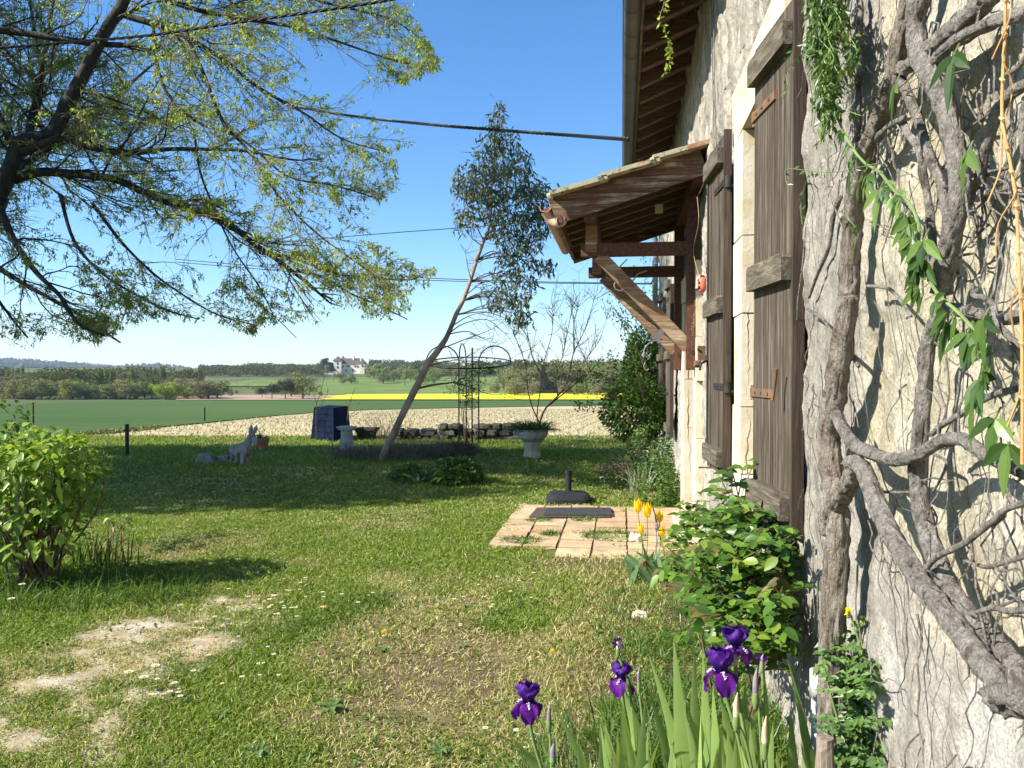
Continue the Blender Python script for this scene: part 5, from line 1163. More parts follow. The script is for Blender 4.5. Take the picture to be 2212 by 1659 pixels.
# ================================================================== tulips, roses, weed, irises
def tulip(fx, fy, bx, t, w, label, droop=0):
    w *= 1.05
    f0 = P(fx, fy, t); b0 = P(bx, 0, t); b0[2] = .03; rt = thing('tulip', label, 'tulip', b0, 'yellow tulips by the paving'); s = MB(); h = w * 1.75
    s.tube([b0, (b0 + f0) / 2 + (.01, 0, -.02), f0 - (0, 0, h * .5)], .0035, 6, res=5); s.build('stem', M['stem_green'], rt)
    p = MB()
    for k in range(6):
        a = k * PI / 3 + .3; ro = 1. if k % 2 else .86; na, nb = 5, 6; X = np.zeros((nb, na)); Y = X.copy(); Z = X.copy()
        for i in range(nb):
            v = i / (nb - 1); rr = w / 2 * ro * (math.sin(min(1, v * 1.5 + .12) * PI * .55)) * (1 - .30 * max(0, v - .5) / .5); wid = .62 * math.sin(PI * min(.96, .12 + v * .86)) ** .7
            for j in range(na):
                u = (j / (na - 1) - .5) * 2; an = a + u * wid; X[i, j] = rr * math.cos(an); Y[i, j] = rr * math.sin(an); X[i, j] += .22 * rr * math.cos(a) * max(0, v - .72) * 4; Y[i, j] += .22 * rr * math.sin(a) * max(0, v - .72) * 4; Z[i, j] = h * (v - .5) - .16 * h * u * u * v
        p.grid(X + f0[0], Y + f0[1], Z + f0[2])
    p.build('flower', M['petal_tulip'], rt, smooth=True)
for a in ((1378, 1092, 1392, 5.9, .064, 'leftmost upright yellow tulip of the top pair'), (1398, 1101, 1396, 5.75, .066, 'orange yellow tulip touching the leftmost one from the right'), (1425, 1114, 1410, 5.8, .056, 'yellow tulip on the right of the group, standing on its own'), (1385, 1141, 1398, 5.7, .048, 'small low yellow tulip below the leftmost pair'), (1430, 1146, 1412, 5.7, .052, 'orange striped tulip below the right hand one')): tulip(*a)
c0 = G(1400, 1262); mb = MB(); n = 26; B = c0 + rg.normal(0, 1, (n, 3)) * (.09, .08, 0); d = np.stack([rg.normal(0, .3, n), rg.normal(-.1, .25, n), np.ones(n)], 1); blades(mb, B, d, rg.uniform(.2, .4, n), .045, rg.uniform(.1, .9, n))
tag(mb.build('tulip_leaves', M['leaf_tulip'], loc=c0), 'broad blue green tulip leaves below the yellow flowers', 'plant')
q = P(1418, 1137, 5.7); m_ = MB(); m_.rock(q, (.03, .03, .055), 3, 8, .1); m_.tube([q - (0, 0, .02), q - (.0, 0, .3)], .003, 5); tag(m_.build('mauve_bud', M['bud_mauve'], loc=q - (0, 0, .3)), 'closed mauve tulip bud among the yellow ones', 'tulip')

def rose_bush():
    b0 = G(1600, 1659) * (1, 1, 0); rt = thing('rose_bush', 'glossy green rose bush under the near shutter against the wall', 'rose', P(1580, 1500, 3.2) * (1, 1, 0)); lm, s, br = MB(), MB(), MB(); base = np.array(rt.location)
    cl = [(1500, 1130, 45, 35, 60, 3.6), (1570, 1110, 50, 40, 80, 3.3), (1640, 1120, 45, 40, 70, 3.1), (1540, 1180, 60, 45, 110, 3.2), (1620, 1190, 60, 50, 120, 3.0), (1680, 1180, 30, 50, 50, 2.9), (1500, 1250, 45, 45, 80, 3.4), (1580, 1270, 65, 50, 130, 3.0), (1660, 1270, 45, 50, 90, 2.8),
          (1560, 1340, 55, 45, 90, 3.0), (1640, 1340, 50, 45, 90, 2.8), (1690, 1380, 25, 40, 35, 2.7), (1600, 1400, 60, 35, 60, 2.8), (1460, 1200, 25, 35, 30, 3.6)]
    for x, y, rx, ry, n, t0 in cl:
        n = int(n * 1.3); q = np.array([P(x + rg.normal(0, rx * .62), y + rg.normal(0, ry * .62), t0 + rg.normal(0, .16)) for _ in range(n)]); q[:, 0] = np.minimum(q[:, 0], WX - .05); q = q[q[:, 2] > .05]
        for c in q[:: 3]:
            ax = unit(rg.normal(size=3) * (1, 1, .35)); s.tube([c - ax * .05, c + ax * .03], .0012, 4)
            sd = unit(np.cross(ax, (0, 0, 1.))); sz = rg.uniform(.035, .062)
            PP = [c + ax * .03, c + ax * .005, c + ax * .005, c - ax * .025, c - ax * .025]; DD = [ax, sd + ax * .3, -sd + ax * .3, sd + ax * .2, -sd + ax * .2]
            leaves(lm if rg.uniform() < .95 else br, PP, np.array(DD) + rg.normal(0, .15, (5, 3)), np.tile((-.35, -.35, 1.), (5, 1)) + rg.normal(0, .35, (5, 3)), sz, sz * .62, True, .22, .2)
    for st, t0 in (([(1580, 1600), (1570, 1400), (1590, 1250), (1600, 1120), (1590, 1050), (1575, 1000)], 3.3), ([(1620, 1600), (1640, 1400), (1650, 1250), (1655, 1150)], 2.9), ([(1560, 1600), (1520, 1400), (1500, 1250), (1480, 1150)], 3.3), ([(1600, 1600), (1660, 1400), (1690, 1250), (1700, 1170)], 2.8), ([(1660, 1620), (1600, 1400), (1560, 1300), (1500, 1180)], 3.0), ([(1648, 1420), (1560, 1330), (1500, 1240), (1440, 1180)], 3.1)):
        s.tube([P(x, y, t0) for x, y in st], np.linspace(.007, .0025, len(st)), 6, res=5, rough=.1)
    tips = [(1630, 995, 3.3), (1605, 1010, 3.3), (1575, 1022, 3.3), (1560, 1040, 3.3), (1600, 1050, 3.3), (1545, 1060, 3.35), (1590, 1085, 3.3), (1575, 1075, 3.3), (1612, 1080, 3.3), (1735, 1270, 2.6)]
    for x, y, t0 in tips:
        c = P(x, y, t0); c[0] = min(c[0], WX - .05); ax = unit(rg.normal(size=3) * (1, 1, .3)); sd = unit(np.cross(ax, (0, 0, 1.))); sz = .07
        leaves(lm, [c, c, c], np.array([ax, sd, -sd]) + (0, 0, .1), np.tile((-.4, -.4, 1.), (3, 1)), sz, sz * .6, True, .22, .2); s.tube([c, P(1590, 1100, 3.3)] if y < 1100 else [c, c + (.02, .02, -.1)], .0018, 4)
    for x, y, t0 in ((1395, 1210, 5.0), (1450, 1200, 4.2), (1430, 1230, 4.2), (1672, 1270, 2.6), (1690, 1250, 2.6)):
        c = P(x, y, t0); leaves(br, [c, c, c], [(-.2, 0, -.9), (.5, 0, -.6), (-.7, .1, -.3)], [(-1, -.4, .5)] * 3, .06, .036, True, .25, .3)
    s.build('stem', M['stem_brown'], rt); lm.build('leaves', M['leaf_rose'], rt, smooth=True); br.build('young_leaves', M['leaf_bronze'], rt, smooth=True)
rose_bush()

def weed():
    b0 = P(1890, 0, 2.15); b0[2] = 0; rt = thing('sow_thistle', 'tall leafy weed with small yellow flowers at the foot of the near wall', 'weed', b0); lm, s, f = MB(), MB(), MB()
    for st in ([(1895, 1900), (1893, 1600), (1885, 1480), (1862, 1390), (1850, 1340)], [(1893, 1600), (1868, 1500), (1858, 1400), (1838, 1328)], [(1885, 1480), (1890, 1400), (1888, 1335)], [(1905, 1800), (1930, 1600), (1945, 1500), (1940, 1440)], [(1880, 1800), (1830, 1620), (1800, 1520), (1775, 1420)], [(1900, 1800), (1950, 1650), (1965, 1600)]):
        s.tube([P(x, y, 2.1) for x, y in st], np.linspace(.006, .0025, len(st)), 6, res=4)
    g = np.random.default_rng(3)
    cl = [(1860, 1390, 22, 20, 10, .055), (1800, 1415, 28, 16, 12, .05), (1900, 1440, 35, 25, 16, .06), (1850, 1480, 45, 35, 26, .065), (1940, 1470, 25, 25, 12, .06), (1890, 1540, 60, 40, 36, .065), (1840, 1600, 50, 40, 30, .06), (1930, 1590, 35, 45, 26, .06), (1880, 1650, 70, 30, 34, .065), (1780, 1560, 22, 30, 10, .045), (1960, 1520, 12, 25, 6, .05)]
    for x, y, rx, ry, n, sz in cl:
        for _ in range(n):
            c = P(x + g.normal(0, rx * .55), y + g.normal(0, ry * .55), 2.1 + g.normal(0, .08)); c[0] = min(c[0], WX - .05); ax = unit(g.normal(size=3) * (1, 1, .5) + (-.1, 0, .0)); sd = unit(np.cross(ax, (0, 0, 1.)))
            L = sz * g.uniform(.6, 1.3); Pp = [c + ax * L * k for k in (.0, .15, .15, .4, .4, .62, .62, .7)]; Dd = [ax, sd + ax * .2, -sd + ax * .2, sd + ax * .3, -sd + ax * .3, sd + ax * .6, -sd + ax * .6, ax]
            leaves(lm, Pp, Dd, np.tile((-.35, -.35, 1.), (8, 1)) + g.normal(0, .2, 3), np.array((1., .35, .35, .42, .42, .36, .36, .45)) * L, np.array((.3, .25, .25, .28, .28, .28, .28, .3)) * L * .9, False, .2, .3)
    for x, y in ((1833, 1322), (1890, 1332), (1862, 1340), (1850, 1352)):
        c = P(x, y, 2.1); d = rdirs(40, .6); d = d[:22]; leaves(f if (x, y) in ((1833, 1322), (1890, 1332)) else lm, np.tile(c, (22, 1)), d, rdirs(22), .016, .007); s.rock(c - (0, 0, .008), (.012, .012, .018), 2, 6, .1)
    s.build('stem', M['stem_green'], rt); lm.build('leaves', M['leaf_weed'], rt); f.build('flower', M['petal_yellow'], rt)
weed()

def petal(mb, c, out, up, L, w, kind, mi=0):
    """curved ruffled petal: standards rise and close over, falls hang down"""
    out = unit(out); up = np.asarray(up, float); sd = unit(np.cross(out, up)); na, nb = 9, 12; V = np.zeros((nb, na, 3))
    ph = rg.uniform(0, 6)
    for i in range(nb):
        v = i / (nb - 1); wid = w * (math.sin(PI * min(1, .06 + v * .80)) ** .75) * (1.0 if v < .9 else .82)
        if kind == 'std': cx = L * (.50 * math.sin(v * PI * .80)); cz = L * (.92 * v ** .8)
        else: cx = L * (.50 * math.sin(min(1, v * 1.15) * PI * .5)); cz = L * (.16 * math.sin(v * PI * .9) - 1.05 * max(0, v - .28) ** 1.25)
        for j in range(na):
            u = (j / (na - 1) - .5) * 2; ruf = (.20 if kind == 'std' else .10) * L * math.sin(u * 5 + v * 9 + ph) * abs(u) ** 1.1 * v * 1.4; cup = (.30 if kind == 'std' else .16) * w * u * u
            V[i, j] = c + out * (cx - (cup if kind == 'std' else -.3 * cup) + ruf) + up * (cz + (0 if kind == 'std' else -cup * .4) + ruf * .3) + sd * u * wid / 2
    mb.grid(V[..., 0], V[..., 1], V[..., 2], mi=mi)
def iris(fx, fy, t, size, stem_px, label, yaw=0., partial=False, stem=True):
    c = P(fx, fy, t); b0 = P(stem_px[-1][0], 0, t); b0[2] = 0; rt = thing('iris', label, 'iris', b0, 'purple bearded irises'); s = MB()
    pts = [c - (0, 0, size * .25)] + [P(x, y, t) for x, y in stem_px]; s.tube([c - (0, 0, size * .05)] + pts, np.concatenate([[size * .05, size * .07], np.full(len(pts) - 1, .0058)]), 8, res=4); s.build('stem', M['stem_green'], rt, smooth=True)
    s = MB(); s.tube([c - (0, 0, size * .12), c - (0, 0, size * .32), c - (0, 0, size * .62)], [size * .055, size * .10, size * .05], 10, res=4); s.build('spathe', M['papery'], rt, smooth=True)
    f = MB(); up = (0, 0, 1.)
    for k in range(3): a = yaw + PI / 3 + k * 2 * PI / 3; petal(f, c, (math.cos(a), math.sin(a), 0), up, size * .74, size * .60, 'std')
    for k in range(2): a = yaw + rg.uniform(0, 6); petal(f, c + (0, 0, .004), (math.cos(a), math.sin(a), 0), up, size * .55, size * .5, 'std')
    f.build('standard_petals', M['petal_violet'], rt, smooth=True)
    f = MB()
    for k in range(3): a = yaw + k * 2 * PI / 3; petal(f, c, (math.cos(a), math.sin(a), 0), up, size * .78, size * .58, 'fall')
    f.build('fall_petals', M['petal_fall'], rt, smooth=True)
    f = MB()
    for k in range(3):
        a = yaw + k * 2 * PI / 3; o_ = np.array((math.cos(a), math.sin(a), 0)); n = 60; v = rg.uniform(.15, .55, n); base = c + o_[None] * (size * .78 * .5 * np.sin(np.minimum(1, v * 1.15) * PI * .5))[:, None] + np.array((0, 0, 1.))[None] * (size * .78 * (.16 * np.sin(v * PI * .9) - 1.05 * np.maximum(0, v - .28) ** 1.25) + .001)[:, None] + rg.normal(0, size * .018, (n, 3))
        leaves(f, base, o_ + rg.normal(0, .5, (n, 3)), rdirs(n, 1), .007, .003)
    f.build('beard', M['petal_white'], rt)
FACE = math.atan2(-CA, SA) 
iris(1140, 1520, 2.45, .098, [(1152, 1600), (1175, 1680), (1195, 1800)], 'lone purple iris on the far left of the iris bed', FACE + .08)
iris(1342, 1470, 2.62, .090, [(1352, 1560), (1362, 1650), (1370, 1800)], 'purple iris half hidden behind a green stalk in the middle of the bed', FACE - .5)
iris(1556, 1455, 2.25, .104, [(1572, 1520), (1600, 1620), (1620, 1760)], 'lower purple iris of the large overlapping pair', FACE + .1)
iris(1588, 1402, 2.32, .098, [(1592, 1480), (1606, 1570), (1640, 1760)], 'upper purple iris of the large overlapping pair', FACE + .9)
def bud(px, t, L, w, mt, name, label, stem_px, top=0):
    c = P(*px, t); rt = thing(name, label, 'iris bud', c * (1, 1, 0)); m = MB(); m.tube([c - (0, 0, L / 2), c - (0, 0, L * .2), c + (0, 0, L * .15), c + (.004, 0, L / 2)], [w * .4, w, w * .8, w * .1], 8, res=4); m.build('bud', M[mt], rt, smooth=True)
    m = MB(); pts = [c - (0, 0, L * .45)] + [P(x, y, t) for x, y in stem_px]; m.tube(pts, .005, 6, res=3); m.tube([c - (0, 0, L * .75), c - (0, 0, L * .5), c - (0, 0, L * .2)], [.005, w * 1.1, w * .9], 8, res=3); m.build('stem', M['stem_green'], rt, smooth=True)
    if top:
        f = MB(); n = 12; d = rdirs(n, .8); leaves(f, np.tile(c + (0, 0, L * .1), (n, 1)), d, rdirs(n), top, top * .3, True, .3, .2); f.build('withered_petals', M['petal_violet'], rt, smooth=True)
bud((1186, 1545), 2.42, .075, .008, 'bud_mauve', 'iris_bud', 'dark pointed iris bud beside the far left iris', [(1190, 1620), (1197, 1780)])
bud((1194, 1625), 2.40, .06, .010, 'bud_mauve', 'iris_bud', 'low mauve papery bud below the far left iris', [(1198, 1700), (1200, 1780)])
bud((1335, 1392), 2.60, .06, .007, 'papery', 'withered_iris', 'withered purple iris above the middle bloom', [(1345, 1440), (1362, 1500), (1380, 1700)], .03)
bud((1380, 1462), 2.55, .08, .006, 'bud_mauve', 'iris_bud', 'dark slender iris bud right of the middle bloom', [(1388, 1560), (1395, 1700)])
bud((1646, 1428), 2.25, .045, .006, 'bud_mauve', 'withered_iris', 'small withered purple iris at the right near the wall', [(1648, 1480), (1650, 1600), (1660, 1760)], .022)
bud((1632, 1478), 2.2, .10, .009, 'bud_mauve', 'iris_bud', 'long blue grey iris bud right of the large pair', [(1640, 1540), (1650, 1700)])
bud((1590, 1530), 2.15, .09, .009, 'papery', 'iris_bud', 'brownish papery bud below the large pair', [(1610, 1600), (1640, 1740)])
bud((1652, 1585), 2.1, .10, .009, 'papery', 'iris_bud', 'pale papery spathe low on the right of the iris leaves', [(1655, 1650), (1660, 1760)])

def iris_leaves():
    c0 = P(1480, 0, 2.3); c0[2] = 0; rt = thing('iris_leaf_clump', 'fan of tall pale green sword leaves in the iris bed', 'plant', c0); mb = MB()
    L = [(1080, 1630, 1230, 2.35, 40), (1100, 1590, 1260, 2.4, 34), (1200, 1530, 1290, 2.35, 26), (1250, 1600, 1300, 2.3, 30), (1320, 1440, 1390, 2.7, 22), (1345, 1520, 1420, 2.3, 30), (1372, 1560, 1440, 2.35, 32), (1398, 1480, 1450, 2.35, 26), (1400, 1410, 1470, 2.4, 24), (1455, 1378, 1500, 2.35, 34), (1500, 1400, 1515, 2.4, 26), (1518, 1405, 1535, 2.4, 26), (1478, 1500, 1500, 2.2, 30),
         (1530, 1540, 1560, 2.15, 34), (1560, 1560, 1590, 2.15, 36), (1585, 1500, 1640, 2.2, 32), (1610, 1470, 1650, 2.3, 28), (1645, 1390, 1668, 2.3, 22), (1670, 1560, 1690, 2.1, 30), (1712, 1470, 1780, 2.3, 30), (1700, 1420, 1800, 2.35, 28), (1600, 1610, 1660, 2.05, 34), (1440, 1580, 1470, 2.1, 34), (1390, 1600, 1430, 2.1, 34), (1500, 1600, 1520, 2.05, 36), (1560, 1620, 1580, 2.0, 36), (1655, 1460, 1640, 2.25, 22), (1300, 1560, 1360, 2.3, 22), (1540, 1480, 1555, 2.35, 28), (1690, 1640, 1700, 2.0, 32), (1340, 1610, 1380, 2.1, 30), (1620, 1560, 1615, 2.2, 30), (1730, 1590, 1760, 2.1, 26)]
    for k in range(44): bx = rg.uniform(1300, 1720); L.append((bx - rg.uniform(-20, 60), rg.uniform(1500, 1640), bx, rg.uniform(2.0, 2.5), rg.uniform(22, 36)))
    for tx, ty, bx, t, w in L:
        tip = P(tx, ty, t + rg.uniform(-.05, .05)); b = P(bx, 0, t); b[2] = 0; b[:2] += rg.normal(0, .03, 2); n = 9; W0 = w / FPX * t * 1.12
        side = unit(np.array((CA, SA, 0)) * math.cos(a_ := rg.normal(0, .45)) + np.array((-SA, CA, 0)) * math.sin(a_)); nrm = np.cross(side, (0, 0, 1.)); X = []
        bow = rg.normal(0, .03)
        for i in range(n):
            f = i / (n - 1); q = b + (tip - b) * f + (tip - b) * (1, 1, 0) * (f * f - f) * .5 + nrm * bow * math.sin(f * PI); w_ = W0 * (.72 + .28 * math.sin(f * PI)) * (1 - f ** 3.2) + .0008; X += [q - side * w_ / 2, q - side * w_ * .12 + nrm * w_ * .07, q + side * w_ / 2]
        i = np.arange(n - 1)[:, None] * 3; j = np.arange(2)[None]; mb.add(X, np.stack([i + j, i + j + 1, i + j + 4, i + j + 3], 2).reshape(-1, 4))
    mb.build('leaves', M['leaf_iris'], rt, smooth=True)
iris_leaves()
dry_tuft('long_grass_clump', 'wispy light green grass stalks in front of the iris bed', (1330, 0), 2.75, 420, (.38, .3), 'leaf_weed', (.15, .5), 66, 'grass clump', .004, .35)
dry_tuft('long_grass_clump', 'matted yellow green grass between the iris leaves and the roses', (1500, 0), 3.1, 1500, (.42, .35), 'leaf_rose', (.10, .3), 67, 'grass clump', .006, .6)
o = dry_tuft('long_grass_clump', 'bright grass tufts along the bed edge by the pale stone', (1400, 0), 4.6, 900, (.3, .7), 'leaf_rose', (.06, .2), 68, 'grass clump', .006, .5)
dry_tuft('long_grass_clump', 'rough grass on the bare bed under the rose bush', (1545, 0), 3.3, 1800, (.40, .42), 'leaf_weed', (.05, .2), 69, 'grass clump', .006, .7)
dry_tuft('long_grass_clump', 'matted pale grass at the front of the rose bush', (1490, 0), 3.95, 2600, (.40, .5), 'leaf_rose', (.05, .18), 70, 'grass clump', .007, .9)
# grass and tufts growing out of the paving
for x, y, n, s_, lb in ((1190, 1163, 240, .07, 'small bright grass tuft in the middle of the paving'), (1320, 1168, 900, .24, 'long patch of grass growing over the right of the paving'), (1125, 1178, 420, .14, 'flat grass patch at the near left of the paving'), (1165, 1133, 160, .10, 'thin line of grass in a paving joint near the mats'), (1260, 1130, 200, .12, 'thin grass along the far paving joint')):
    c0 = G(x, y); a = rg.uniform(0, 6.28, n); r = np.sqrt(rg.uniform(0, 1, n)) * s_; mb = MB(); B = c0 + np.stack([r * np.cos(a) * 1.3, r * np.sin(a), 0 * r + .03], 1); d = np.stack([rg.normal(0, .9, n), rg.normal(0, .9, n), np.ones(n)], 1); blades(mb, B, d, rg.uniform(.03, .10, n), .006, .5)
    tag(mb.build('grass_tuft', M['leaf_rose'], loc=c0), lb, 'grass tuft', 'grass tufts in the paving')

# rosettes in the lawn
for x, y, s_, lb in ((717, 1545, .10, 'flat leafy dock rosette in the worn middle of the lawn'), (950, 1640, .07, 'small leafy rosette close to the bottom edge of the lawn'), (825, 1418, .05, 'small pale leafed rosette near the bare patch'), (1000, 1410, .05, 'small green rosette right of the bare patch'), (560, 1640, .10, 'broad leafed weed at the bottom left of the lawn'), (480, 1560, .06, 'small broad leafed weed left of the dock rosette'), (1290, 1380, .07, 'leafy weed by the pale stone')):
    c0 = G(x, y) + (0, 0, .035); n = 9; a = np.arange(n) * 2 * PI / n + rg.uniform(0, 1, n); mb = MB(); d = np.stack([np.cos(a), np.sin(a), rg.uniform(.1, .6, n)], 1); leaves(mb, np.tile(c0, (n, 1)), d, np.tile((0, 0, 1.), (n, 1)), rg.uniform(.7, 1.1, n) * s_, s_ * .34, True, .3, .3)
    tag(mb.build('weed_rosette', M['leaf_weed'], loc=c0), lb, 'weed', 'weeds in the lawn')
# daisies and dandelions
m_ = MB(); m_.tube([(0, 0, 0), (.003, 0, .045)], .0012, 4); n = 14; a = np.arange(n) * 2 * PI / n; leaves(m_, np.tile((.003, 0, .046), (n, 1)), np.stack([np.cos(a), np.sin(a), .25 + 0 * a], 1), np.tile((0, 0, 1.), (n, 1)), .0115, .0055, mi=1); m_.rock((.003, 0, .048), (.008, .008, .005), 1, 5, 0., mi=2)
day = m_.build('daisy', [M['stem_green'], M['petal_white'], M['petal_yellow']]); tag(day, 'tiny white daisy in the lawn', 'daisy', 'daisies in the lawn')
zones = [(600, 1330, 70, 30, 22), (640, 1340, 160, 60, 16), (360, 1520, 60, 40, 12), (520, 1460, 90, 60, 12), (680, 1075, 45, 14, 12), (1180, 1010, 70, 30, 26), (1250, 1040, 70, 20, 14), (420, 1370, 100, 40, 6), (880, 1330, 160, 60, 12), (560, 1030, 60, 20, 6), (1080, 1280, 100, 40, 8), (1130, 1620, 60, 20, 5)]
first = True
for x, y, sx, sy, n in zones:
    for _ in range(n):
        px, py = x + rg.normal(0, sx * .6), y + rg.normal(0, sy * .6)
        if py < 985: continue
        q = G(px, py)
        if q[0] > .3 or (q[0] > -1.2 and 6.7 < q[1] < 8.8): continue
        q[2] = float(lawn_z(q[0], q[1])) - .005
        if first: day.location = Vector(q); day.scale = (1.2,) * 3; first = False
        else: dup(day, q, rg.uniform(0, 6), rg.uniform(.9, 1.5))
for x, y in ((45, 1303), (22, 1338), (333, 1485), (275, 1500), (307, 1512)):
    q = G(x, y + 14); q[2] = .06 if x < 100 else .03; dup(day, q, 1., 2.2, 'larger white daisy standing out of the ' + ('shaded grass at the far left' if x < 100 else 'grass left of the worn path'))
m_ = MB(); m_.tube([(0, 0, 0), (.0, 0, .045)], .0022, 5); d = rdirs(60, .5); d[:, 2] = np.abs(d[:, 2]); leaves(m_, np.tile((0, 0, .045), (60, 1)), d, rdirs(60), .017, .006, mi=1)
dn = m_.build('dandelion', [M['stem_green'], M['petal_yellow']]); tag(dn, '', 'dandelion', 'dandelions in the lawn')
lab = [(1193, 1432, 'yellow dandelion in worn grass left of the iris bed'), (830, 1390, 'small yellow dandelion above the worn middle of the lawn'), (1042, 1062, 'yellow dandelion in front of the glossy leaf mound'), (700, 1335, 'yellow dandelion in the open lawn left of centre'), (1170, 1000, 'yellow dandelion near the urn pedestal')]
for k, (x, y, lb) in enumerate(lab):
    q = G(x, y + 6); q[2] = .03
    if k == 0: dn.location = Vector(q); dn['label'] = lb
    else: dup(dn, q, k, 1.1, lb)
# ================================================================== the big tree on the left
def bigtree():
    g = np.random.default_rng(77); t0 = 10.0
    base = P(-150, 0, 10.4); base[2] = 0
    OFFCROWN = 1
    rt = thing('maple_tree', 'large spreading tree with dark limbs and fresh yellow green leaves at the left', 'tree', base)
    tips = []; NB = [0]
    limb, tw = MB(), MB()
    J = P(-10, 420, 10.)
    limb.tube([base, base * .6 + J * .4 + (.1, 0, -.3), P(-70, 600, 10.2), J], [.30, .25, .20, .16], 14, rough=.2, res=6, seed=1)
    lim_ = lambda x: float(np.interp(x, [-300, 0, 60, 110, 230, 260, 330, 450, 540, 570, 620, 660, 700, 760, 860, 930], [760, 735, 752, 738, 738, 715, 690, 690, 728, 700, 690, 735, 735, 692, 684, 640]))
    rl_ = lambda y: float(np.interp(y, [-400, -60, 40, 100, 145, 185, 250, 290, 330, 400, 450, 520, 582, 620, 680], [900, 900, 900, 935, 960, 870, 810, 960, 850, 880, 810, 800, 955, 915, 870]))
    mg = [0.]
    def low(q):
        d_ = q - CAMP; t_ = float(d_ @ Fv)
        if t_ < 1: return False
        x = CX + FPX * float(d_ @ Rv) / t_; y = CY - FPX * float(d_ @ Uv) / t_
        return (-300 < x and y > lim_(x) - mg[0]) or x > rl_(y) - mg[0] * .8
    def twig(p, d, L, r, k, droop):
        if k: mg[0] = abs(g.normal(0, 26)) if g.uniform() < .7 else 0.
        n = 5 if k else 4; pts = [p]; q = p.copy(); dd = d.copy()
        for i in range(n):
            dd = unit(dd + g.normal(0, .17, 3) + np.array((.03, 0, -droop * (.5 + i * .35)))); q = q + dd * L / n
            if low(q):
                if i < 1: return
                q = q - dd * L / n; break
            pts.append(q)
        n = len(pts) - 1
        (tw if r < .011 else limb).tube(pts, np.linspace(r, max(r * .4, .0022), len(pts)), 4 if r < .012 else 6, cap=False)
        if k == 0:
            if g.uniform() < .8: tips.extend(pts[1:])
            return
        if k == 1: tips.extend(pts[-2:])
        m = int(L / .17) + 3
        for j in range(m):
            f = g.uniform(.15, 1) * n; i = min(int(f), n - 1); b = pts[i] + (pts[i + 1] - pts[i]) * (f - i)
            nd = unit(dd * .8 + g.normal(0, .55, 3) * (1, 1, .7) + (.1, 0, .05)); twig(b, nd, L * g.uniform(.3, .6), r * .45, k - 1, droop)
    def mainlimb(px, w0, w1, dt0, dt1, dens=1., kids=1.2, droop=.02, side=1.):
        n = len(px); pts = [P(x, y, t0 + dt0 + (dt1 - dt0) * k / (n - 1)) for k, (x, y) in enumerate(px)]; w = [.72 * (w0 + (w1 - w0) * (k / (n - 1)) ** .8) / 2 / FPX * t0 for k in range(n)]
        limb.tube(pts, w, 10, rough=.16, res=5, seed=int(px[0][1]) % 17)
        cp, cr = spline(pts, np.array(w), 6); m = len(cp); Lt = np.sum(np.linalg.norm(np.diff(cp, axis=0), axis=1))
        for j in range(int(Lt * 5.6 * dens)):
            i = g.integers(int(m * .12), m - 1); d0 = unit(cp[i + 1] - cp[i]); nd = unit(d0 * .75 + g.normal(0, .5, 3) * (.8, 1.3, .9) + np.array((.12 * side, 0, -.06)))
            L = kids * g.uniform(.5, 1.1); twig(cp[i], nd, L, max(.005, min(cr[i] * .4, .016)), 2 if g.uniform() < .62 else 1, droop)
        twig(cp[-1], unit(cp[-1] - cp[-4]), .5, max(cr[-1], .004), 1, droop)
    A = mainlimb
    A([(-10, 430), (22, 370), (45, 310), (110, 290), (152, 215), (200, 120), (232, 60), (262, 15), (290, -60)], 56, 30, 0, .2, .7, 1.2)
    A([(-60, 62), (10, 66), (60, 72), (130, 84), (215, 95), (262, 97)], 26, 16, .3, .2, .7, 1.0)
    A([(50, 330), (130, 300), (200, 318), (285, 330), (365, 322), (440, 322), (520, 325), (622, 344)], 26, 6, -.1, -.5, .9, 1.1)
    A([(30, 388), (90, 372), (180, 378), (255, 390), (330, 425), (400, 450), (480, 475), (540, 520), (600, 562), (650, 600)], 30, 12, .1, -.3, 1., 1.2)
    A([(640, 585), (700, 600), (760, 635), (820, 660), (880, 690)], 9, 3, -.3, -.5, 1.6, .7)
    A([(560, 545), (640, 560), (720, 590), (800, 600), (870, 605), (915, 598)], 10, 2, -.3, -.8, 1.6, .6)
    A([(262, 30), (340, 55), (400, 80), (470, 120), (560, 190), (650, 240), (740, 300), (840, 330)], 20, 3, .2, -.2, 1.3, 1.1)
    A([(300, -20), (420, 20), (520, 40), (640, 60), (760, 100), (850, 130), (925, 145)], 18, 2, .3, -.3, 1.5, 1.0)
    A([(320, -60), (450, -50), (600, -20), (720, 10), (840, 40), (905, 80)], 18, 3, .6, .3, 1.4, 1.1)
    A([(400, 70), (440, 160), (480, 260), (540, 330), (600, 420), (680, 500), (760, 560), (820, 600)], 12, 3, -.5, -1.0, 1.2, 1.0, .09)
    A([(330, 60), (350, 180), (420, 260), (520, 300), (620, 380), (720, 400), (820, 430)], 12, 3, 0, -.3, 1.2, 1.1)
    A([(420, 290), (430, 360), (450, 420), (500, 530), (560, 620), (600, 700)], 9, 3, .3, .5, 1.2, .9, .1)
    A([(0, 450), (30, 520), (80, 590), (130, 640), (170, 700), (225, 725)], 22, 6, -.3, -.9, 1.2, .9, .08)
    A([(-30, 560), (30, 600), (100, 640), (190, 690), (230, 720), (260, 740)], 20, 5, .2, -.1, 1.2, .9, .08)
    A([(130, 420), (160, 520), (220, 590), (300, 640), (360, 670), (430, 690)], 12, 3, -.2, -.6, 1.3, .9, .1)
    A([(200, 440), (260, 520), (330, 590), (400, 640), (470, 680), (540, 700)], 11, 3, .3, .3, 1.2, .9, .1)
    A([(20, 300), (-10, 230), (-50, 160), (-80, 60)], 22, 12, .3, .6, 1., 1.2)
    A([(-60, 500), (-20, 620), (20, 680), (60, 730)], 16, 4, .1, .3, 1.3, .9, .08)
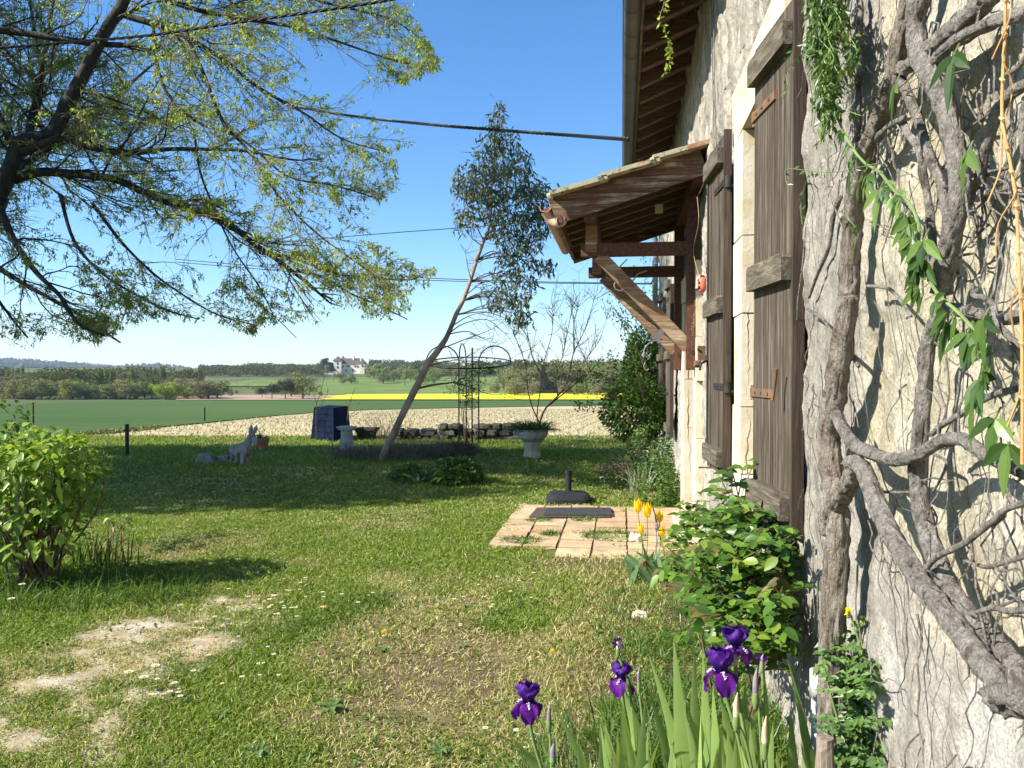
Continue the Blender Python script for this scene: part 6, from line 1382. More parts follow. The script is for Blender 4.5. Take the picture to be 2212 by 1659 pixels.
    A([(60, 300), (90, 200), (80, 100), (60, -20)], 14, 8, .6, 1.2, 1.1, 1.2)
    A([(150, 240), (230, 230), (320, 250), (420, 280)], 9, 3, .5, .9, 1.3, 1.0)
    A([(520, 620), (540, 640), (600, 690), (640, 730)], 6, 2, -.2, -.3, 1.2, .5, .12)
    # the part of the crown above and beyond the picture
    for px, dt in (([(300, -60), (380, -300), (450, -600)], 1.), ([(290, -60), (500, -250), (750, -380)], .5), ([(-80, 60), (-200, -200), (-150, -500)], 1.5), ([(-10, 430), (-300, 250), (-600, 150)], 1.), ([(-10, 430), (-250, 500), (-500, 520)], 2.5), ([(60, 300), (100, 100), (160, -300)], 3.5), ([(20, 380), (200, 250), (420, 60)], 4.0), ([(20, 380), (-100, 300), (-300, 0)], 4.5)):
        A(px, 24, 6, .3, dt, .9, 1.7)
    T = np.array(tips); print('tips', len(T), 'tw', tw.n)
    limb.build('trunk', M['bark_dark'], rt, smooth=True); tw.build('twigs', M['twig'], rt)
    lm = MB(); nc = min(int(len(T) * .34), 21000); c_ = T[g.integers(0, len(T), nc)]; q = np.repeat(c_, 4, 0) + g.normal(0, .016, (nc * 4, 3)); n = len(q); d = g.normal(size=(n, 3)) * (1, 1, .7) + (0, 0, -.45)
    # leaflets thin out over the whole crown in small hanging clusters
    leaves(lm, q, d, rdirs(n, .8), g.uniform(.03, .062, n), g.uniform(.014, .027, n), False, .3, .3); 
    # added leaf clumps, out of view at left, placed to shade the far lawn
    for (cu, cv, cz, ru, rv, rz, n) in ((-11.5, 8.4, 6.6, 3.6, 3.0, 2.6, 17000), (-13.5, 11.0, 5.2, 3., 2.2, 2.0, 9000), (-12.0, 11.0, 6.5, 4., 1.4, 1.3, 15000), (-10.2, 10.4, 7.8, 2.4, 1.1, 1.1, 7000)):
        d = rdirs(n); r = g.uniform(.1, 1, n) ** .4; uq, vq, zq = cu + d[:, 0] * ru * r, cv + d[:, 1] * rv * r, cz + d[:, 2] * rz * r; ok = (uq / vq < -.69) | ((zq - HZ) / vq > .56); X_, Y_ = uv2w(uq[ok], vq[ok]); q = np.stack([X_, Y_, zq[ok]], 1)
        q = q[fbm(q[:, 0], q[:, 1] + q[:, 2] * .7, .55, 3, 15) > .45]; n = len(q); leaves(lm, q, rdirs(n), rdirs(n, 1), g.uniform(.14, .22, n), g.uniform(.10, .16, n))
    lm.build('leaves', M['leaf_maple'], rt)
    k = MB(); n = 9000; q = T[g.integers(0, len(T), n)]; blades(k, q, np.tile((0, 0, -1.), (n, 1)) + g.normal(0, .12, (n, 3)), g.uniform(.04, .11, n), .006, 0.); k.build('catkins', M['catkin'], rt)
bigtree()

def eucalyptus():
    g = np.random.default_rng(9); t0 = 12.9; b0 = G(822, 1002)
    rt = thing('leaning_eucalyptus', 'tall thin leaning eucalyptus with a grey green drooping crown', 'tree', b0); tk = MB(); br = MB(); lm = MB()
    px = [(818, 1005), (835, 965), (850, 938), (872, 890), (905, 825), (925, 785), (950, 752), (968, 722), (985, 680), (1000, 650), (1015, 610), (1030, 562), (1045, 520), (1056, 490), (1060, 450), (1062, 400), (1068, 340), (1074, 290), (1078, 250), (1079, 222)]
    w = [16, 19, 20, 19, 19, 18, 17, 13, 12, 11, 10, 9.5, 9, 8, 7, 6, 5, 4, 3, 2]; pts = [P(x, y, t0 + .1 * math.sin(y * .01)) for x, y in px]; tk.tube(pts, [q * .40 / FPX * t0 for q in w], 12, rough=.12, res=5, seed=3); tk.build('trunk', M['bark_euc'], rt, smooth=True)
    def lf(q, n, sd): 
        q = np.repeat(q, n, 0) + g.normal(0, sd, (len(q) * n, 3)); m = len(q); leaves(lm, q, g.normal(size=(m, 3)) * (.8, .8, .5) + (0, 0, -.75), rdirs(m) + (-.3, -.5, .6), g.uniform(.08, .15, m), g.uniform(.024, .042, m), False, .15, .15)
    clumps = [(1078, 232, 9, 18), (1075, 262, 20, 20), (1068, 300, 30, 26), (1098, 300, 24, 24), (1050, 345, 34, 26), (1090, 345, 40, 30), (1125, 350, 28, 24), (1020, 385, 36, 30), (1065, 395, 45, 36), (1115, 395, 44, 34), (1150, 400, 26, 24), (1000, 400, 24, 24), (1010, 445, 26, 36), (1050, 440, 40, 36), (1100, 445, 48, 36), (1145, 440, 36, 36), (1170, 430, 22, 34), (1005, 480, 20, 24), (1095, 490, 38, 30), (1140, 490, 36, 30), (1180, 475, 18, 28), (1110, 520, 36, 26), (1150, 520, 26, 22), (1095, 555, 22, 18), (1125, 560, 34, 20), (1170, 575, 26, 14), (1190, 572, 8, 8), (1100, 600, 34, 20), (1140, 600, 24, 18), (1095, 635, 30, 20), (1125, 640, 22, 16), (1052, 630, 10, 12), (1060, 655, 7, 9), (1118, 660, 14, 16), (1128, 682, 20, 14), (1120, 700, 12, 10), (1080, 660, 9, 10), (1038, 400, 30, 20), (1160, 460, 22, 24)]
    for x, y, a, b in clumps:
        n = int(a * b * (.085 if y < 540 else .10)) + 8; q = np.array([P(x + g.uniform(-1, 1) * a, y + g.uniform(-1, 1) * b, t0 + g.normal(0, .01 * a)) for _ in range(n)]); lf(q, 2, .035)
        cx = min(max(y, 230), 640); k = int(np.argmin([abs(yy - (y + 25 if y < 520 else y - 10)) for _, yy in px])); s0 = pts[k]; e = P(x, y, t0 + g.normal(0, .1)); mid = (s0 + e) / 2 + (0, 0, .12); br.tube([s0, mid, e], [.012, .008, .003], 5, res=4)
        for _ in range(3): e2 = P(x + g.uniform(-1, 1) * a, y + g.uniform(-1, 1) * b, t0); br.tube([e, (e + e2) / 2, e2], [.004, .003, .002], 4)
    for st in ([(1000, 650), (1030, 635), (1060, 628), (1095, 630)], [(1003, 640), (1040, 612), (1080, 600)], [(968, 722), (1000, 700), (1050, 690), (1085, 715), (1100, 730)], [(975, 705), (1020, 680), (1080, 672)], [(950, 755), (1000, 735), (1060, 712), (1090, 690)], [(1028, 570), (1070, 548), (1110, 550)], [(905, 838), (935, 832), (965, 828), (985, 827), (1020, 838), (1060, 852), (1110, 850)], [(985, 827), (1005, 815), (1030, 822)], [(990, 680), (1040, 662), (1075, 650)], [(925, 790), (960, 782), (1010, 770), (1050, 745)],
               [(968, 722), (1010, 716), (1040, 730), (1070, 742)], [(1018, 605), (1010, 575), (1005, 540)], [(1040, 530), (1020, 515), (1010, 500)]):
        cps = [P(x, y, t0 - .15) for x, y in st]; br.tube(cps, np.linspace(.011 if st[0][1] != 838 else .02, .0025, len(st)), 5, res=5)
        cc, _ = spline(cps, np.zeros(len(cps)), 5)
        for _ in range(7): i = g.integers(len(cc) // 3, len(cc)); br.tube([cc[i], cc[i] + g.normal(0, .12, 3) + (.06, 0, 0), cc[i] + g.normal(0, .2, 3) + (.14, 0, 0)], [.004, .003, .0018], 4, res=3)
    br.build('branches', M['stem_brown'], rt); lm.build('leaves', M['leaf_euc'], rt)
eucalyptus()
# ================================================================== land beyond the garden
gm_ = MB()
def axis(a): return np.array(sorted(set([round(x, 3) for x in a])))
un = axis(list(np.linspace(-4200, -600, 21)) + list(np.linspace(-600, 600, 61)) + list(np.linspace(600, 4200, 21)) + list(np.linspace(-20, 20, 9)))
vn = axis(list(np.linspace(-400, 0, 9)) + [2, 8, 16.5, 18, 20] + list(np.linspace(25, 265, 20)) + [330] + list(np.linspace(360, 760, 20)) + [900, 1100, 1300, 1500, 1700, 2000, 2300, 2600, 3000, 3600, 4300, 5000])
UU, VV = np.meshgrid(un, vn, indexing='ij'); X, Y = uv2w(UU, VV); Z = terr(UU, VV)
gm_.grid(X, Y, Z, flip=True); gr = gm_.build('ground', M['valley'], smooth=True); tag(gr, kind='structure')
# far rising hills with wooded ridges
def ridge(name, pts, dist, thick, m, zb=-20):
    """pts: pixel skyline"""
    mb = MB(); n = 140; xs = np.linspace(pts[0][0], pts[-1][0], n); ys = np.interp(xs, [p[0] for p in pts], [p[1] for p in pts]) + 1.6 * (fbm(xs * .05, xs * 0, 1, 4, 3) - .5) * 2
    rows = 14; G_ = np.zeros((n, rows, 3))
    for i in range(n):
        top = P(xs[i], ys[i], dist)
        for j in range(rows):
            f = j / (rows - 1); k = (dist - thick * (1 - f)) / dist if f <= 1 else 1; q = CAMP + (top - CAMP) * k; z = zb + (top[2] - zb) * math.sin(f * PI / 2) ** 1.3; z += 3 * (vnoise(i * .3, j * .9, 4) - .5) * f; G_[i, j] = (q[0], q[1], z)
    mb.grid(G_[..., 0], G_[..., 1], G_[..., 2], flip=True); back = G_[:, -1].copy(); b2 = back * (1.25, 1.25, 1); b2[:, 2] = zb; mb.grid(np.stack([back[:, 0], b2[:, 0]], 1), np.stack([back[:, 1], b2[:, 1]], 1), np.stack([back[:, 2], b2[:, 2]], 1), flip=True)
    return tag(mb.build(name, M[m], smooth=True), kind='structure')
ridge('far_hills', [(-700, 775), (-200, 778), (0, 781), (60, 783), (120, 787), (190, 792), (250, 797), (300, 794), (345, 793), (385, 797), (420, 802), (470, 803), (560, 801), (700, 800), (900, 799), (1200, 799), (1700, 800)], 3300, 900, 'farhill')
ridge('hills', [(-500, 800), (0, 800), (100, 799), (260, 803), (420, 805), (480, 806), (560, 805), (640, 806), (700, 806)], 1900, 500, 'valley', -12)
# woodland texture on those hills: one mass too far to count
def canopy(name, fn, n, size, m, smin=.8, seed=0):
    g = np.random.default_rng(seed); mb = MB(); q = fn(g, n); n = len(q); d = rdirs(n, .6); leaves(mb, q, d, rdirs(n, .5), g.uniform(size * smin, size * 1.5, n), g.uniform(size * smin, size * 1.4, n)); return tag(mb.build(name, M[m]), kind='stuff')
def hillband(pts, dist, thick, zt):
    def fn(g, n):
        x = g.uniform(pts[0][0], pts[-1][0], n); y = np.interp(x, [p[0] for p in pts], [p[1] for p in pts]); f = g.uniform(0, 1, n); out = []
        for i in range(n):
            t = dist - thick * f[i]; q = P(x[i], y[i] + f[i] * 17 + g.uniform(-2.2, 1), t)
            if fbm(x[i] * .02, f[i] * 3, 1, 3, 8) > .42 - .2 * (f[i] < .15): out.append(q)
        return np.array(out)
    return fn
canopy('far_woodland', hillband([(-200, 777), (0, 780), (60, 782), (190, 791), (250, 796), (300, 793), (345, 792), (385, 796), (420, 801), (470, 802), (560, 800), (700, 799)], 3290, 880, 0), 14000, 14, 'farhill', seed=1)
canopy('valley_woodland', hillband([(60, 802), (260, 803), (420, 805), (500, 803), (560, 801), (640, 800), (690, 802), (740, 808)], 1500, 620, 0), 22000, 8, 'wood_mass', seed=2)

def hillwood(x0, x1, d0, d1, hlo, hhi, seed):
    def fn(g, n):
        x = g.uniform(x0, x1, n); t = g.uniform(d0, d1, n); u = (x - CX) / FPX * t; X, Y = uv2w(u, t); cl = fbm(u * .07, t * .03, 1, 3, seed); h = (hlo + (hhi - hlo) * np.clip(cl * 2 - .5, 0, 1)) * np.sqrt(g.uniform(.02, 1, n)); k = cl > .36
        return np.stack([X, Y, terr(u, t) + h], 1)[k]
    return fn
canopy('hilltop_woodland', hillwood(798, 1130, 660, 800, 5, 13, 31), 22000, 1.4, 'wood_mass', seed=5)
canopy('east_woodland', hillwood(1110, 1500, 345, 560, 6, 15, 32), 36000, 1.1, 'wood_mass', seed=6)
canopy('west_woodland', hillwood(-260, 440, 300, 420, 4, 11, 33), 36000, .95, 'wood_mass', seed=7)
canopy('low_hill_woodland', hillwood(430, 700, 620, 1000, 2, 8, 34), 16000, 1.7, 'wood_mass', seed=8)
def sheet(name, xs, near, far, m, off, rows=16):
    """field sheet lying on the land between two boundaries given as photo pixels"""
    mb = MB(); n = len(xs); A = np.zeros((n, rows, 3))
    for i, x in enumerate(xs):
        a = GT(x, near(x)); b = GT(x, far(x)); ua, va = w2uv(a[0], a[1]); ub, vb = w2uv(b[0], b[1])
        vv = np.exp(np.linspace(math.log(va), math.log(vb), rows)); uu = ua + (ub - ua) * (vv - va) / (vb - va); X, Y = uv2w(uu, vv); A[i, :, 0], A[i, :, 1], A[i, :, 2] = X, Y, terr(uu, vv) + off
    mb.grid(A[..., 0], A[..., 1], A[..., 2], flip=True); return tag(mb.build(name, M[m], smooth=True), kind='structure')
ip = lambda pts: (lambda x: float(np.interp(x, [p[0] for p in pts], [p[1] for p in pts])))
bd = ip([(-900, 1010), (-200, 975), (160, 945), (300, 930), (450, 915), (580, 901), (700, 891), (800, 886.5), (900, 884), (1100, 880), (1340, 876), (1500, 874)])
sheet('stubble_field', np.linspace(-700, 1480, 60), lambda x: 969, bd, 'stubble', .02, 24)
sheet('wheat_field', np.linspace(-1300, 1500, 70), lambda x: bd(x) , ip([(-1300, 905), (0, 878), (100, 871), (300, 866.5), (500, 865.3), (1000, 865.4), (1500, 866)]), 'wheat', .06, 24)
rp = ip([(640, 866.2), (2000, 867)])
sheet('ploughed_field', np.linspace(380, 830, 14), lambda x: 864.9, lambda x: 853.5, 'ploughed', .18, 6)
sheet('rapeseed_field', np.linspace(690, 1500, 40), lambda x: 864.9, ip([(690, 864.4), (740, 854), (800, 852.8), (1100, 851.8), (1500, 851)]), 'rape', .35, 6)
sheet('meadow', np.linspace(640, 1500, 40), ip([(640, 852.6), (1500, 850.8)]), ip([(640, 840), (700, 822), (760, 815), (1500, 812)]), 'meadow', .22, 12)
sheet('far_meadow', np.linspace(440, 660, 20), lambda x: 836, ip([(440, 835), (520, 824), (570, 820), (660, 827)]), 'meadow', .5, 6)
# rows of seedlings in the pale field
g = np.random.default_rng(4); B = []
for px_x in range(0): pass
rowv = []
u = -16.
uu_, vv_ = [], []
for row in np.arange(-15, 26, .55):
    v = np.arange(17.5, 62, .32); v = v[g.uniform(0, 1, len(v)) < .8]; uu_.append(row + 0 * v + (v - 17) * .18 + g.normal(0, .05, len(v))); vv_.append(v + g.normal(0, .06, len(v)))
uu_ = np.concatenate(uu_); vv_ = np.concatenate(vv_); s_ = uu_ / vv_; k = (s_ > -.62) & (s_ < .2); uu_, vv_ = uu_[k], vv_[k]
lim = np.array([bd(CX + FPX * a) for a in uu_ / vv_]); vy = 802 + FPX * (HZ - terr(uu_, vv_)) / vv_; k = vy > lim + 1; uu_, vv_ = uu_[k], vv_[k]; X, Y = uv2w(uu_, vv_); n = len(X)
sm = MB()
for rep in range(2): d = rdirs(n, 1.2); d[:, 2] = np.abs(d[:, 2]); leaves(sm, np.stack([X, Y, terr(uu_, vv_) + .01], 1), d, rdirs(n, 1), g.uniform(.05, .11, n), .03)
tag(sm.build('crop_seedlings', M['leaf_dark']), kind='stuff')
sm = MB(); n = 70000; v = g.uniform(17.2 ** .6, 60 ** .6, n) ** (1 / .6); u = g.uniform(-.66, .2, n) * v; k = (802 + FPX * (HZ - terr(u, v)) / v) > np.array([bd(CX + FPX * a) for a in u / v]) + .5; u, v = u[k], v[k]; X, Y = uv2w(u, v); n = len(u); d = rdirs(n, .5); d[:, 2] = np.abs(d[:, 2])
blades(sm, np.stack([X, Y, terr(u, v)], 1), d, g.uniform(.05, .14, n), .014 + .0004 * v, .3); tag(sm.build('stubble_stalks', leafmat('straw', [(.34, .27, .14), (.50, .42, .26), (.62, .54, .36)], .2)), kind='stuff')
# hedge bank at the near left edge of the wheat
mbk = MB(); q = []
for _ in range(1500):
    x = g.uniform(165, 345); p = GT(x, bd(x) + 1.5 + g.uniform(-1.2, 1.2)); q.append(p + (0, 0, g.uniform(0, .10)))
q = np.array(q); n = len(q); leaves(mbk, q, rdirs(n, .5), rdirs(n, .5), .09, .05); tag(mbk.build('field_margin', M['tree_olive']), kind='stuff')

# ================================================================== background trees
def crown_mesh(name, lobes, n, fs, m, seed, hollow=.35, trunk_h=.3, tr=.03, bare=False):
    """unit-height tree: lobes are (x,y,z,rx,ry,rz)"""
    g = np.random.default_rng(seed); pos, nr = [], []
    w = np.array([l[3] * l[4] + l[3] * l[5] for l in lobes]); w /= w.sum()
    for l, k in zip(lobes, w):
        c = int(n * k); d = g.normal(size=(c, 3)); d /= np.linalg.norm(d, axis=1)[:, None]; r = g.uniform(hollow, 1, c) ** .5; p = np.array(l[:3]) + d * np.array(l[3:]) * r[:, None]; pos.append(p); nr.append(d)
    pos = np.concatenate(pos); nr = np.concatenate(nr); k = fbm(pos[:, 0] * 9 + seed, pos[:, 2] * 9 + pos[:, 1] * 5, 1, 3, seed) > (.42 if not bare else .5); pos, nr = pos[k], nr[k]
    rt = bpy.data.objects.new(name, None); COL.objects.link(rt)
    mb = MB(); c = len(pos); leaves(mb, pos, nr * .4 + rdirs(c), nr + rdirs(c) * .6, g.uniform(fs * .6, fs * 1.3, c), g.uniform(fs * .5, fs, c)); mb.build('crown', M[m], rt, local=True)
    t = MB(); t.tube([(0, 0, -.03), (.005, 0, trunk_h), (.0, .01, .7)], [tr, tr * .7, tr * .2], 6)
    for i in range(7 if not bare else 22):
        a = g.uniform(0, 6.3); z = g.uniform(trunk_h * .7, .65); r = g.uniform(.12, .3); t.tube([(0, 0, z), (r * .5 * math.cos(a), r * .5 * math.sin(a), z + .1), (r * math.cos(a), r * math.sin(a), z + .24)], [tr * .4, tr * .25, tr * .08], 4)
    t.build('trunk', M['stem_brown'], rt, local=True); return rt
def rl(n, R, z0, z1, r, seed):
    g = np.random.default_rng(seed); L = [(0, 0, (z0 + z1) / 2, R * .8, R * .8, (z1 - z0) / 2)]
    for _ in range(n): a = g.uniform(0, 6.3); rr = g.uniform(.3, 1) * R; z = g.uniform(z0, z1); q = r * g.uniform(.7, 1.2); L.append((rr * math.cos(a) * .8, rr * math.sin(a) * .8, z, q, q, q * .85))
    return L
KIND = {}
for nm_, mt, lob, n, fs in (('round_tree', 'tree_green', rl(16, .40, .14, .88, .17, 1), 3000, .055), ('round_tree', 'tree_olive', rl(16, .44, .12, .85, .17, 2), 3000, .05), ('round_tree', 'tree_brown', rl(16, .44, .12, .88, .16, 3), 2800, .04), ('round_tree', 'tree_gold', rl(14, .44, .1, .85, .18, 4), 2800, .055),
                            ('poplar', 'tree_olive', [(0, 0, .3 + .1 * k, .10 - .012 * abs(k - 2), .10 - .012 * abs(k - 2), .12) for k in range(7)], 1500, .04), ('poplar', 'tree_green', [(0.02 * math.sin(k), 0, .25 + .11 * k, .12 - .01 * k, .12 - .01 * k, .12) for k in range(7)], 1500, .04),
                            ('bush', 'tree_pale', rl(9, .7, .25, .7, .32, 6), 1800, .10), ('bush', 'tree_dark', rl(9, .7, .2, .7, .32, 7), 1800, .10), ('dark_tree', 'tree_dark', rl(14, .50, .38, .86, .19, 8), 3200, .05), ('round_tree', 'tree_lime', rl(14, .5, .15, .85, .2, 9), 2800, .055), ('slender_tree', 'tree_pale', rl(7, .20, .35, .92, .12, 10), 1200, .05)):
    KIND[(nm_, mt)] = [crown_mesh(nm_, lob, n, fs, mt, len(KIND) + 3), False]
desc = {('round_tree', 'tree_green'): 'fresh green rounded tree', ('round_tree', 'tree_olive'): 'olive green rounded tree', ('round_tree', 'tree_brown'): 'brownish budding tree', ('round_tree', 'tree_gold'): 'golden green rounded tree', ('poplar', 'tree_olive'): 'tall narrow olive poplar', ('poplar', 'tree_green'): 'tall narrow green poplar',
        ('bush', 'tree_pale'): 'low pale green bush', ('bush', 'tree_dark'): 'low dark bush', ('dark_tree', 'tree_dark'): 'dark spreading tree', ('round_tree', 'tree_lime'): 'bright lime green tree', ('slender_tree', 'tree_pale'): 'slender pale green tree'}
def plant(kind, x, t, top_y, where, group, wide=1., label=None):
    if 706 < x < 797 and t < 745: top_y = max(top_y, 803 + abs(float(g.normal(0, 4))))
    src = KIND[kind]; q = P(x, 0, t); u, v = w2uv(q[0], q[1]); z = float(terr(u, v)); h = HZ - (top_y - 802) / FPX * t - z; h = max(h, 1.); wide = wide * (1.3 if kind[0] == 'round_tree' else 1.)
    lb = label or (desc[kind] + ' ' + where); sc = (h * wide, h * wide, h)
    if not src[1]: o = src[0]; o.location = (q[0], q[1], z); o.scale = sc; o.rotation_euler = (0, 0, rg.uniform(0, 6)); src[1] = True; tag(o, lb, 'tree' if kind[0] != 'bush' else 'bush', group)
    else: o = dup(src[0], (q[0], q[1], z), rg.uniform(0, 6), sc, lb)
    o['group'] = group; o['category'] = 'tree' if kind[0] != 'bush' else 'bush'; return o
g = np.random.default_rng(21)
GR, OL, BR, GO, PO, PG, BP, BD, DK, LI, SL = [k for k in KIND]
W1 = 'in the row behind the green wheat field'; G1 = 'trees behind the wheat field'
skyl = ip([(-200, 806), (0, 806), (60, 795), (100, 802), (160, 806), (200, 796), (260, 800), (330, 806), (400, 815), (460, 818), (560, 822), (660, 815), (760, 835)])
for k in range(58):                                       # far rank
    x = g.uniform(-160, 440); kd = [GR, OL, OL, PO, PG, GR][g.integers(0, 6)]; plant(kd, x, g.uniform(300, 420), skyl(x) + g.uniform(-3, 16) - (5 if kd in (PO, PG) else 0), 'in the back rank of the far left tree belt', 'back rank trees of the far left belt')
for k in range(70):                                       # front rank
    x = g.uniform(-140, 470); plant([OL, GR, GR, GO, OL, BR][g.integers(0, 6)], x, g.uniform(266, 290), g.uniform(812, 836), 'in the front rank of the far left tree belt', 'front rank trees of the far left belt', 1.15)
for x, top, t in ((158, 796, 300), (206, 795, 300), (222, 796, 310), (278, 795, 320), (345, 790, 320), (338, 800, 325), (128, 800, 330), (248, 800, 340), (40, 792, 330), (28, 796, 325)):
    plant(PG if x % 4 else PO, x, t, top, 'standing above the far left tree belt', 'poplars above the far left belt', 1.25)
plant(LI, 352, 268, 826, '', G1, 1.25, 'bright lime green rounded tree in front of the tree belt'); plant(GO, 145, 268, 818, '', G1, 1., 'large golden green tree in the middle of the far left belt')
for x in (75, 90, 105, 120): plant(BP, x, 266, 857 + g.uniform(-2, 2), 'at the foot of the far left tree belt', 'pale bushes at the foot of the belt')
for k in range(12): plant(BD, g.uniform(180, 290), 268, g.uniform(852, 858), 'along the edge of the wheat under the tree belt', 'dark bushes along the wheat')
for k in range(38): plant([BR, OL, GR][k % 3], g.uniform(430, 720), g.uniform(290, 560), g.uniform(832, 845), 'among the thin trees left of the castle hill', 'thin trees left of the castle hill', .9)
plant(DK, 612, 268, 816, '', G1, 1.05, 'large dark spreading oak before the castle hill'); plant(DK, 583, 270, 826, '', G1, 1.1, 'smaller dark oak left of the large one')
plant(OL, 650, 275, 799, '', G1, 1.0, 'big olive green tree behind the dark oak'); plant(OL, 625, 300, 806, '', G1, 1.1, 'olive tree at the back left of the dark oak'); plant(DK, 562, 285, 836, '', G1, 1., 'small dark tree at the left end of the oak group')
for k in range(10): plant([BR, OL][k % 2], g.uniform(440, 580), g.uniform(700, 900), g.uniform(806, 812), 'on the low hill left of the castle', 'trees on the low hill left of the castle', 1.2)
for k in range(14): plant([BR, BR, OL][k % 3], g.uniform(560, 705), g.uniform(800, 1000), g.uniform(795, 802), 'in the far wood left of the castle', 'trees of the far wood left of the castle', 1.3)
# castle hill: orchard like young trees
for k in range(84):
    x = g.uniform(700, 1100); f = g.uniform(0, 1) ** 1.6; t = 760 - 330 * f * (1 if x < 950 else .55); t = min(t, 600) if 705 < x < 798 else t; t = min(t, 560) if 714 < x < 790 and k % 2 else t; plant([SL, SL, GR, OL][k % 4], x, t, 802 + (HZ - float(terr(0, t)) - g.uniform(9, 15) * (1 - .3 * f)) / t * FPX, 'on the slope below the castle', 'young trees on the castle slope', 1.2 if k % 4 else 1.)
for k in range(30): plant([GR, OL, BR][k % 3], g.uniform(795, 1110), g.uniform(700, 800), g.uniform(781, 792), 'on the hilltop right of the castle', 'trees on the hilltop right of the castle', 1.1)
plant(GR, 936, 690, 772, '', G1, 1.0, 'round green tree on the hilltop behind the leaning trunk')
# the wood on the right
sk2 = ip([(1060, 800), (1090, 788), (1110, 779), (1160, 772), (1250, 768), (1340, 766), (1500, 760)])
for k in range(60):
    x = g.uniform(1075, 1480); t = g.uniform(335, 420); top = sk2(x) + g.uniform(0, 9) + 40 * max(0, (380 - t) / 380) * 2; plant([OL, OL, BR, GR, OL][k % 5], x, t, top, 'in the wood on the right beyond the rapeseed', 'trees of the right hand wood', .85)
for k in range(28): x = g.uniform(1092, 1440); plant([OL, GR, BR][k % 3], x, g.uniform(300, 335), g.uniform(812, 832), 'at the edge of the right hand wood', 'edge trees of the right hand wood', 1.)
plant(OL, 1068, 330, 826, '', G1, 1., 'small olive tree standing alone in the rapeseed field edge')
for k, (s_, u_) in KIND.items():
    if not u_: bpy.data.objects.remove(s_)

# ================================================================== the castle
def box_(mb, x0, x1, yb, yt, t, dep, mi=0):
    """block seen between pixels x0..x1 (feet yb, eaves yt) at distance t"""
    a, b = P(x0, yb, t), P(x1, yb, t); h0 = a[2]; h1 = P(x0, yt, t)[2]; c = (a + b) / 2 + Fv * (1, 1, 0) * dep / 2; w = np.linalg.norm(b - a)
    R = np.stack([Rv, Fv * (1, 1, 0) / np.linalg.norm(Fv[:2]), (0, 0, 1.)], 1); mb.box((c[0], c[1], (h0 + h1) / 2), (w, dep, h1 - h0), R, mi); return c, w, h1, R
def hip(mb, c, w, dep, z0, z1, R, rid=0.):
    v = [(-w / 2, -dep / 2, z0), (w / 2, -dep / 2, z0), (w / 2, dep / 2, z0), (-w / 2, dep / 2, z0), (-rid / 2, 0, z1), (rid / 2, 0, z1)]; V = np.array([R @ np.array((a, b, 0.)) + np.array((c[0], c[1], z)) for a, b, z in v])
    if rid: mb.add(V, [(3, 2, 1, 0), (0, 1, 5, 4), (2, 3, 4, 5)], [(1, 2, 5), (3, 0, 4)])
    else: mb.add(V[:5], [(3, 2, 1, 0)], [(0, 1, 4), (1, 2, 4), (2, 3, 4), (3, 0, 4)])
def win(rt, x, y, w, h, t, off=.3):
    m = MB(); a = P(x, y, t - off); m.box(a, (w, .4, h), np.stack([Rv, np.cross((0, 0, 1.), Rv), (0, 0, 1.)], 1)); m.build('window', M['glass_dark'], rt)
def castle():
    t = 745; rt = thing('castle', 'pale stone castle with brown hipped roofs and corner towers on the hill', 'castle', P(757, 812, t))
    zt = lambda y, tt=t: P(0, y, tt)[2]
    m = MB(); c, w, h, R = box_(m, 733, 787, 814, 785.5, t + 4, 13); m.build('wall', M['chateau_wall'], rt); r = MB(); hip(r, c, w + 1, 14.5, h, zt(773.5), R, 18); rf = r.build('roof', M['chateau_roof'], rt)
    m = MB(); m.box(P(763.5, 773, t + 9), (1.8, 1.8, 4)); m.build('chimney', M['chateau_wall'], rf); m = MB(); m.box(P(779.5, 777, t + 4), (1.2, 1.2, 3)); m.build('chimney', M['chateau_wall'], rf)
    m = MB(); c, w, h, R = box_(m, 720, 737, 814, 779, t, 9); tw_ = m.build('tower', M['chateau_wall'], rt); r = MB(); hip(r, c, w + 1.4, 10.4, h, zt(769), R); r.build('tower_roof', M['chateau_roof'], tw_)
    m = MB(); c, w, h, R = box_(m, 738, 744, 800, 776, t + 16, 3); tw_ = m.build('tower', M['chateau_wall'], rt); r = MB(); hip(r, c, w + .8, 3.6, h, zt(767.5, t + 16), R); r.build('tower_roof', M['chateau_roof'], tw_)
    m = MB(); c, w, h, R = box_(m, 777.5, 787.5, 814, 785, t - 3, 5.5); tw_ = m.build('tower', M['chateau_wall'], rt); r = MB(); hip(r, c, w + 1, 6.5, h, zt(774), R); r.build('tower_roof', M['chateau_roof'], tw_)
    for x, y in ((729, 785), (729, 793), (741, 792), (750, 791), (754, 791), (767, 791), (782.5, 790), (748, 800), (773, 792), (762, 800)): win(rt, x, y, 1.3, 2.0, t + (0 if x < 738 else (-3 if x > 777 else 4)))
    w_ = thing('terrace_wall', 'long pale retaining wall beside the castle', 'wall', P(690, 812, t - 40)); m = MB(); box_(m, 664, 708, 820, 807, t - 30, 1.5); box_(m, 700, 728, 818, 806, t - 18, 1.5); m.build('wall', M['chateau_wall'], w_)
castle()
def house_far(x0, x1, yb, ye, yr, t, label, roof=True, tower=False):
    rt = thing('distant_house', label, 'house', P((x0 + x1) / 2, yb, t)); m = MB(); dep = max(6, (x1 - x0) / FPX * t * .5); c, w, h, R = box_(m, x0, x1, yb + 3, ye, t, dep); m.build('wall', M['chateau_wall'], rt)
    r = MB(); hip(r, c, w * 1.08, dep * 1.1, h, P(0, yr, t)[2], R, 0 if tower else w * .6); r.build('roof', M['chateau_roof'], rt); win(rt, x0 + (x1 - x0) * .3, ye + (yb - ye) * .5, w * .1, w * .1, t)
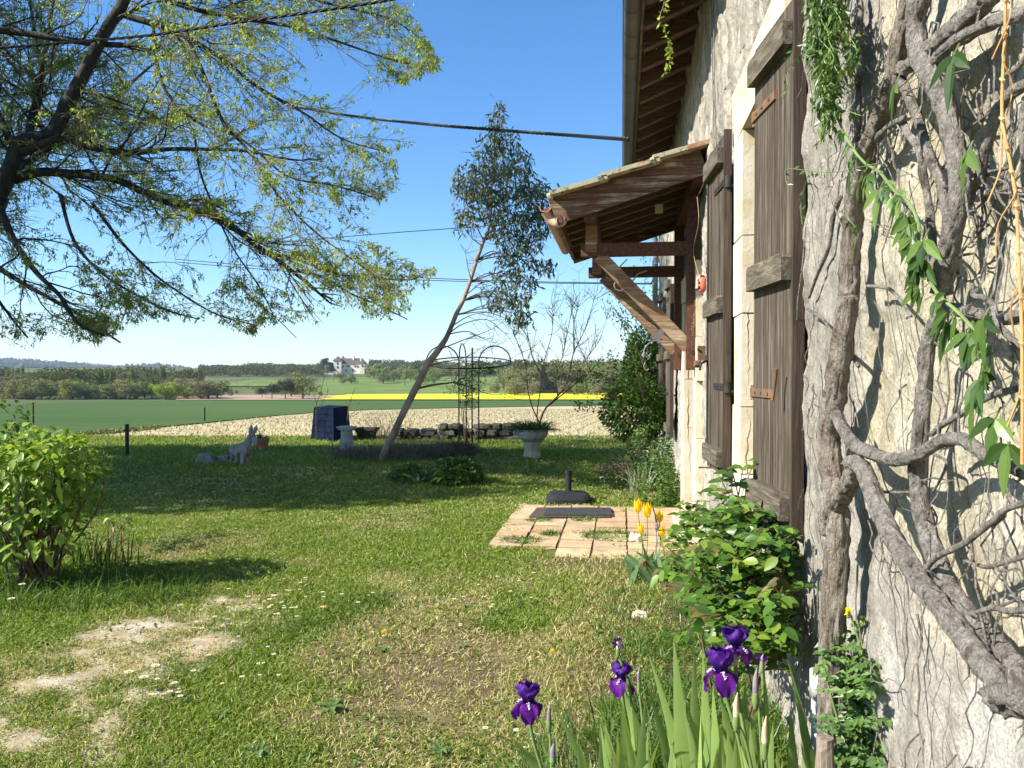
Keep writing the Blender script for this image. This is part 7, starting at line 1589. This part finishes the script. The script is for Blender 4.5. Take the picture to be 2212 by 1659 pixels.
house_far(996, 1004, 788, 784, 777, 715, 'small tower with a pointed roof on the hill right of the castle', tower=True)
house_far(512, 520, 821, 813.5, 812, 900, 'narrow white house on the low hill'); house_far(526, 542, 817, 814.5, 812, 930, 'low white house beside the narrow one'); house_far(279, 296, 818, 813, 811, 640, 'white barn showing between the poplars'); house_far(428, 436, 833, 830, 828, 600, 'tiny white hut in the valley'); house_far(792, 806, 793, 789, 786, 745, 'low outbuilding at the right end of the castle')
house_far(232, 262, 796, 793.5, 792, 2900, 'tiny white village roofs on the horizon')
def cedar(x, t, yb, yt, w, label):
    b0 = P(x, yb, t); rt = thing('cedar', label, 'tree', b0); H = (yb - yt) / FPX * t; m = MB(); m.tube([b0 - (0, 0, 2), b0 + (0, 0, H * .9)], [.7, .3], 6); m.build('trunk', M['stem_brown'], rt); l = MB(); g = np.random.default_rng(int(x))
    for k in range(11): 
        z = H * (.35 + .062 * k); R_ = w * (1 - .05 * k) * g.uniform(.6, 1); a = g.uniform(0, 6.3); c = b0 + (math.cos(a) * R_ * .4, math.sin(a) * R_ * .4, z); n = 170; d = g.normal(size=(n, 3)); q = c + d * (R_ * .38, R_ * .38, .35); leaves(l, q, rdirs(n), rdirs(n, 2), 1.1, .8)
    l.build('crown', M['tree_dark'], rt)
cedar(703, 735, 808, 775, 8, 'flat topped dark cedar left of the castle'); cedar(716, 738, 809, 784, 5, 'dark bushy conifer between cedar and castle')

# ================================================================== camera, light, sky
cam = bpy.data.cameras.new('Camera'); co = bpy.data.objects.new('Camera', cam); COL.objects.link(co); co.location = CAMP
cam.sensor_width = 36; cam.lens = 36 * FPX / 2212; cam.clip_end = 20000; cam.clip_start = .05
co.rotation_euler = Matrix((Rv, Uv, -Fv)).transposed().to_euler(); SC.camera = co
AZ, EL = math.radians(27), math.radians(37)
tr_ = Vector((math.cos(EL) * math.cos(AZ), math.cos(EL) * math.sin(AZ), -math.sin(EL)))
sl_ = bpy.data.lights.new('Sun', 'SUN'); sl_.energy = 4.8; sl_.angle = math.radians(.55); sl_.color = (1., .945, .84); so_ = bpy.data.objects.new('Sun', sl_); COL.objects.link(so_); so_.rotation_euler = tr_.to_track_quat('-Z', 'Y').to_euler()
wd_ = bpy.data.worlds.new('World'); SC.world = wd_; wd_.use_nodes = True; nt = wd_.node_tree; nt.nodes.clear()
sky = nt.nodes.new('ShaderNodeTexSky'); sky.sky_type = 'NISHITA'; sky.sun_disc = False; sky.sun_elevation = EL; sky.sun_rotation = math.atan2(-tr_.x, -tr_.y); sky.altitude = 120; sky.air_density = 1.0; sky.dust_density = .25; sky.ozone_density = 6.0
bg = nt.nodes.new('ShaderNodeBackground'); bg.inputs[1].default_value = .095; ow = nt.nodes.new('ShaderNodeOutputWorld'); hs = nt.nodes.new('ShaderNodeHueSaturation'); hs.inputs['Saturation'].default_value = 1.16; hs.inputs['Value'].default_value = 1.02; nt.links.new(sky.outputs[0], hs.inputs['Color']); nt.links.new(hs.outputs[0], bg.inputs[0]); nt.links.new(bg.outputs[0], ow.inputs[0])
SC.view_settings.view_transform = 'Standard'; SC.view_settings.look = 'None'; SC.view_settings.exposure = 1.27; SC.view_settings.gamma = 1
SC.render.engine = 'CYCLES'; cy = SC.cycles; cy.max_bounces = 6; cy.diffuse_bounces = 3; cy.glossy_bounces = 2; cy.transmission_bounces = 3; cy.transparent_max_bounces = 6; cy.volume_bounces = 0; cy.use_denoising = True; cy.sample_clamp_indirect = 6
# air
if 1:
    hz = MB(); hz.box((0, 2300, 98), (10000, 6900, 244)); ho = hz.build('haze', M['black']); t = NT('air'); v_ = t.n('ShaderNodeVolumePrincipled'); v_.inputs['Color'].default_value = (.72, .86, 1., 1); v_.inputs['Density'].default_value = .00010; v_.inputs['Anisotropy'].default_value = .0
    t.l(v_.outputs[0], t.out.inputs['Volume']); ho.data.materials.clear(); ho.data.materials.append(t.m); tag(ho, kind='stuff')
print('done build')
